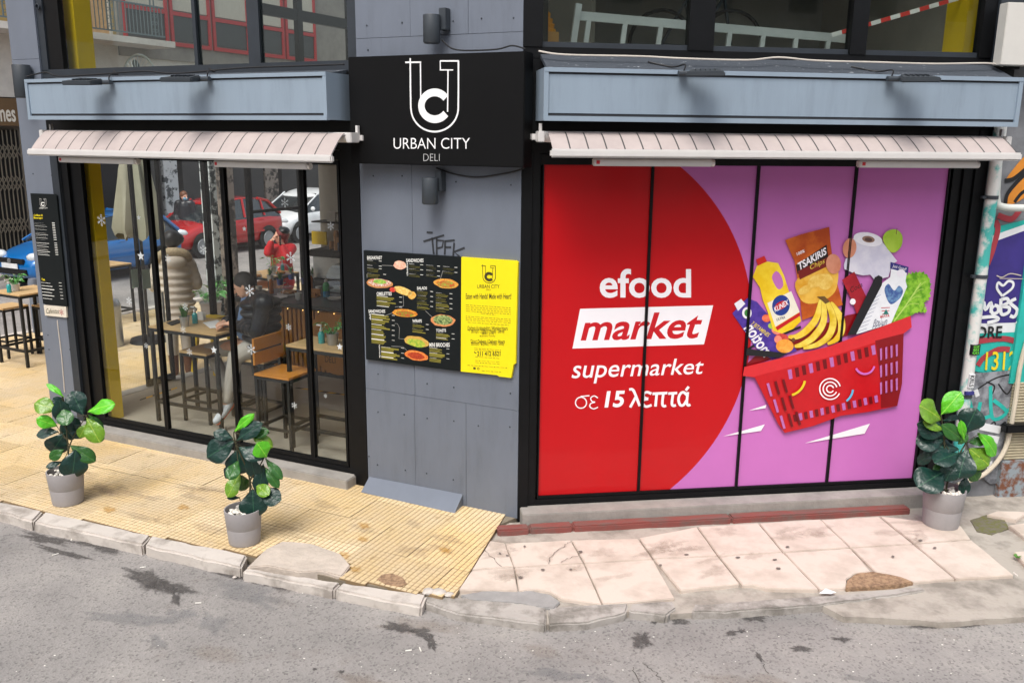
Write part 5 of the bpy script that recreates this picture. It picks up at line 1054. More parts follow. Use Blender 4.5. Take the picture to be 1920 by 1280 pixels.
fig('potted fig in grey pot in front of the deli glass by the cement patch', (459, 1014), 65, 0, 0, 700, 3.2, [[(1478, 850), (1500, 640), (1415, 420), (1402, 350)], [(1500, 640), (1560, 550), (1598, 480)]],
    [(1400, 355, 1498, 252, .25, 'L'), (1480, 310, 1506, 264, .35, 'L'), (1400, 390, 1285, 352, .5, 'D'), (1410, 400, 1236, 500, .62, 'D'), (1418, 405, 1530, 308, .4, 'D'), (1470, 375, 1602, 342, .38, 'M'), (1510, 372, 1634, 430, .5, 'O'), (1602, 505, 1560, 432, .85, 'L'), (1440, 445, 1425, 605, .75, 'D'), (1430, 440, 1555, 495, .5, 'D'), (1500, 480, 1522, 635, .5, 'D'), (1592, 508, 1692, 628, .3, 'M'), (1580, 542, 1552, 720, .42, 'D'), (1590, 560, 1664, 674, .35, 'M'), (1440, 600, 1362, 735, .5, 'O'), (1390, 540, 1340, 625, .5, 'D'), (1450, 610, 1482, 715, .5, 'M'), (1442, 742, 1366, 742, .35, 'D'), (1515, 690, 1520, 858, .8, 'D'), (1560, 715, 1664, 748, .7, 'D'), (1530, 660, 1605, 722, .5, 'O'), (1430, 520, 1380, 620, .5, 'M'), (1500, 440, 1570, 500, .6, 'D')], 5)
fig('potted fig in grey pot at the right end of the posters', (1763, 982), 71, SLAB_Z, 1660, 620, 2.908, [[(325, 930), (340, 820), (400, 680), (440, 600), (430, 510)], [(340, 820), (320, 600), (305, 455)]],
    [(305, 485, 220, 408, .7, 'O'), (303, 458, 404, 345, .55, 'L'), (310, 490, 416, 458, .25, 'D'), (322, 540, 234, 492, .4, 'O'), (330, 570, 212, 515, .6, 'D'), (330, 590, 178, 605, .6, 'D'), (402, 645, 252, 618, .55, 'D'), (270, 650, 180, 722, .45, 'D'), (400, 665, 278, 705, .5, 'D'), (430, 560, 492, 436, .75, 'D'), (430, 605, 352, 530, .4, 'M'), (430, 600, 414, 498, .28, 'L'), (455, 640, 575, 730, .75, 'O'), (510, 555, 636, 672, .42, 'L'), (452, 605, 545, 600, .45, 'M'), (445, 645, 400, 790, .75, 'D'), (470, 660, 530, 785, .5, 'D'), (385, 690, 335, 815, .6, 'D'), (325, 765, 196, 830, .72, 'D'), (440, 790, 430, 884, .5, 'D'), (465, 750, 505, 818, .7, 'M'), (335, 725, 272, 752, .45, 'M'), (395, 620, 440, 570, .5, 'M'), (350, 640, 300, 700, .6, 'D'), (420, 700, 480, 760, .6, 'D')], 8)
# ================================================================ INSIDE THE DELI
FZ = .085
m_steel = M('black_steel', (26, 28, 30), .5, var=.15); m_ply = M('table_wood', (196, 164, 118), .5, scale=3, var=.12, stretch=(1, 9, 1)); m_oak = M('slat_oak', (186, 122, 46), .5, scale=4, var=.16, stretch=(1, 1, .15))
def table(label, fr, x0, x1, y0, y1, z0, zt, group=None):
    t = thing('bar_table', label, 'table', fr, ((x0+x1)/2, (y0+y1)/2, z0), group); w_ = .035
    part(MB().box(x0, x1, y0, y1, zt-.022, zt, .003), 'tabletop', m_ply, t)
    for x in (x0+.02, x1-.02):
        for y in (y0+.02, y1-.02): part(MB().box(x-w_/2, x+w_/2, y-w_/2, y+w_/2, z0, zt-.024), 'leg', m_steel, t)
    for z, nm in ((zt-.042, 'top_rail'), (z0+.22, 'foot_rail')):
        for y in (y0+.02, y1-.02): part(MB().box(x0+.039, x1-.039, y-.015, y+.015, z-.016, z+.016), nm, m_steel, t)
        for x in (x0+.02, x1-.02): part(MB().box(x-.015, x+.015, y0+.039, y1-.039, z-.0155, z+.0155), nm, m_steel, t)
    return t
def stool(label, fr, x, y, z0, h, back=0., w_=.38, group=None, mat=None):
    t = thing('bar_chair' if back else 'bar_stool', label, 'bar chair' if back else 'bar stool', fr, (x, y, z0), group); a = w_/2; q = .03; mat = mat or m_ply
    part(MB().box(x-a, x+a, y-a, y+a, z0+h-.025, z0+h, .004), 'seat', mat, t)
    for sx in (-1, 1):
        for sy_ in (-1, 1):
            tall = back and sx == back
            part(MB().box(x+sx*(a-.016)-q/2, x+sx*(a-.016)+q/2, y+sy_*(a-.016)-q/2, y+sy_*(a-.016)+q/2, z0, z0+h-.027 if not tall else z0+h-.027), 'leg', m_steel, t)
            if tall: part(MB().box(x+sx*(a+.012)-.012, x+sx*(a+.012)+.012, y+sy_*(a-.016)-q/2, y+sy_*(a-.016)+q/2, z0+h-.026, z0+h+.34), 'back_post', m_steel, t)
    for z, nm in ((z0+.24, 'foot_rail'), (z0+h-.045, 'seat_rail')):
        for s_ in (-1, 1): part(MB().box(x-a+.033, x+a-.033, y+s_*(a-.016)-.012, y+s_*(a-.016)+.012, z-.012, z+.012), nm, m_steel, t); part(MB().box(x+s_*(a-.016)-.012, x+s_*(a-.016)+.012, y-a+.033, y+a-.033, z-.0125, z+.0125), nm, m_steel, t)
    if back:
        for k in range(2): part(MB().box(x+back*(a-.024), x+back*(a-.002), y-a-.005, y+a+.005, z0+h+.08+k*.14, z0+h+.2+k*.14, .003), 'back_slat', m_oak, t)
    return t
ZT = FZ+1.05
a, b, c = FL.g(285, 609, ZT), FL.g(400, 626.5, ZT), FL.g(444, 609, ZT)
T1 = (a.x, b.x+.03, min(a.y, b.y), c.y+.15); print('T1', T1, a, b, c)
table('bar table with wooden top, papers and snake plant where the man writes', FL, *T1, FZ, ZT)
a, b, c = FL.g(535, 646, ZT), FL.g(650, 661, ZT), FL.g(572, 630, ZT); T2 = (a.x, b.x+.1, (a.y+b.y)/2, c.y+.05); print('T2', T2)
table('bar table with wooden top and variegated plant before the slatted counter', FL, *T2, FZ, ZT)
p = FL.g(372, 657, FZ+.78); stool('wooden bar stool pushed under the table with the papers', FL, p.x, p.y+.1, FZ, .78)
p = FL.g(535, 695, FZ+.78); stool('wooden bar chair with slatted backrest beside the table with variegated plant', FL, p.x, p.y, FZ, .78, -1, .42, mat=m_oak); CH = p
# counter
p0 = FL.g(649, 712, FZ); p1 = FL.at(505, 700, p0.y); CY = p0.y; cx0, cx1 = FL.at(455, 640, CY).x, -.25; CZ = FL.at(649, 578, CY).z
ct = thing('shop_counter', 'deli counter fronted with upright oak slats under a black top', 'counter', FL, ((cx0+cx1)/2, CY, FZ))
part(MB().box(cx0, cx1, CY+.05, CY+.75, FZ, CZ-.05), 'body', m_dark, ct); part(MB().box(cx0-.04, cx1, CY-.06, CY+.8, CZ-.05, CZ, .004), 'worktop', M('counter_black', (48, 50, 54), .35, var=.1), ct)
k = 0; x = cx0+.02
while x < cx1: part(MB().box(x, x+.042, CY, CY+.047, FZ+.06, CZ-.07), 'slat', m_oak, ct); x += .07
part(MB().box(cx0, cx1, CY+.02, CY+.048, FZ, FZ+.055), 'plinth', m_dark, ct)
ds = thing('round_sign', 'round oak plaque with DELI lettering hung on the slatted counter', 'sign', FL, (FL.at(625, 640, CY-.03).x, CY, .5)); q = FL.at(628, 642, CY-.03); rds = abs(FL.at(628, 584, CY-.03).z-FL.at(628, 705, CY-.03).z)/2
m1 = MB(); m1.lathe([(rds, -.03), (rds, -.002)], (q.x+.02, CY, q.z), 48, True, 'y'); part(m1, 'disc', m_oak, ds)
d0, d1 = FL.at(609, 667, CY-.032), FL.at(629, 681, CY-.032); part(text_mb('DELI', d0.x, d1.z, d1.x, d0.z, CY-.0315), 'lettering', m_mdk, ds)
fl_ = thing('fairy_lights', 'string of tiny warm fairy lights under the counter edge', 'lights', FL, (cx0, CY-.05, CZ-.06)); m_fairy = M('fairy_bulb', (255, 196, 110), .5, emit=3.)
m1 = MB(); m1.tube([(cx0+k*.12, CY-.045, CZ-.062-.012*(k % 2)) for k in range(int((cx1-cx0)/.12))], .003, 4); part(m1, 'wire', m_cable, fl_)
for k in range(int((cx1-cx0)/.24)): m1 = MB(); m1.ball((cx0+.1+k*.24, CY-.05, CZ-.072), .007, sub=1); part(m1, 'bulb', m_fairy, fl_)
# warning tape on the floor
m_tape = M('tape_yellow', (226, 170, 20), .6)
def tape(pts, label):
    P = [FL.g(x, y, FZ) for x, y in pts]; t = thing('floor_tape', label, 'tape', FL, tuple(P[0])); a, b = P[0], P[-1]; d = (b-a); n = int(d.length/.09); nn = Vector((-d.y, d.x, 0)).normalized()*.022
    for k in range(n):
        u, v = a+d*(k/n), a+d*((k+1)/n-.0); m1 = MB(); zz = Vector((0, 0, .003)); sk = d.normalized()*.02; m1.add([u-nn+zz-sk, v-nn+zz-sk, v+nn+zz+sk, u+nn+zz+sk], [(0, 1, 2, 3)]); part(m1, 'stripe', m_tape if k % 2 else m_steel, t)
tape([(262, 750), (332, 727)], 'yellow and black warning tape by the side entrance'); tape([(556, 727), (652, 741)], 'yellow and black warning tape in front of the counter')
# small things on tables and counter
m_zinc = M('zinc', (176, 180, 184), .35, .8, var=.1, scale=20); m_gel = M('gel_teal', (40, 150, 150), .15, var=.1, coat=.5); m_gel2 = M('gel_green', (40, 170, 90), .15, coat=.5); m_grass = M('grass_leaf', (52, 110, 44), .5, var=.3, scale=20); m_var = M('variegated_leaf', (70, 140, 60), .45, scale=25, c2=(222, 232, 200), thr=(.36, .44))
def small_plant(label, P, fr=FL, kind='grass', r=.05, h=.1, n=26, pot=m_zinc, seed=1, cat='plant'):
    rr = random.Random(seed); t = thing('table_plant', label, cat, fr, tuple(P)); m1 = MB(); m1.lathe([(r*.78, 0), (r*.98, h*.9), (r*1.05, h*.92), (r*1.05, h), (r*.95, h), (r*.9, h-.012)], tuple(P), 20); part(m1, 'pot', pot, t, True)
    m1 = MB(); mt = m_grass if kind == 'grass' else m_var
    for k in range(n):
        a = rr.uniform(0, 6.28); q = rr.uniform(0, r*.6); o = Vector(P)+Vector((math.cos(a)*q, math.sin(a)*q, h-.01)); d = Vector((math.cos(a), math.sin(a), 0))
        if kind == 'grass':
            l = rr.uniform(.07, .14)*r/.05; s_ = Vector((-d.y, d.x, 0))*.006; e = o+d*l*.4+Vector((0, 0, l)); m = o+d*l*.12+Vector((0, 0, l*.6)); m1.add([o-s_, o+s_, m+s_, m-s_, e], [(0, 1, 2, 3), (3, 2, 4)])
        else:
            l = rr.uniform(.06, .17)*r/.05; st = o+d*l*.45+Vector((0, 0, l*.7)); lf = rr.uniform(.04, .07)*r/.05; s_ = Vector((-d.y, d.x, .2)).normalized()*lf*.3; m1.tube([o, st], .002, 4); e = st+d*lf+Vector((0, 0, -lf*.3)); m1.add([st, st+d*lf*.5+s_, e, st+d*lf*.5-s_], [(0, 1, 2, 3)])
    part(m1, 'foliage', mt, t, kind='stuff'); return t
def bottle(label, P, fr=FL, mat=m_gel, r=.03, h=.12, pump=True, capm=m_white):
    t = thing('pump_bottle' if pump else 'bottle', label, 'bottle', fr, tuple(P)); m1 = MB(); m1.lathe([(r*.95, 0), (r, .006), (r, h*.78), (r*.7, h*.92), (r*.4, h)], tuple(P), 18); part(m1, 'body', mat, t, True)
    m1 = MB(); x, y, z = P; m1.lathe([(r*.5, h), (r*.5, h+.025), (r*.18, h+.03), (r*.18, h+.055)], tuple(P), 12); 
    if pump: m1.box(x-.05, x+.008, y-.008, y+.008, z+h+.05, z+h+.064)
    part(m1, 'pump' if pump else 'cap', capm, t); return t
def on(px, py, z): return FL.g(px, py, z)
p = on(347, 612, ZT); small_plant('spiky green plant in zinc pot on the table with papers', (p.x, p.y, ZT), r=.052, h=.11, n=44, seed=2)
p = on(366, 606, ZT); bottle('teal pump bottle beside the spiky plant', (p.x, p.y, ZT))
p = on(624, 646, ZT); small_plant('variegated leafy plant in zinc pot on the table by the jamb', (p.x, p.y, ZT), kind='leaf', r=.058, h=.115, n=22, seed=5)
p = on(603, 643, ZT); bottle('teal pump bottle beside the variegated plant', (p.x, p.y, ZT), r=.033, h=.12)
for k, q in enumerate(([(380, 605), (408, 600), (424, 612), (394, 616)], [(392, 603), (424, 604), (432, 612), (404, 616)])):
    Q = [on(*v, ZT) for v in q]; m1 = MB(); m1.add([v+Vector((0, 0, .003+k*.003)) for v in Q], [(0, 1, 2, 3)]); solo(m1, 'paper_sheet', MATS['paper'], ['white paper sheet spread on the table under the writing hand', 'white paper sheet lying across the other sheet on the table'][k], 'paper', FL, tuple(Q[0]))
m1 = MB(); Q = [on(*v, ZT) for v in ((312, 606), (332, 600), (342, 604), (322, 611))]; m1.prism([(v.x, v.y) for v in Q], ZT+.001, ZT+.008); solo(m1, 'menu_card', m_mblack, 'dark menu card lying beside the spiky plant', 'menu', FL, tuple(Q[0]))
p = on(376, 600, ZT); m1 = MB(); m1.box(p.x-.04, p.x+.04, p.y, p.y+.004, ZT, ZT+.09); m1.box(p.x-.04, p.x+.04, p.y+.035, p.y+.039, ZT, ZT+.085); solo(m1, 'napkin_holder', m_white, 'white napkin holder behind the teal bottle', 'holder', FL, (p.x, p.y, ZT))
cz = lambda px, py: FL.g(px, py, CZ)
p = cz(612, 556); bottle('large clear pump bottle of green and blue gel on the counter', (p.x, p.y, CZ), r=.045, h=.2, mat=m_gel2); m1 = MB(); m1.lathe([(.0465, .002), (.0465, .08)], (p.x, p.y, CZ), 18); 
solo(m1, 'gel_filling', M('gel_blue', (50, 150, 190), .15, coat=.5), 'blue gel layer in the large pump bottle', 'gel', FL, (p.x, p.y, CZ), smooth=True)
m_pastry = M('pastry', (196, 128, 50), .6, scale=30, c2=(150, 86, 30), thr=(.4, .6)); m_dome = glass('dome_glass', (244, 246, 246), .08, .8)
def dome(label, P, r, h, n, stand=0.):
    t = thing('cake_dome', label, 'cake dome', FL, tuple(P)); x, y, z = P; m1 = MB(); m1.lathe([(r*.5, 0), (r*.12, .01), (r*.1, stand), (r*1.08, stand+.006), (r*1.08, stand+.014)], P, 24); part(m1, 'plate', m_white if not stand else m_zinc, t, True)
    m1 = MB(); m1.lathe([(r, stand+.015), (r*.98, stand+h*.5), (r*.75, stand+h*.85), (r*.3, stand+h), (.012, stand+h+.004), (.018, stand+h+.02), (.004, stand+h+.04)], P, 24, False); part(m1, 'glass_cover', m_dome, t, True)
    for k in range(n):
        a = k*2.4; q = r*.55*math.sqrt((k+.5)/n); m1 = MB(); m1.ball((x+q*math.cos(a), y+q*math.sin(a), z+stand+.035), .04, (1.2, .8, .6), 2, .06); part(m1, 'pastry', m_pastry, t, True)
p = cz(541, 552); dome('glass dome over golden pastries on the counter', (p.x, p.y, CZ), .14, .12, 9); p = cz(515, 533); dome('tall glass dome on a stand behind the pastries', (p.x, p.y+.15, CZ), .13, .17, 3, .12); p = cz(470, 530); dome('small glass dome at the end of the counter', (p.x, p.y+.1, CZ), .1, .1, 4, .05)
p = cz(586, 556); ob = thing('oak_tray', 'small oak tray of wrapped snacks on the counter', 'tray', FL, (p.x, p.y, CZ)); m1 = MB(); m1.box(p.x-.09, p.x+.09, p.y-.06, p.y+.06, CZ, CZ+.012); m1.box(p.x-.09, p.x+.09, p.y-.062, p.y-.05, CZ+.012, CZ+.05); m1.box(p.x-.09, p.x+.09, p.y+.05, p.y+.062, CZ+.012, CZ+.1); part(m1, 'tray', m_oak, ob)
for k in range(4): m1 = MB(); m1.ball((p.x-.05+k*.033, p.y, CZ+.035), .028, (1, .8, .7), 1, .1); part(m1, 'snack', m_pastry, ob)
for k, (px, py) in enumerate(((508, 538), (490, 530), (555, 536), (572, 528), (530, 527))): p = cz(px, py); small_plant(['short grassy plant beside the tall glass dome', 'grassy plant at the counter end near the small dome', 'grassy plant in dark pot behind the pastries dome', 'grassy plant next to the coffee machine', 'low grassy plant between the domes'][k], (p.x, p.y+.2, CZ), r=.05, h=.09, n=30, pot=[M('blue_pot', (40, 60, 120), .4), m_zinc][k % 2], seed=20+k)
for k, (px, py, kind) in enumerate(((525, 560, 0), (560, 562, 1), (575, 545, 2), (598, 549, 1), (628, 562, 0), (640, 556, 2), (486, 548, 1), (500, 552, 2))):
    p = cz(px, py)
    if kind == 0: m1 = MB(); m1.lathe([(.05, 0), (.09, .012), (.1, .03)], (p.x, p.y, CZ), 20); solo(m1, 'saucer', m_white, ['white saucer beside the pastry dome', '', '', '', 'white saucer near the large gel bottle'][k], 'saucer', FL, (p.x, p.y, CZ), smooth=True)
    elif kind == 1: m1 = MB(); m1.lathe([(.03, 0), (.04, .01), (.045, .09), (.042, .09), (.036, .02)], (p.x, p.y, CZ), 16); solo(m1, 'coffee_cup', M('cup_white', (226, 224, 220), .4), {1: 'white cup between pastry dome and oak tray', 3: 'white cup beside the oak tray', 6: 'white cup at the counter end'}[k], 'cup', FL, (p.x, p.y, CZ), smooth=True)
    else: bottle({2: 'amber bottle behind the oak tray', 5: 'amber bottle beside the display case', 7: 'amber bottle near the small dome'}[k], (p.x, p.y+.1, CZ), mat=M('amber', (176, 96, 24), .2, coat=.4), r=.03, h=.2, pump=False)
# display chiller and coffee machine
m_case = glass('case_glass', (226, 236, 236), .08, .8)
p = cz(640, 548); a = FL.at(655, 500, p.y)
cs_ = thing('display_case', 'curved glass display case on the counter', 'display case', FL, (p.x+.1, p.y+.2, CZ)); m1 = MB(); X0, X1 = p.x-.25, p.x+.6
prof = [(p.y-.05, CZ+.01), (p.y-.04, CZ+.12), (p.y+.02, CZ+.24), (p.y+.12, CZ+.32), (p.y+.3, CZ+.35)]; m1.v += [Vector((x, y, z)) for x in (X0, X1) for y, z in prof]; m1.f += [(k, k+1, k+6, k+5) for k in range(4)]; m1.mi += [0]*4; part(m1, 'curved_glass', m_case, cs_, True); part(MB().box(X0, X1, p.y-.05, p.y+.3, CZ+.001, CZ+.012), 'shelf', m_zinc, cs_)
for k in range(6): m1 = MB(); m1.lathe([(.03, .013), (.045, .06)], (X0+.1+k*.1, p.y+.1, CZ), 12); part(m1, 'bowl', [m_white, m_pastry, m_grass][k % 3], cs_)
BY = 4.6-.02
q = FL.at(628, 470, BY-.5); em = thing('coffee_machine', 'steel coffee machine with paper cups stacked on top', 'coffee machine', FL, (q.x, BY-.4, FZ)); zt = q.z
part(MB().box(q.x-.42, q.x+.6, BY-.55, BY-.1, zt-.1, zt, .01), 'top', m_dark, em); part(MB().box(q.x-.4, q.x+.58, BY-.5, BY-.1, zt-.42, zt-.1, .01), 'body', m_zinc, em); part(MB().box(q.x-.42, q.x+.6, BY-.62, BY-.1, FZ, zt-.43, .01), 'cabinet', m_dark, em)
m_cup = M('kraft_cup', (172, 128, 84), .8, var=.1)
for k, (dx, n_) in enumerate(((-.16, 2), (-.02, 9), (.09, 8), (.2, 11), (.28, 4), (.02, 5))):
    cpst = thing('cup_stack', 'stack of brown paper cups on the coffee machine', 'cups', FL, (q.x+dx, BY-.35, zt), 'paper cup stacks on the coffee machine')
    for j in range(n_): m1 = MB(); m1.lathe([(.042, 0), (.032, .022 if j < n_-1 else .085)], (q.x+dx, BY-.35-.08*(k % 2), zt+.002+j*.024), 14); part(m1, 'cup', m_cup, cpst, True)
m1 = MB(); m1.lathe([(.045, 0), (.045, .11), (.04, .12)], (q.x+.1, BY-.5, zt), 14); solo(m1, 'blue_tumbler', M('navy_pot', (30, 40, 70), .5), 'dark blue tumbler standing before the paper cups', 'tumbler', FL, (q.x+.1, BY-.5, zt))
q2 = FL.at(600, 440, BY-.1); solo(MB().box(q2.x-.14, q2.x+.13, BY-.12, BY-.1, FL.at(600, 458, BY-.1).z, FL.at(600, 434, BY-.1).z), 'yellow_box', m_yel, 'yellow carton behind the paper cups', 'box', FL, (q2.x, BY-.12, q2.z))
zz_ = FL.at(620, 415, BY-.2).z; shf = thing('wall_shelf', 'wall shelf with pale boxes above the coffee machine', 'shelf', FL, (-3.9, BY-.2, zz_)); q3 = FL.at(628, 410, BY-.2); part(MB().box(q3.x-.35, q3.x+.6, BY-.3, BY, zz_-.02, zz_), 'board', m_dark, shf)
for k in range(3): solo(MB().box(q3.x-.1+k*.17, q3.x+.05+k*.17, BY-.26, BY-.1, zz_+.001, zz_+.14-.03*k), 'carton', M('carton_grey', (150, 144, 138), .8, var=.15), ['pale carton on the wall shelf above the yellow carton', 'lower pale carton in the middle of the wall shelf', 'lowest pale carton at the jamb end of the wall shelf'][k], 'box', FL, (q3.x+k*.17, BY-.2, zz_))
# yellow plastic stool
p = FL.g(404, 694, FZ); ys = thing('yellow_stool', 'yellow plastic stool behind the seated man', 'stool', FL, (p.x, p.y, FZ)); yx, yy_ = p.x, p.y; hs_ = .72
part(MB().box(yx-.14, yx+.14, yy_-.14, yy_+.14, FZ+hs_-.05, FZ+hs_, .012), 'seat', m_yel, ys)
for sx in (-1, 1):
    for s_ in (-1, 1): m1 = MB(); m1.bar((yx+sx*.19, yy_+s_*.19, FZ), (yx+sx*.12, yy_+s_*.12, FZ+hs_-.05), .05); part(m1, 'leg', m_yel, ys)
# ================================================================ SIDE FRONT (towards the side street)
ss = thing('side_shop_front', 'open side front of the deli with black posts and glass door leaf', 'shop front', FS, (2.5, 0, FZ))
for k, px in enumerate((390, 470, 566)): x = FS.at(px, 430, 0).x; part(MB().box(x-.035, x+.035, -.03, .03, .02, 2.98), 'post', m_black, ss)
part(MB().box(.15, 5., -.05, .05, 2.86, 2.98), 'header', m_black, ss); x = FS.at(566, 430, 0).x; part(MB().box(FS.at(470, 430, 0).x+.036, x-.036, -.02, .02, FS.at(520, 393, 0).z-.02, FS.at(520, 393, 0).z+.02), 'transom', m_black, ss)
part(MB().box(.1, 5.05, -.06, .12, -.03, FZ+.004), 'threshold', m_conc, ss)
solo(MB().box(FL.at(176, 500, .2).x, FL.at(191, 500, .2).x, .16, .3, FZ, 2.98), 'yellow_column', m_yel, 'yellow painted column inside the glass next to the end pillar', 'column', FL, (FL.at(183, 500, .2).x, .23, FZ))
solo(MB().box(FL.at(122, 70, .25).x, FL.at(151, 70, .25).x, .2, .4, ZF1-.05, ZTOP-.06), 'yellow_column', m_yel, 'yellow painted column behind the upper window', 'column', FL, (FL.at(135, 70, .25).x, .3, ZF1-.05))
d0 = FS.at(262, 560, 0).x; d1 = FS.at(316, 560, 0).x
dr = thing('glass_door', 'glass door leaf with PULL plate and pale stickers at the side entrance', 'door', FS, (d0, .0, FZ)); m1 = MB(); m1.box(d0, d0+.04, -.02, .02, FZ+.01, 2.85); m1.box(d1-.04, d1, -.02, .02, FZ+.01, 2.85); m1.box(d0+.04, d1-.04, -.02, .02, FZ+.01, FZ+.09); part(m1, 'frame', m_black, dr); part(MB().box(d0+.04, d1-.04, -.003, .003, FZ+.09, 2.85), 'pane', m_glass, dr)
m_stk = M('sticker_green', (190, 214, 206), .6, var=.06)
for xa, ya, xb, yb in ((226, 506, 244, 538), (246, 506, 264, 540), (266, 508, 280, 526)):
    a, b = FS.at(xa+20, ya, -.01), FS.at(xb+20, yb, -.01); part(MB().box(a.x, b.x, -.006, -.004, b.z, a.z), 'sticker', m_stk, dr)
a, b = FS.at(287, 526, -.01), FS.at(302, 546, -.01); pk = part(MB().box(a.x, b.x, -.006, -.004, b.z, a.z), 'pull_plate', m_mblack, dr); part(text_mb('PULL', a.x+.02, (a.z+b.z)/2-.02, b.x-.02, (a.z+b.z)/2+.03, -.0068), 'lettering', m_mwh, pk)
m1 = MB(); a = FS.at(306, 570, -.06); m1.tube([(a.x, -.06, a.z-.35), (a.x, -.06, a.z+.15)], .014, 8); part(m1, 'handle', m_zinc, dr)
# ================================================================ UPPER ROOMS
m_alu = M('ladder_aluminium', (196, 200, 200), .4, .3, var=.06)
def uR(px, py, y): p = FR.at(px, py, y); return Vector((p.x, y, p.z))
ld = thing('ladder', 'aluminium ladder lying on its side behind the upper windows', 'ladder', FR, tuple(uR(1080, 92, .7)))
r0, r1 = (uR(1068, 90, .7), uR(1080, 12, .7)), (uR(1562, 96, .95), uR(1592, 66, .95))
for a, b in ((uR(1084, 30, .7), uR(1595, 74, .95)), (uR(1075, 98, .7), uR(1590, 112, .95))): m1 = MB(); m1.bar(a, b, .03, .07); part(m1, 'rail', m_alu, ld)
for k in range(8): u = (k+.3)/8; a, b = uR(1084, 30, .7).lerp(uR(1595, 74, .95), u), uR(1075, 98, .7).lerp(uR(1590, 112, .95), u); m1 = MB(); m1.bar(a, b, .03, .04); part(m1, 'rung', m_alu, ld)
m1 = MB(); m1.bar(uR(1072, 98, .68), uR(1085, 8, .68), .05, .05); part(m1, 'stabiliser', m_alu, ld)
a, b = uR(1016, 100, .5), uR(1048, 60, .5); solo(MB().box(a.x-.1, b.x, .5, .8, a.z-.05, b.z), 'cardboard_box', M('cardboard', (186, 140, 84), .85), 'brown cardboard box beside the ladder upstairs', 'box', FR, (a.x, .6, a.z-.05))
m1 = MB(); z0 = b.z; m1.lathe([(.1, 0), (.1, .03), (.085, .035), (.09, .07), (.07, .075), (.075, .11), (.05, .115), (.055, .15), (.03, .18)], ((a.x+b.x)/2-.03, .65, z0+.002), 18); solo(m1, 'orange_baskets', M('orange_basket', (206, 140, 40), .6), 'stacked orange bowls on the cardboard box upstairs', 'bowls', FR, ((a.x+b.x)/2, .65, z0), smooth=True)
m_tp = M('tape_red', (206, 50, 40), .6); m_tpw = M('tape_white', (226, 224, 220), .6); tp = thing('barrier_tape', 'red and white barrier tape strung across the upper room', 'tape', FR, tuple(uR(1600, 55, .6)))
A_, B2 = uR(1560, 66, .6), uR(1850, -18, .6)
for k in range(16):
    a, b = A_.lerp(B2, k/16), A_.lerp(B2, (k+1)/16); m1 = MB(); m1.bar(a, b, .003, .035); part(m1, 'stripe', m_tp if k % 2 else m_tpw, tp)
bk = thing('bicycle', 'dark bicycle parked behind the ladder upstairs', 'bicycle', FR, tuple(uR(1300, 95, 1.3))); 
for px in (1240, 1370):
    c = uR(px, 85, 1.3); m1 = MB(); m1.tube([(c.x+.3*math.cos(k*.2618), 1.3, c.z+.3*math.sin(k*.2618)) for k in range(25)], .018, 6); part(m1, 'wheel', m_black, bk, True)
c0, c1_ = uR(1240, 85, 1.3), uR(1370, 85, 1.3); m_ = (c0+c1_)/2; m1 = MB(); tp_ = m_+Vector((-.12, 0, .38)); hd_2 = m_+Vector((.24, 0, .42)); bb_ = m_+Vector((-.03, 0, -.02))
for a, b in ((c0, bb_), (c0, tp_), (bb_, tp_), (bb_, hd_2), (tp_, hd_2), (hd_2, c1_), (hd_2, hd_2+Vector((-.03, 0, .12))), (tp_, tp_+Vector((-.03, 0, .1)))): m1.tube([a, b], .016, 6)
part(m1, 'frame', m_anth, bk); m1 = MB(); h_ = hd_2+Vector((-.03, 0, .12)); m1.tube([h_+Vector((0, -.25, 0)), h_, h_+Vector((0, .25, 0))], .012, 6); part(m1, 'handlebar', m_black, bk); m1 = MB(); m1.ball(tp_+Vector((-.04, 0, .12)), .06, (1.8, .8, .4)); part(m1, 'saddle', m_black, bk)
fn = thing('standing_fan', 'round wire fan standing behind the upper window over the deli', 'fan', FL, tuple(FL.at(262, 128, .7))); c = FL.at(262, 146, .7); m1 = MB(); rf = abs(FL.at(262, 103, .7).z-c.z)
m1.tube([(c.x+rf*math.cos(k*.2618), .7, c.z+rf*math.sin(k*.2618)) for k in range(25)], .012, 6); part(m1, 'guard_ring', m_zinc, fn)
for k in range(24): m1 = MB(); m1.tube([(c.x, .66, c.z), (c.x+rf*math.cos(k*.2618), .7, c.z+rf*math.sin(k*.2618))], .003, 4); part(m1, 'guard_wire', m_zinc, fn)
for k in range(4): m1 = MB(); a = k*1.57+.4; m1.ball((c.x+rf*.5*math.cos(a), .71, c.z+rf*.5*math.sin(a)), rf*.38, (1, .12, .6), 2, 0, Matrix.Rotation(-a, 3, 'Y')); part(m1, 'blade', m_lampm, fn, True)
# side windows of the upper left room
us = thing('upper_side_windows', 'dark framed side windows of the upper room towards the side street', 'window', FS, (2.5, 0, ZF1)); 
for px in (484, 560, 655): x = FS.at(px, 60, 0).x; part(MB().box(x-.05, x+.05, -.04, .04, ZF1-.05, ZTOP-.05), 'mullion', m_black, us)
part(MB().box(FS.at(484, 20, 0).x+.051, FS.at(655, 20, 0).x-.051, -.035, .035, FS.at(530, 30, 0).z-.03, FS.at(530, 14, 0).z), 'transom', m_black, us)
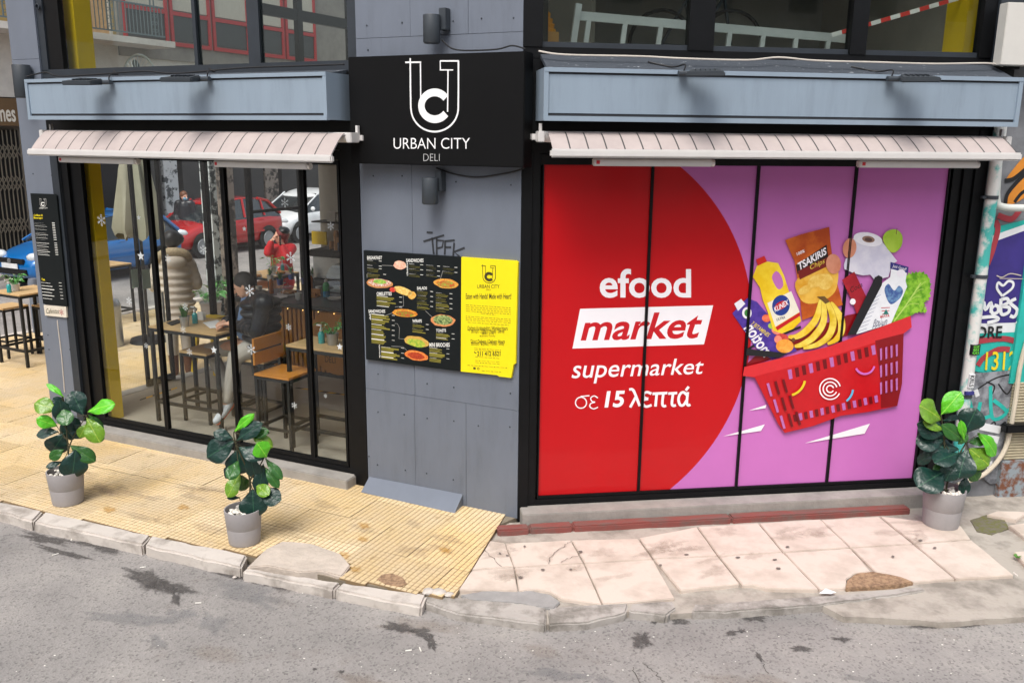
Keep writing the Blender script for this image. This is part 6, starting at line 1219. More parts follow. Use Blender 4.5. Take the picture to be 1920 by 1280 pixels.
# ================================================================ THE SIDE STREET
m_tyre = M('tyre', (26, 26, 27), .85); m_rim = M('rim', (150, 154, 158), .35, .6); m_cglass = M('car_glass', (30, 38, 42), .08, var=.1, coat=1.); m_lens = M('lamp_lens', (206, 212, 216), .1, var=.06, coat=1.); m_grille = M('grille_black', (20, 20, 22), .5); m_plate = M('number_plate', (222, 224, 226), .5)
def hatchback(label, paint, front, heading, L=3.85, Wd=1.68, H=1.47):
    """small five-door car; local x runs from the nose to the tail"""
    fr = Frame((front.x, front.y), heading); t = thing('parked_car', label, 'car', fr, (L/2, 0, ROAD_Z), 'cars parked along the side street'); hw = Wd/2; z0 = ROAD_Z
    st = [(0., .38, .52, .60), (.06, .25, .64, .80), (.28, .20, .74, .93), (.62, .19, .86, .985), (1.02, .19, .95, 1.), (1.5, .19, .98, 1.), (2.4, .19, 1.0, 1.), (3.2, .19, 1.02, 1.), (3.6, .22, 1.03, .97), (3.8, .30, 1.0, .9), (L, .42, .9, .8)]
    def sec(x, zl, zh, w_):
        h = zh-zl; P = [(0, zl), (.82*w_, zl), (.97*w_, zl+.16*h), (1.*w_, zl+.5*h), (.985*w_, zl+.78*h), (.90*w_, zl+.97*h), (.5*w_, zl+h+.015), (0, zl+h+.03)]
        ring = [(x, hw*a, z0+b) for a, b in P]; return ring+[(x, -y, z) for x, y, z in ring[-2:0:-1]]
    def loft(S, mat, name, par, sub=1):
        m1 = MB(); n = len(S[0])
        for s_ in S: m1.v += [Vector(p) for p in s_]
        for i in range(len(S)-1):
            for k in range(n): m1.f.append((i*n+k, i*n+(k+1) % n, (i+1)*n+(k+1) % n, (i+1)*n+k)); m1.mi.append(0)
        m1.f += [tuple(range(n-1, -1, -1)), tuple((len(S)-1)*n+k for k in range(n))]; m1.mi += [0, 0]
        o = part(m1, name, mat, par, True)
        if sub: md = o.modifiers.new('subsurf', 'SUBSURF'); md.levels = md.render_levels = 2
        return o
    body = loft([sec(*s_) for s_ in st], paint, 'body', t)
    zb, zr = .97, H
    roof = [(1.28, 1.14, .76), (1.5, 1.33, .73), (1.78, 1.445, .70), (2.3, H, .70), (2.9, H-.02, .69), (3.3, 1.36, .69), (3.58, 1.16, .72)]
    def top(x, z, w_): P = [(0, z-.05), (w_*.98, z-.05), (w_, z-.025), (w_*.9, z), (w_*.5, z+.014), (0, z+.018)]; ring = [(x, hw*a/.84*.98, z0+b) for a, b in P]; return ring+[(x, -y, zz) for x, y, zz in ring[-2:0:-1]]
    loft([top(*s_) for s_ in roof[1:6]], paint, 'roof', t)
    # glasshouse: one dark glass shell, pillars in body colour over it
    gs = [(.82, .90, .78), (1.28, 1.16, .80), (1.74, 1.425, .79), (2.3, 1.45, .79), (2.9, 1.43, .78), (3.3, 1.34, .77), (3.72, 1.0, .79)]
    S = []
    for x, z, w_ in gs:
        zb_ = .9; wb = .93; ring = [(x, 0, z0+zb_), (x, hw*wb, z0+zb_), (x, hw*(wb+(w_-wb)*.5), z0+(zb_+z)/2), (x, hw*w_, z0+z), (x, 0, z0+z+.012)]
        S.append(ring+[(a, -b, c) for a, b, c in ring[-2:0:-1]])
    loft(S, m_cglass, 'windows', t, 0)
    for s_ in (-1, 1):
        for pts, w_ in (([(.82, .935, .91), (1.28, .83, 1.16), (1.74, .80, 1.43)], .05), ([(2.28, .935, .95), (2.3, .805, 1.45)], .07), ([(3.05, .935, .96), (3.0, .80, 1.42)], .06), ([(3.72, .90, .98), (3.3, .79, 1.36), (2.9, .79, 1.44)], .09)):
            m1 = MB(); m1.tube([(x, s_*hw*y, z0+z) for x, y, z in pts], w_*.5, 6); part(m1, 'pillar', paint, t, True)
        m1 = MB(); m1.ball((1.2, s_*(hw+.07), z0+1.0), .09, (.6, .9, .8)); part(m1, 'mirror', paint, t, True)
        m1 = MB(); bm = bmesh.new(); bmesh.ops.create_icosphere(bm, subdivisions=2, radius=1)
        m1.bm(bm, Matrix.Translation((.2, s_*hw*.66, z0+.68)) @ Matrix.Rotation(s_*-.5, 4, 'Z') @ Matrix.Rotation(R(-35), 4, 'Y') @ Matrix.Diagonal((.1, .2, .12, 1))); part(m1, 'headlight', m_lens, t, True)
        for x in (.68, 3.12):
            wh = bpy.data.objects.new('wheel', None); COL.objects.link(wh); bpy.data.objects.remove(wh)
            m1 = MB(); m1.lathe([(.2, -.09), (.29, -.095), (.3, -.06), (.3, .06), (.29, .095), (.2, .09)], (x, s_*(hw-.085), z0+.3), 28, True, 'y'); ty_ = part(m1, 'tyre', m_tyre, t, True)
            m1 = MB(); m1.lathe([(.21, 0), (.2, s_*.012), (.17, s_*.004), (.05, s_*.02), (.02, s_*.025)], (x, s_*(hw+.006), z0+.3), 24, True, 'y'); part(m1, 'rim', m_rim, ty_, True)
            m1 = MB(); m1.lathe([(.355, 0), (.355, .004)], (x, s_*(hw-.0)-.004, z0+.32), 28, True, 'y'); part(m1, 'wheel_arch', m_grille, t)
        for x in (2.0, 2.78): m1 = MB(); m1.box(x, x+.16, s_*(hw+.0)-.01, s_*(hw+.015)+.0, z0+.84, z0+.87, .004); part(m1, 'door_handle', paint, t)
        m1 = MB(); m1.box(1.05, 2.95, s_*(hw-.005), s_*(hw+.014), z0+.52, z0+.58, .005); part(m1, 'side_strip', paint, t)
    m1 = MB(); m1.box(-.012, .05, -.42, .42, z0+.56, z0+.66, .01); part(m1, 'grille', m_grille, t); m1 = MB(); m1.box(-.015, .05, -.5, .5, z0+.33, z0+.45, .01); part(m1, 'lower_grille', m_grille, t); part(MB().box(-.03, -.016, -.26, .26, z0+.46, z0+.56), 'number_plate', m_plate, t)
    m1 = MB(); m1.lathe([(.055, -.02), (.055, -.03)], (0, 0, z0+.61), 18, True, 'x'); part(m1, 'badge', m_rim, t)
    return t
blue = M('car_blue', (14, 106, 178), .28, .1, var=.04, coat=.9); red = M('car_red', (176, 14, 22), .25, .1, var=.04, coat=.9); whitec = M('car_white', (226, 228, 230), .3, 0, var=.02, coat=.9)
HD = R(62)
CY_ = SP+1.35
xb = FS.at(28, 540, CY_+.4).x
def car_at(px, y): d = ray(px, 430); u = FS; t_ = (u.o.dot(u.n)+y)/d.dot(u.n); P = Vector((d.x*t_, d.y*t_, 0)); return P
BCY = FS.loc(G(30, 535)).y; print('blue y', BCY, 'P', FS.loc(G(30, 535)))
hatchback('blue hatchback parked behind the outdoor bar tables', blue, car_at(12, BCY), HD); hatchback('red hatchback parked behind the folded parasol', red, car_at(298, BCY+1.3), HD, 3.9, 1.68, 1.5); hatchback('white hatchback parked at the end of the row behind the red car', whitec, car_at(494, BCY+1.5), HD, 3.8, 1.7, 1.55)
# building across the side street
BY2 = 12.4; FB = Frame(FS.w((0, BY2, 0)), R(62)); fb = lambda px, py, y=0.: FB.at(px, py, y)
m_bw = M('plaster_orange', (196, 160, 122), .9, scale=9, var=.14, bump=.3); m_bgrey = M('plaster_grey', (128, 124, 118), .9, scale=3, var=.16); m_bwhite = M('plaster_white', (196, 192, 184), .85, scale=4, var=.1); m_brown = M('sign_brown', (96, 72, 42), .7, var=.1); m_rail = M('rail_grey', (92, 106, 110), .6)
bb2 = thing('street_building', 'old plastered apartment house across the side street with balcony and shops', 'building', FB, (12, 1, 0))
zS = fb(20, 50).z; zB0 = 3.9
part(MB().box(-14, 60, .3, 6, zS, zS+9), 'upper_wall', m_bw, bb2); part(MB().box(-14, 60, .2, 6, fb(20, 182).z, zS-.003), 'band_wall', m_bwhite, bb2)
xs0, xs1 = fb(-60, 300).x, fb(62, 300).x
part(MB().box(-14, 60, .6, 6, ROAD_Z, fb(20, 182).z-.003), 'shop_wall', m_bgrey, bb2)
zsg1, zsg0 = fb(20, 184).z, fb(20, 236).z
part(MB().box(-14, xs1+1.5, .12, .595, zsg0, zsg1), 'sign_band', m_brown, bb2, label='brown shop sign band with pale lettering'); a, b = fb(-2, 205), fb(36, 229); part(text_mb('mes', a.x, b.z, b.x, a.z, .115, None, 0, .02), 'lettering', M('sign_pale', (206, 200, 186), .6), bb2)
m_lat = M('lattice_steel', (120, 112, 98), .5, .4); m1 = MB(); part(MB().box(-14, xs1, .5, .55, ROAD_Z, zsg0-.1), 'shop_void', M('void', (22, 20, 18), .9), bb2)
lt = thing('folding_gate', 'folding lattice gate drawn across the shop under the brown sign', 'gate', FB, (xs1-2, .3, ROAD_Z)); x = fb(-70, 300).x; x9 = xs1
while x < x9: part(MB().box(x-.012, x+.012, .29, .31, ROAD_Z, zsg0-.1), 'bar', m_lat, lt); x += .11
for zc in (fb(20, 285).z, fb(20, 345).z, fb(20, 425).z):
    m1 = MB(); x = fb(-70, 300).x
    while x < x9-.22: m1.bar((x, .28, zc-.18), (x+.22, .28, zc+.18), .015); m1.bar((x, .275, zc+.18), (x+.22, .275, zc-.18), .015); x += .11
    part(m1, 'lattice', m_lat, lt, kind='stuff')
# balcony
bx1 = fb(329, 83, -.9).x; bx0 = fb(-40, 40, -.9).x
bal = thing('balcony', 'balcony with grey iron railing on the house across the side street', 'balcony', FB, ((bx0+bx1)/2, -.45, zS)); part(rough([(bx0, -.9), (bx1, -.9), (bx1, .29), (bx0, .29)], zS-.16, zS, .3, .015, .01, 2), 'slab', m_bwhite, bal)
zr0, zr1 = zS+.1, zS+1.05
for z in (zr0, zr1, zr1-.2): m1 = MB(); m1.bar((bx0, -.85, z), (bx1-.3, -.85, z), .035); part(m1, 'rail', m_rail, bal)
x = bx0+.05; k = 0
while x < bx1-.3:
    if k % 12 in (5, 6):
        m1 = MB(); m1.bar((x, -.85, zr0), (x, -.85, zr1), .028)
        for q in range(4):
            cz_ = zr0+.12+q*.19; m1.tube([(x+.05+.045*math.cos(a*.7)*(1-a*.07), -.85, cz_+.06*math.sin(a*.7)*(1-a*.07)) for a in range(10)], .008, 4)
        part(m1, 'scroll_bar', m_rail, bal)
    else: m1 = MB(); m1.bar((x, -.85, zr0), (x, -.85, zr1-.2), .018); part(m1, 'baluster', m_rail, bal)
    x += .115; k += 1
m_redf = M('red_frame', (160, 28, 34), .5); m_curt = M('curtain', (176, 172, 160), .8, scale=30, var=.2, stretch=(3, 1, .1)); m_dkw = M('dark_window', (50, 52, 54), .3, var=.2)
xw = bx1-.9
for k in range(5):
    w1 = thing('red_window', 'red framed window in the grey bay of the house across the street', 'window', FB, (xw+.8, .1, zS+.5), 'red framed windows across the street'); a, b = xw+.05, xw+1.55
    for z0_, z1_, mm in ((zS+1.0, zS+2.6, m_curt), (zS+.15, zS+.85, m_dkw)): part(MB().box(a+.09, b-.09, .1, .12, z0_, z1_), 'pane', mm, w1)
    m1 = MB(); m1.box(a, a+.09, .05, .13, zS, zS+2.7); m1.box(b-.09, b, .05, .13, zS, zS+2.7)
    for z in (zS+.05, zS+.9, zS+2.65): m1.box(a+.09, b-.09, .055, .125, z-.05, z+.06)
    part(m1, 'frame', m_redf, w1); xw += 1.6
part(MB().box(bx1-1.0, 60, .13, .295, zS-.4, zS+8), 'grey_bay', m_bgrey, bb2)
for k, x in enumerate((bx0+1.2, bx0+4.4)):
    w1 = thing('balcony_door', ['tall shuttered balcony door behind the iron railing, above the brown sign', 'tall shuttered balcony door next to the red windows'][k], 'door', FB, (x, .25, zS)); part(MB().box(x, x+1.1, .22, .29, zS, zS+2.3), 'leaf', M('door_ochre', (150, 128, 78), .6, var=.1), w1); part(MB().box(x-.08, x+1.18, .25, .295, zS+.001, zS+2.4), 'frame', m_bwhite, w1); part(MB().box(x+.2, x+.9, .205, .219, zS+1., zS+2.1), 'pane', m_dkw, w1)
# shop fronts and posters along the street
m_torn = M('torn_posters', (196, 200, 202), .8, scale=3.2, c2=(66, 72, 76), thr=(.44, .5), bump=.3); m_torn2 = M('torn_posters_dark', (130, 120, 112), .8, scale=4, c2=(46, 42, 40), thr=(.45, .55)); m_shop = M('shop_dark', (44, 44, 46), .5, var=.3, scale=1.5)
for k, (a, b, mm) in enumerate(((xs1+.1, xs1+1.6, m_torn2), (xs1+1.9, xs1+4.2, m_shop), (xs1+4.3, xs1+4.8, m_torn), (xs1+5.0, xs1+8.4, m_shop), (xs1+8.5, xs1+9.1, m_torn2), (xs1+9.3, xs1+13, m_shop), (xs1+13.2, xs1+13.8, m_torn), (xs1+14, xs1+18, m_shop))): part(MB().box(a, b, .35+.01*(k % 2), .597, ROAD_Z, 3.0), 'shop_bay', mm, bb2)
solo(MB().box(-30, 60, BY2-2.2, BY2+.5, ROAD_Z-.05, 0), 'pavement', m_conc, fr=FS, kind='structure')
# poster column by the side front
pc = FL.loc(W.w((0, 0, 0))); g0 = G(416, 600); cl2 = thing('poster_column', 'square concrete column covered with torn white and blue posters', 'column', W, tuple(g0)); wcol = .36
q = Frame((g0.x, g0.y), R(62)); bm = bmesh.new(); bmesh.ops.create_cube(bm, size=1); m1 = MB(); m1.bm(bm, Matrix.Translation((g0.x, g0.y, 1.75)) @ Matrix.Rotation(R(62), 4, 'Z') @ Matrix.Diagonal((.34, .22, 3.5, 1))); part(m1, 'shaft', M('poster_shaft', (202, 210, 212), .8, scale=4, c2=(58, 66, 70), thr=(.46, .52), bump=.3), cl2)
g1 = G(438, 604); cl3 = thing('brown_column', 'slim brown stained column beside the poster column', 'column', W, tuple(g1)); bm = bmesh.new(); bmesh.ops.create_cube(bm, size=1); m1 = MB(); m1.bm(bm, Matrix.Translation((g1.x, g1.y, 1.75)) @ Matrix.Rotation(R(62), 4, 'Z') @ Matrix.Diagonal((.22, .16, 3.5, 1))); part(m1, 'shaft', m_torn2, cl3)
# outdoor tables, stools, parasol on the side pavement
tz = 1.0
def out_table(pxl, label, w_=.62, **k):
    p = FS.loc(G(*pxl, 0)); table(label, FS, p.x, p.x+w_, p.y, p.y+w_, 0, tz); return p
p = out_table((52, 690), 'outdoor bar table with potted flowers left of the end pillar'); TP = p
P = (p.x+.18, p.y+.35, tz); small_plant('yellow green flowers in white pot on the outdoor table', P, FS, 'leaf', .06, .1, 30, m_white, 40); P = (p.x+.06, p.y+.3, tz); bottle('teal pump bottle beside the potted flowers outdoors', P, FS)
for k, (px, py) in enumerate(((8, 672), (92, 668))): q = FS.loc(G(px, py, 0)); stool(['outdoor bar stool on the kerb side of the flower table', 'outdoor bar stool half hidden behind the end pillar'][k], FS, q.x+.2, q.y+.1, 0, .72)
p = out_table((197, 615), 'outdoor bar table seen through the glass beside the bin'); P = (p.x+.1, p.y+.2, tz); bottle('small clear bottle on the outdoor table seen through glass', P, FS); P = (p.x-.0+.3, p.y+.3, tz); small_plant('small plant on the outdoor table seen through glass', P, FS, 'leaf', .05, .09, 16, m_zinc, 44)
m1 = MB(); g0 = G(213, 648); m1.lathe([(.14, 0), (.15, .02), (.15, .6), (.155, .62), (.12, .7), (.02, .72)], tuple(g0), 24); solo(m1, 'litter_bin', m_zinc, 'round steel litter bin outside the side entrance', 'bin', W, tuple(g0), smooth=True)
m1 = MB(); g0 = G(72, 622); m1.lathe([(.075, -.1), (.075, .8), (.06, .86)], tuple(g0), 16); solo(m1, 'bollard', m_panel, 'grey metal bollard behind the outdoor stool', 'bollard', W, tuple(g0), smooth=True)
ps = thing('folded_parasol', 'folded beige parasol on its pole outside the side entrance', 'parasol', W, tuple(G(280, 640))); g0 = G(280, 640); m_par = M('parasol_beige', (150, 148, 130), .85, var=.1, scale=3)
m1 = MB(); m1.tube([g0, g0+Vector((0, 0, 3.1))], .025, 10); part(m1, 'pole', m_steel, ps); m1 = MB(); n = 40
zz = [(1.62, .27), (1.75, .30), (2.1, .25), (2.6, .18), (3.0, .08)]
for z, r in zz:
    for k in range(n): a = 2*math.pi*k/n; rr_ = r*(1+.28*math.sin(a*7+z*.8)); m1.v.append(g0+Vector((rr_*math.cos(a), rr_*math.sin(a), z+(.06*math.sin(a*7) if z < 1.7 else 0))))
for i in range(len(zz)-1):
    for k in range(n): m1.f.append((i*n+k, i*n+(k+1) % n, (i+1)*n+(k+1) % n, (i+1)*n+k)); m1.mi.append(0)
part(m1, 'folded_canopy', m_par, ps, True); m1 = MB(); m1.lathe([(.28, 0), (.26, .06), (.04, .08)], tuple(g0), 24); part(m1, 'base', m_steel, ps)
g0 = G(398, 612); small_plant('leafy shrub in a pot beside the poster column', tuple(g0), W, 'leaf', .17, .42, 46, m_pot, 60)
gP = FL.g(508, 512, 1.0); 
# unseen house added behind the camera: panes reflect it, it blocks low sky
ob2 = thing('added_opposite_house', 'plain beige three storey house, unseen, added across the main street for pane reflections', 'building', W, (0, -12, ROAD_Z)); part(MB().box(-26, 26, -18, -12, ROAD_Z, 9.3), 'wall', M('opposite_plaster', (190, 182, 168), .9, var=.1), ob2)
for i in range(-8, 9):
    for j in range(3): wn = part(MB().box(i*3-.6, i*3+.6, -12.0, -11.95, .9+j*3, 2.5+j*3), 'window', m_bwhite, ob2); part(MB().box(i*3-.5, i*3+.5, -11.949, -11.94, 1.0+j*3, 2.4+j*3), 'pane', m_dkw, wn)
# ================================================================ PEOPLE
def capsule(mb, p, q, r0, r1, sub=2):
    p, q = Vector(p), Vector(q); mb.ball(p, r0, sub=sub); mb.ball(q, r1, sub=sub); d = q-p
    if d.length > 1e-4: mb.tube([p, p.lerp(q, .5), q], [r0, (r0+r1)/2, r1], 14)
def skin(mb, name, mat, parent, vox=.012, it=4):
    o = part(mb, name, mat, parent, True); r = o.modifiers.new('remesh', 'REMESH'); r.mode = 'VOXEL'; r.voxel_size = vox; r.use_smooth_shade = True
    s_ = o.modifiers.new('smooth', 'SMOOTH'); s_.iterations = it; s_.factor = .5; return o
m_skin = M('skin', (224, 172, 146), .55, var=.08, scale=12); m_hairg = M('hair_grey', (62, 58, 56), .6, var=.3, scale=60); m_jk = M('jacket_black', (30, 33, 40), .36, var=.2, scale=9, bump=.6, bscale=14); m_tr = M('trousers_grey', (176, 170, 162), .85, var=.1, bump=.3, bscale=18); m_shoe = M('shoe_pale', (196, 200, 206), .6, var=.12, scale=25); m_sole = M('sole_coral', (226, 110, 80), .6); m_shirt = M('shirt_blue', (112, 138, 178), .8, var=.08)
def head(mb, c, face, up=Vector((0, 0, 1)), s=1.):
    """skull, jaw, nose, ears and neck stub; face = direction looked at"""
    f = Vector(face).normalized(); r = f.cross(up).normalized(); u = r.cross(f); m3 = Matrix((f, r, u)).transposed()
    c = Vector(c); mb.ball(c, .1*s, (1.02, .8, 1.1), 3, 0, m3); mb.ball(c+f*.03*s-u*.06*s, .07*s, (1., .82, .95), 3, 0, m3); mb.ball(c+f*.055*s-u*.095*s, .035*s, (1, 1.1, .7), 2, 0, m3)
    capsule(mb, c+f*.098*s+u*.005*s, c+f*.122*s-u*.03*s, .012*s, .018*s)
    for k in (-1, 1): mb.ball(c+r*k*.082*s-f*.01*s-u*.015*s, .03*s, (.7, .3, 1), 2, 0, m3); mb.ball(c+f*.085*s+r*k*.035*s+u*.024*s, .02*s, (.6, 1.2, .5), 2, 0, m3)
    return f, r, u
def face_bits(par, c, f, r, u, brow, lip, s=1.):
    m3 = Matrix((f, r, u)).transposed(); c = Vector(c)
    for k in (-1, 1):
        m1 = MB(); m1.ball(c+f*.092*s+r*k*.033*s+u*.002*s, .013*s, (.6, 1.1, .6), 2, 0, m3); part(m1, 'eye', M('eye_dark', (40, 34, 32), .3), par); m1 = MB(); m1.ball(c+f*.1*s+r*k*.036*s+u*.024*s, .02*s, (.4, 1.1, .25), 2, 0, m3); part(m1, 'eyebrow', brow, par)
    m1 = MB(); m1.ball(c+f*.1*s-u*.068*s, .022*s, (.45, 1.1, .3), 2, 0, m3); part(m1, 'mouth', lip, par)
def hand(mb, wr, d, palm, s=1., curl=.6):
    """palm with four unequal bent fingers and a thumb leaving its side"""
    d = Vector(d).normalized(); n = Vector(palm); n = (n-d*n.dot(d)).normalized(); sd = d.cross(n); wr = Vector(wr); pc_ = wr+d*.05*s
    for k in (-1, 0, 1): capsule(mb, wr+d*.015*s+sd*k*.016*s, wr+d*.08*s+sd*k*.024*s, .017*s, .014*s)
    for k, l in enumerate((.07, .08, .075, .058)):
        b = wr+d*.088*s+sd*(k-1.5)*.021*s; m = b+(d*(1-curl*.4)+n*curl*.6).normalized()*l*.5*s; e = m+(d*(1-curl)+n*curl).normalized()*l*.5*s; capsule(mb, b, m, .0095*s, .009*s, 1); capsule(mb, m, e, .009*s, .0075*s, 1)
    b = wr+d*.03*s-sd*.03*s; m = b+(d*.6-sd*.6+n*.4).normalized()*.04*s; e = m+(d*.8+n*.5).normalized()*.032*s; capsule(mb, b, m, .012*s, .01*s, 1); capsule(mb, m, e, .01*s, .0085*s, 1)
def J(px, py, y): p = FL.at(px, py, y); return Vector((p.x, y, p.z))
MY = .66      # the man sits this far behind the glass
mn = thing('person', 'man in black puffer jacket and grey trousers writing at the bar table', 'person', FL, tuple(J(463, 640, MY)*1.0)); 
hip = J(488, 640, MY+.05); chest = J(490, 570, MY-.02); neck = J(474, 552, MY-.02); hc = J(457, 534, MY-.08); fdir = Vector((-.78, -.45, -.42))
shR, shL = J(494, 568, MY-.2), J(476, 560, MY+.2); elL = J(440, 598, MY+.2); elR = J(482, 622, MY-.26); wL = J(420, 604, MY+.0); wR = Vector(J(430, 606, MY-.12)); wR.z = max(wR.z, ZT+.03)
knL, knR = J(394, 656, MY+.12), J(442, 668, MY-.14); anL, anR = J(430, 730, MY+.2), J(424, 756, MY-.2)
m1 = MB(); f_, r_, u_ = head(m1, hc, fdir); capsule(m1, hc-u_*.07-f_*.02, neck-Vector((0, 0, .06)), .058, .065); capsule(m1, chest, hip, .13, .14)
for a, b, c in ((shR, elR, wR), (shL, elL, wL)): capsule(m1, a, b, .055, .042); capsule(m1, b, c, .042, .028); hand(m1, c, (J(405, 609, MY-.2)-c), (0, 0, -1), 1., .7)
for a, b in ((knL, anL), (knR, anR)): capsule(m1, hip, a, .08, .055); capsule(m1, a, b, .055, .038)
skin(m1, 'body', m_skin, mn, .007, 3); face_bits(mn, hc, f_, r_, u_, m_hairg, M('lip', (160, 96, 86), .5))
m1 = MB(); m3 = Matrix((f_, r_, u_)).transposed(); m1.ball(hc-f_*.018+u_*.028, .106, (1.0, .84, 1.0), 3, 0, m3); 
for k in (-1, 1): m1.ball(hc-f_*.03+r_*k*.07-u_*.02, .045, (.9, .5, 1.1), 2, 0, m3)
bm = None; skin(m1, 'hair', m_hairg, mn, .008, 2)
m1 = MB(); sho = (shR+shL)/2; capsule(m1, shR, shL, .105, .105); capsule(m1, sho+Vector((.03, 0, -.05)), hip+Vector((.02, 0, .02)), .16, .17)
for k in range(6): cc_ = (sho+Vector((.03, 0, -.02))).lerp(hip+Vector((.02, 0, -.02)), k/5); m1.ball(cc_, 1, (.19, .25-.008*k, .066), 3)
for a, b, c in ((shR, elR, wR), (shL, elL, wL)):
    n_ = 6
    for k in range(n_): p, q = a.lerp(b, k/n_), a.lerp(b, (k+1)/n_); m1.ball(p.lerp(q, .5), .088-.012*k/n_, (1, 1, 1), 2); capsule(m1, p, q, .074-.01*k/n_, .074-.01*k/n_)
    e = b.lerp(c, .82)
    for k in range(n_): p, q = b.lerp(e, k/n_), b.lerp(e, (k+1)/n_); m1.ball(p.lerp(q, .5), .075-.018*k/n_, (1, 1, 1), 2); capsule(m1, p, q, .063-.015*k/n_, .063-.015*k/n_)
capsule(m1, neck+Vector((.07, -.07, -.01)), neck+Vector((.07, .08, -.01)), .055, .055); capsule(m1, neck+Vector((.03, -.1, -.05)), neck+Vector((.06, -.06, .0)), .045, .045)
skin(m1, 'puffer_jacket', m_jk, mn, .011, 2)
m1 = MB(); fr_ = Vector((-1, -.25, 0)).normalized(); c0 = sho+fr_*.115+Vector((0, -.03, -.12)); capsule(m1, neck+fr_*.04-Vector((0, 0, .05)), sho.lerp(hip, .75)+fr_*.15, .085, .11); skin(m1, 'shirt', m_shirt, mn, .01, 2)
m1 = MB(); capsule(m1, neck+fr_*.05-Vector((0, 0, .03)), neck+fr_*.11-Vector((0, 0, .12)), .05, .04); skin(m1, 'collar', m_white, mn, .008, 2)
m1 = MB()
for s_, (a, b) in ((1, (knL, anL)), (-1, (knR, anR))): h_ = hip+Vector((0, s_*.09, -.04)); capsule(m1, h_, a, .118, .082); capsule(m1, a, a.lerp(b, .92), .082, .055)
m1.ball(hip-Vector((0, 0, .02)), .17, (1, 1.1, .75), 3); skin(m1, 'trousers', m_tr, mn, .012, 4)
for b, dv in ((anL, Vector((.35, -.5, -.55))), (anR, Vector((-.15, -.75, -.6)))):
    d = dv.normalized(); m1 = MB(); capsule(m1, b+Vector((0, 0, -.03))-d*.04, b+d*.06+Vector((0, 0, -.05)), .05, .047); capsule(m1, b+d*.06+Vector((0, 0, -.05)), b+d*.17+Vector((0, 0, -.05)), .047, .036); sh_ = skin(m1, 'shoe', m_shoe, mn, .009, 2)
    u2 = Vector((0, 0, 1)); u2 = (u2-d*u2.dot(d)).normalized(); m1 = MB(); capsule(m1, b-d*.05-u2*.045+Vector((0, 0, -.03)), b+d*.17-u2*.035+Vector((0, 0, -.05)), .03, .028); skin(m1, 'sole', m_sole, mn, .009, 1)
stool('wooden bar stool that the man in the black jacket sits on', FL, hip.x, hip.y, FZ, hip.z-.16-FZ, 0., .36)
# --- woman in the cream puffer coat, seen from behind
g0 = G(342, 704, .0); m_coat = M('coat_cream', (242, 228, 212), .6, var=.05, scale=6, bump=.35, bscale=16); m_fur = M('hood_fur', (216, 194, 158), .95, scale=40, var=.25, bump=1., bscale=70); m_boot = M('boot_brown', (106, 64, 38), .5, var=.2); m_trw = M('trousers_white', (206, 198, 188), .85); m_bag = M('hair_black', (20, 20, 22), .4, var=.3)
wm = thing('person', 'person in long cream quilted coat with furry hood and brown boots, back turned', 'person', W, tuple(g0)); b = Vector((g0.x, g0.y, .0)); HH = 1.9; sdv = Vector((.92, .38, 0)).normalized(); fwv = Vector((-.38, .92, 0)).normalized(); m3 = Matrix((sdv, fwv, Vector((0, 0, 1)))).transposed()
m1 = MB(); f_, r_, u_ = head(m1, b+Vector((0, 0, HH-.12))+fwv*.03, fwv+Vector((-.3, 0, -.1))); capsule(m1, b+Vector((0, 0, HH-.22)), b+Vector((0, 0, 1.0)), .06, .15)
for s_ in (-1, 1):
    capsule(m1, b+sdv*.09*s_+Vector((0, 0, .95)), b+sdv*.1*s_+Vector((0, 0, .1)), .08, .045); sh_ = b+sdv*.2*s_+Vector((0, 0, 1.48)); el = b+sdv*.25*s_+fwv*.02+Vector((0, 0, 1.2)); wr = b+sdv*.14*s_+fwv*.24+Vector((0, 0, 1.22)); capsule(m1, sh_, el, .05, .04); capsule(m1, el, wr, .04, .03); hand(m1, wr, fwv-sdv*.4*s_, Vector((0, 0, -1)))
skin(m1, 'body', m_skin, wm, .009, 3)
m1 = MB(); zs_ = [.78+k*.095 for k in range(9)]
for k, z in enumerate(zs_): w_ = [.25, .25, .245, .235, .225, .225, .23, .235, .22][k]; m1.ball(b+Vector((0, 0, z)), 1, (w_, .19 if k < 7 else .165, .07), 3, 0, m3)
m1.tube([b+Vector((0, 0, .76)), b+Vector((0, 0, 1.5))], .17, 20)
for s_ in (-1, 1):
    sh_ = b+sdv*.19*s_+Vector((0, 0, 1.5)); el = b+sdv*.265*s_+fwv*.02+Vector((0, 0, 1.2)); wr = b+sdv*.17*s_+fwv*.22+Vector((0, 0, 1.2))
    for p, q in ((sh_, el), (el, wr)):
        for k in range(4): m1.ball(p.lerp(q, (k+.5)/4), .082, (1, 1, 1), 2)
        capsule(m1, p, q, .07, .065)
skin(m1, 'quilted_coat', m_coat, wm, .012, 11)
m1 = MB(); hb = b+Vector((0, 0, 1.56))-fwv*.06; pts = [hb+sdv*.17*math.cos(a)+Vector((0, 0, .09*math.sin(a)))-fwv*.06*math.sin(a) for a in [math.pi*k/12 for k in range(13)]]
for p, q in zip(pts, pts[1:]): capsule(m1, p, q, .06, .06)
o = skin(m1, 'hood_fur', m_fur, wm, .012, 1); m1 = MB(); m1.ball(hb+Vector((0, 0, -.04))-fwv*.05, 1, (.16, .1, .1), 3, 0, m3); skin(m1, 'hood', m_coat, wm, .012, 2)
m1 = MB(); hc = b+Vector((0, 0, HH-.1)); m1.ball(hc, .115, (1, 1, 1.02), 3); m1.ball(hc+sdv*.07+Vector((0, 0, .0)), .08, (1, 1, 1), 2); skin(m1, 'hair', m_bag, wm, .01, 2)
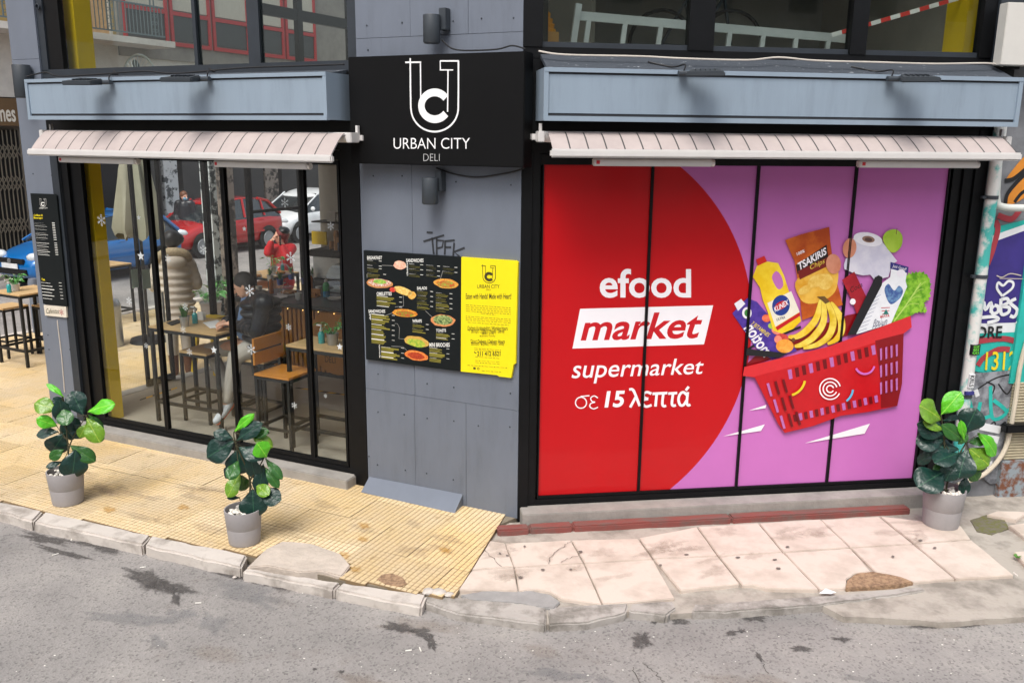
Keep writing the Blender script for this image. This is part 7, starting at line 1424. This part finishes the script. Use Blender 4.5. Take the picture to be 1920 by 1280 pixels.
for s_ in (-1, 1):
    h_ = b+sdv*.09*s_; m1 = MB(); capsule(m1, h_+Vector((0, 0, .85)), h_+Vector((0, 0, .3)), .095, .07); skin(m1, 'trouser_leg', m_trw, wm, .014, 3); m1 = MB(); capsule(m1, h_+Vector((0, 0, .38)), h_+Vector((0, 0, .07)), .072, .055); capsule(m1, h_+Vector((0, 0, .05)), h_+fwv*.15+Vector((0, 0, .045)), .05, .042); skin(m1, 'boot', m_boot, wm, .011, 2)
# --- woman in red on the telephone, seated outside
FD = FS.w((4.75, .75, 0)); g0 = Vector((FD.x, FD.y, 0)); d_ = ray(529, 480); t_ = FD.y/d_.y; b = Vector((d_.x*t_, FD.y, 0)); Dp = b.y
m_redc = M('coat_red', (196, 16, 30), .7, var=.1, bump=.3, bscale=20); m_hairr = M('hair_red', (120, 30, 30), .55, var=.3, scale=60)
wr_ = thing('person', 'person in red coat and black hat talking on a phone beyond the counter', 'person', W, tuple(b)); V = lambda px, py, dy=0.: (lambda p: Vector((p.x, Dp+dy, p.z)))(W.at(px, py, Dp+dy))
hc = V(527, 442); fdir = Vector((-.75, -.62, -.12)); chest = V(528, 480); hip = chest-Vector((0, 0, .42)); shL_, shR_ = V(546, 466, .05), V(506, 468, -.05); elL_, elR_ = V(537, 482, -.25), V(503, 474, -.22); haL, haR = V(527, 459, -.18), V(509, 452, -.2)
m1 = MB(); f_, r_, u_ = head(m1, hc, fdir, s=.98); capsule(m1, hc-Vector((0, 0, .08)), chest, .05, .1); capsule(m1, chest, hip, .12, .14); hand(m1, haL, Vector((0, -.1, 1)), (-1, 0, .2), .9, .6); hand(m1, haR, Vector((.5, -.1, .8)), (1, .2, 0), .9, .5); capsule(m1, elL_, haL, .04, .03); capsule(m1, elR_, haR, .04, .03)
kn = [hip+Vector((-.3, -.35, .02)), hip+Vector((-.05, -.42, .02))]
for k in kn: capsule(m1, hip, k, .09, .06); capsule(m1, k, Vector((k.x, k.y+.05, .3)), .06, .04)
skin(m1, 'body', m_skin, wr_, .009, 3); face_bits(wr_, hc, f_, r_, u_, m_hairr, M('lip_red', (170, 50, 56), .5))
m1 = MB(); capsule(m1, shL_, shR_, .09, .09); capsule(m1, (shL_+shR_)/2-Vector((0, 0, .06)), hip, .16, .19)
for a, e, h_ in ((shL_, elL_, haL), (shR_, elR_, haR)): capsule(m1, a, e, .085, .07); capsule(m1, e, e.lerp(h_, .8), .068, .055)
skin(m1, 'red_coat', m_redc, wr_, .012, 3)
m3 = Matrix((f_, r_, u_)).transposed(); m1 = MB(); m1.ball(hc+u_*.02-f_*.025, .112, (1, .95, .95), 3, 0, m3); m1.ball(hc-f_*.04-u_*.07, .07, (.8, 1.2, 1.1), 2, 0, m3); skin(m1, 'hair', m_hairr, wr_, .009, 2); m1 = MB(); m1.ball(hc+u_*.06-f_*.045, .105, (1, 1.1, .7), 3, 0, m3); m1.ball(hc+u_*.1-f_*.06+r_*.09, .03, (1, 1, 1.4), 2); m1.ball(hc-f_*.09+r_*.03, .075, (.9, 1.1, 1.1), 2); skin(m1, 'hat', m_bag, wr_, .01, 1)
m1 = MB(); p = haL+Vector((.0, -.03, .07)); m1.box(p.x-.008, p.x+.008, p.y-.035, p.y+.035, p.z-.07, p.z+.08, .003); solo(m1, 'mobile_phone', m_mblack, 'black mobile phone held to the ear of the person in red', 'phone', W, tuple(p))
m1 = MB(); capsule(m1, hip+Vector((0, 0, -.16)), hip+Vector((0, .0, -.17)), .16, .16)
qf = FS.loc(hip); stool('bar stool under the person in the red coat', FS, qf.x, qf.y, 0, hip.z-.17, 0., .36)
ptb = FS.loc(V(512, 505, -.5)); table('bar table in front of the person in the red coat', FS, ptb.x-.35, ptb.x+.3, ptb.y-.25, ptb.y+.35, 0, 1.06); small_plant('leafy plant in zinc pot before the person in red', (ptb.x-.05, ptb.y-.05, 1.06), FS, 'leaf', .07, .11, 20, m_zinc, 70); bottle('teal pump bottle before the person in red', (ptb.x+.15, ptb.y-.05, 1.06), FS)
# --- passer-by in a dark coat behind the red car
pb_ = FS.w((FS.loc(car_at(345, BCY)).x+1.2, BCY+2.0, 0)); d_ = ray(346, 380); t_ = pb_.y/d_.y; b = Vector((d_.x*t_, pb_.y, ROAD_Z)); wp2 = thing('person', 'passer-by in dark jacket with blue face mask behind the red car', 'person', W, tuple(b)); V3 = lambda z, x=0., y=0.: b+Vector((x, y, z))
m1 = MB(); f_, r_, u_ = head(m1, V3(1.55), Vector((.8, -.6, -.1))); capsule(m1, V3(1.45), V3(1.2), .055, .12); capsule(m1, V3(1.3), V3(.9), .15, .15)
for s_ in (-1, 1): capsule(m1, V3(.9, .09*s_), V3(.08, .1*s_), .09, .05); capsule(m1, V3(1.36, .2*s_), V3(1.05, .25*s_), .05, .04); capsule(m1, V3(1.05, .25*s_), V3(.85, .22*s_, -.1), .04, .03); hand(m1, V3(.85, .22*s_, -.1), (0, -.2, -1), (-s_, 0, 0))
skin(m1, 'body', m_skin, wp2, .01, 3); face_bits(wp2, V3(1.55), f_, r_, u_, m_bag, m_boot); m1 = MB(); capsule(m1, V3(1.36, -.17), V3(1.36, .17), .1, .1); capsule(m1, V3(1.3), V3(.8), .18, .2)
for s_ in (-1, 1): capsule(m1, V3(1.36, .2*s_), V3(1.05, .26*s_), .08, .07); capsule(m1, V3(1.05, .26*s_), V3(.9, .23*s_, -.08), .07, .05)
skin(m1, 'jacket', m_jk, wp2, .014, 3); m1 = MB(); 
for s_ in (-1, 1): capsule(m1, V3(.85, .1*s_), V3(.1, .1*s_), .1, .07)
skin(m1, 'trousers', m_mblack, wp2, .014, 2); m1 = MB(); m3 = Matrix((f_, r_, u_)).transposed(); m1.ball(V3(1.57)-f_*.02+u_*.02, .11, (1, .9, 1), 3, 0, m3); m1.ball(V3(1.58)-f_*.12, .06, sub=2); skin(m1, 'hair', m_boot, wp2, .01, 2); m1 = MB(); m1.ball(V3(1.55)+f_*.06-u_*.05, .07, (.9, 1.0, .75), 3, 0, m3); part(m1, 'face_mask', M('mask_blue', (120, 170, 196), .8), wp2, True)
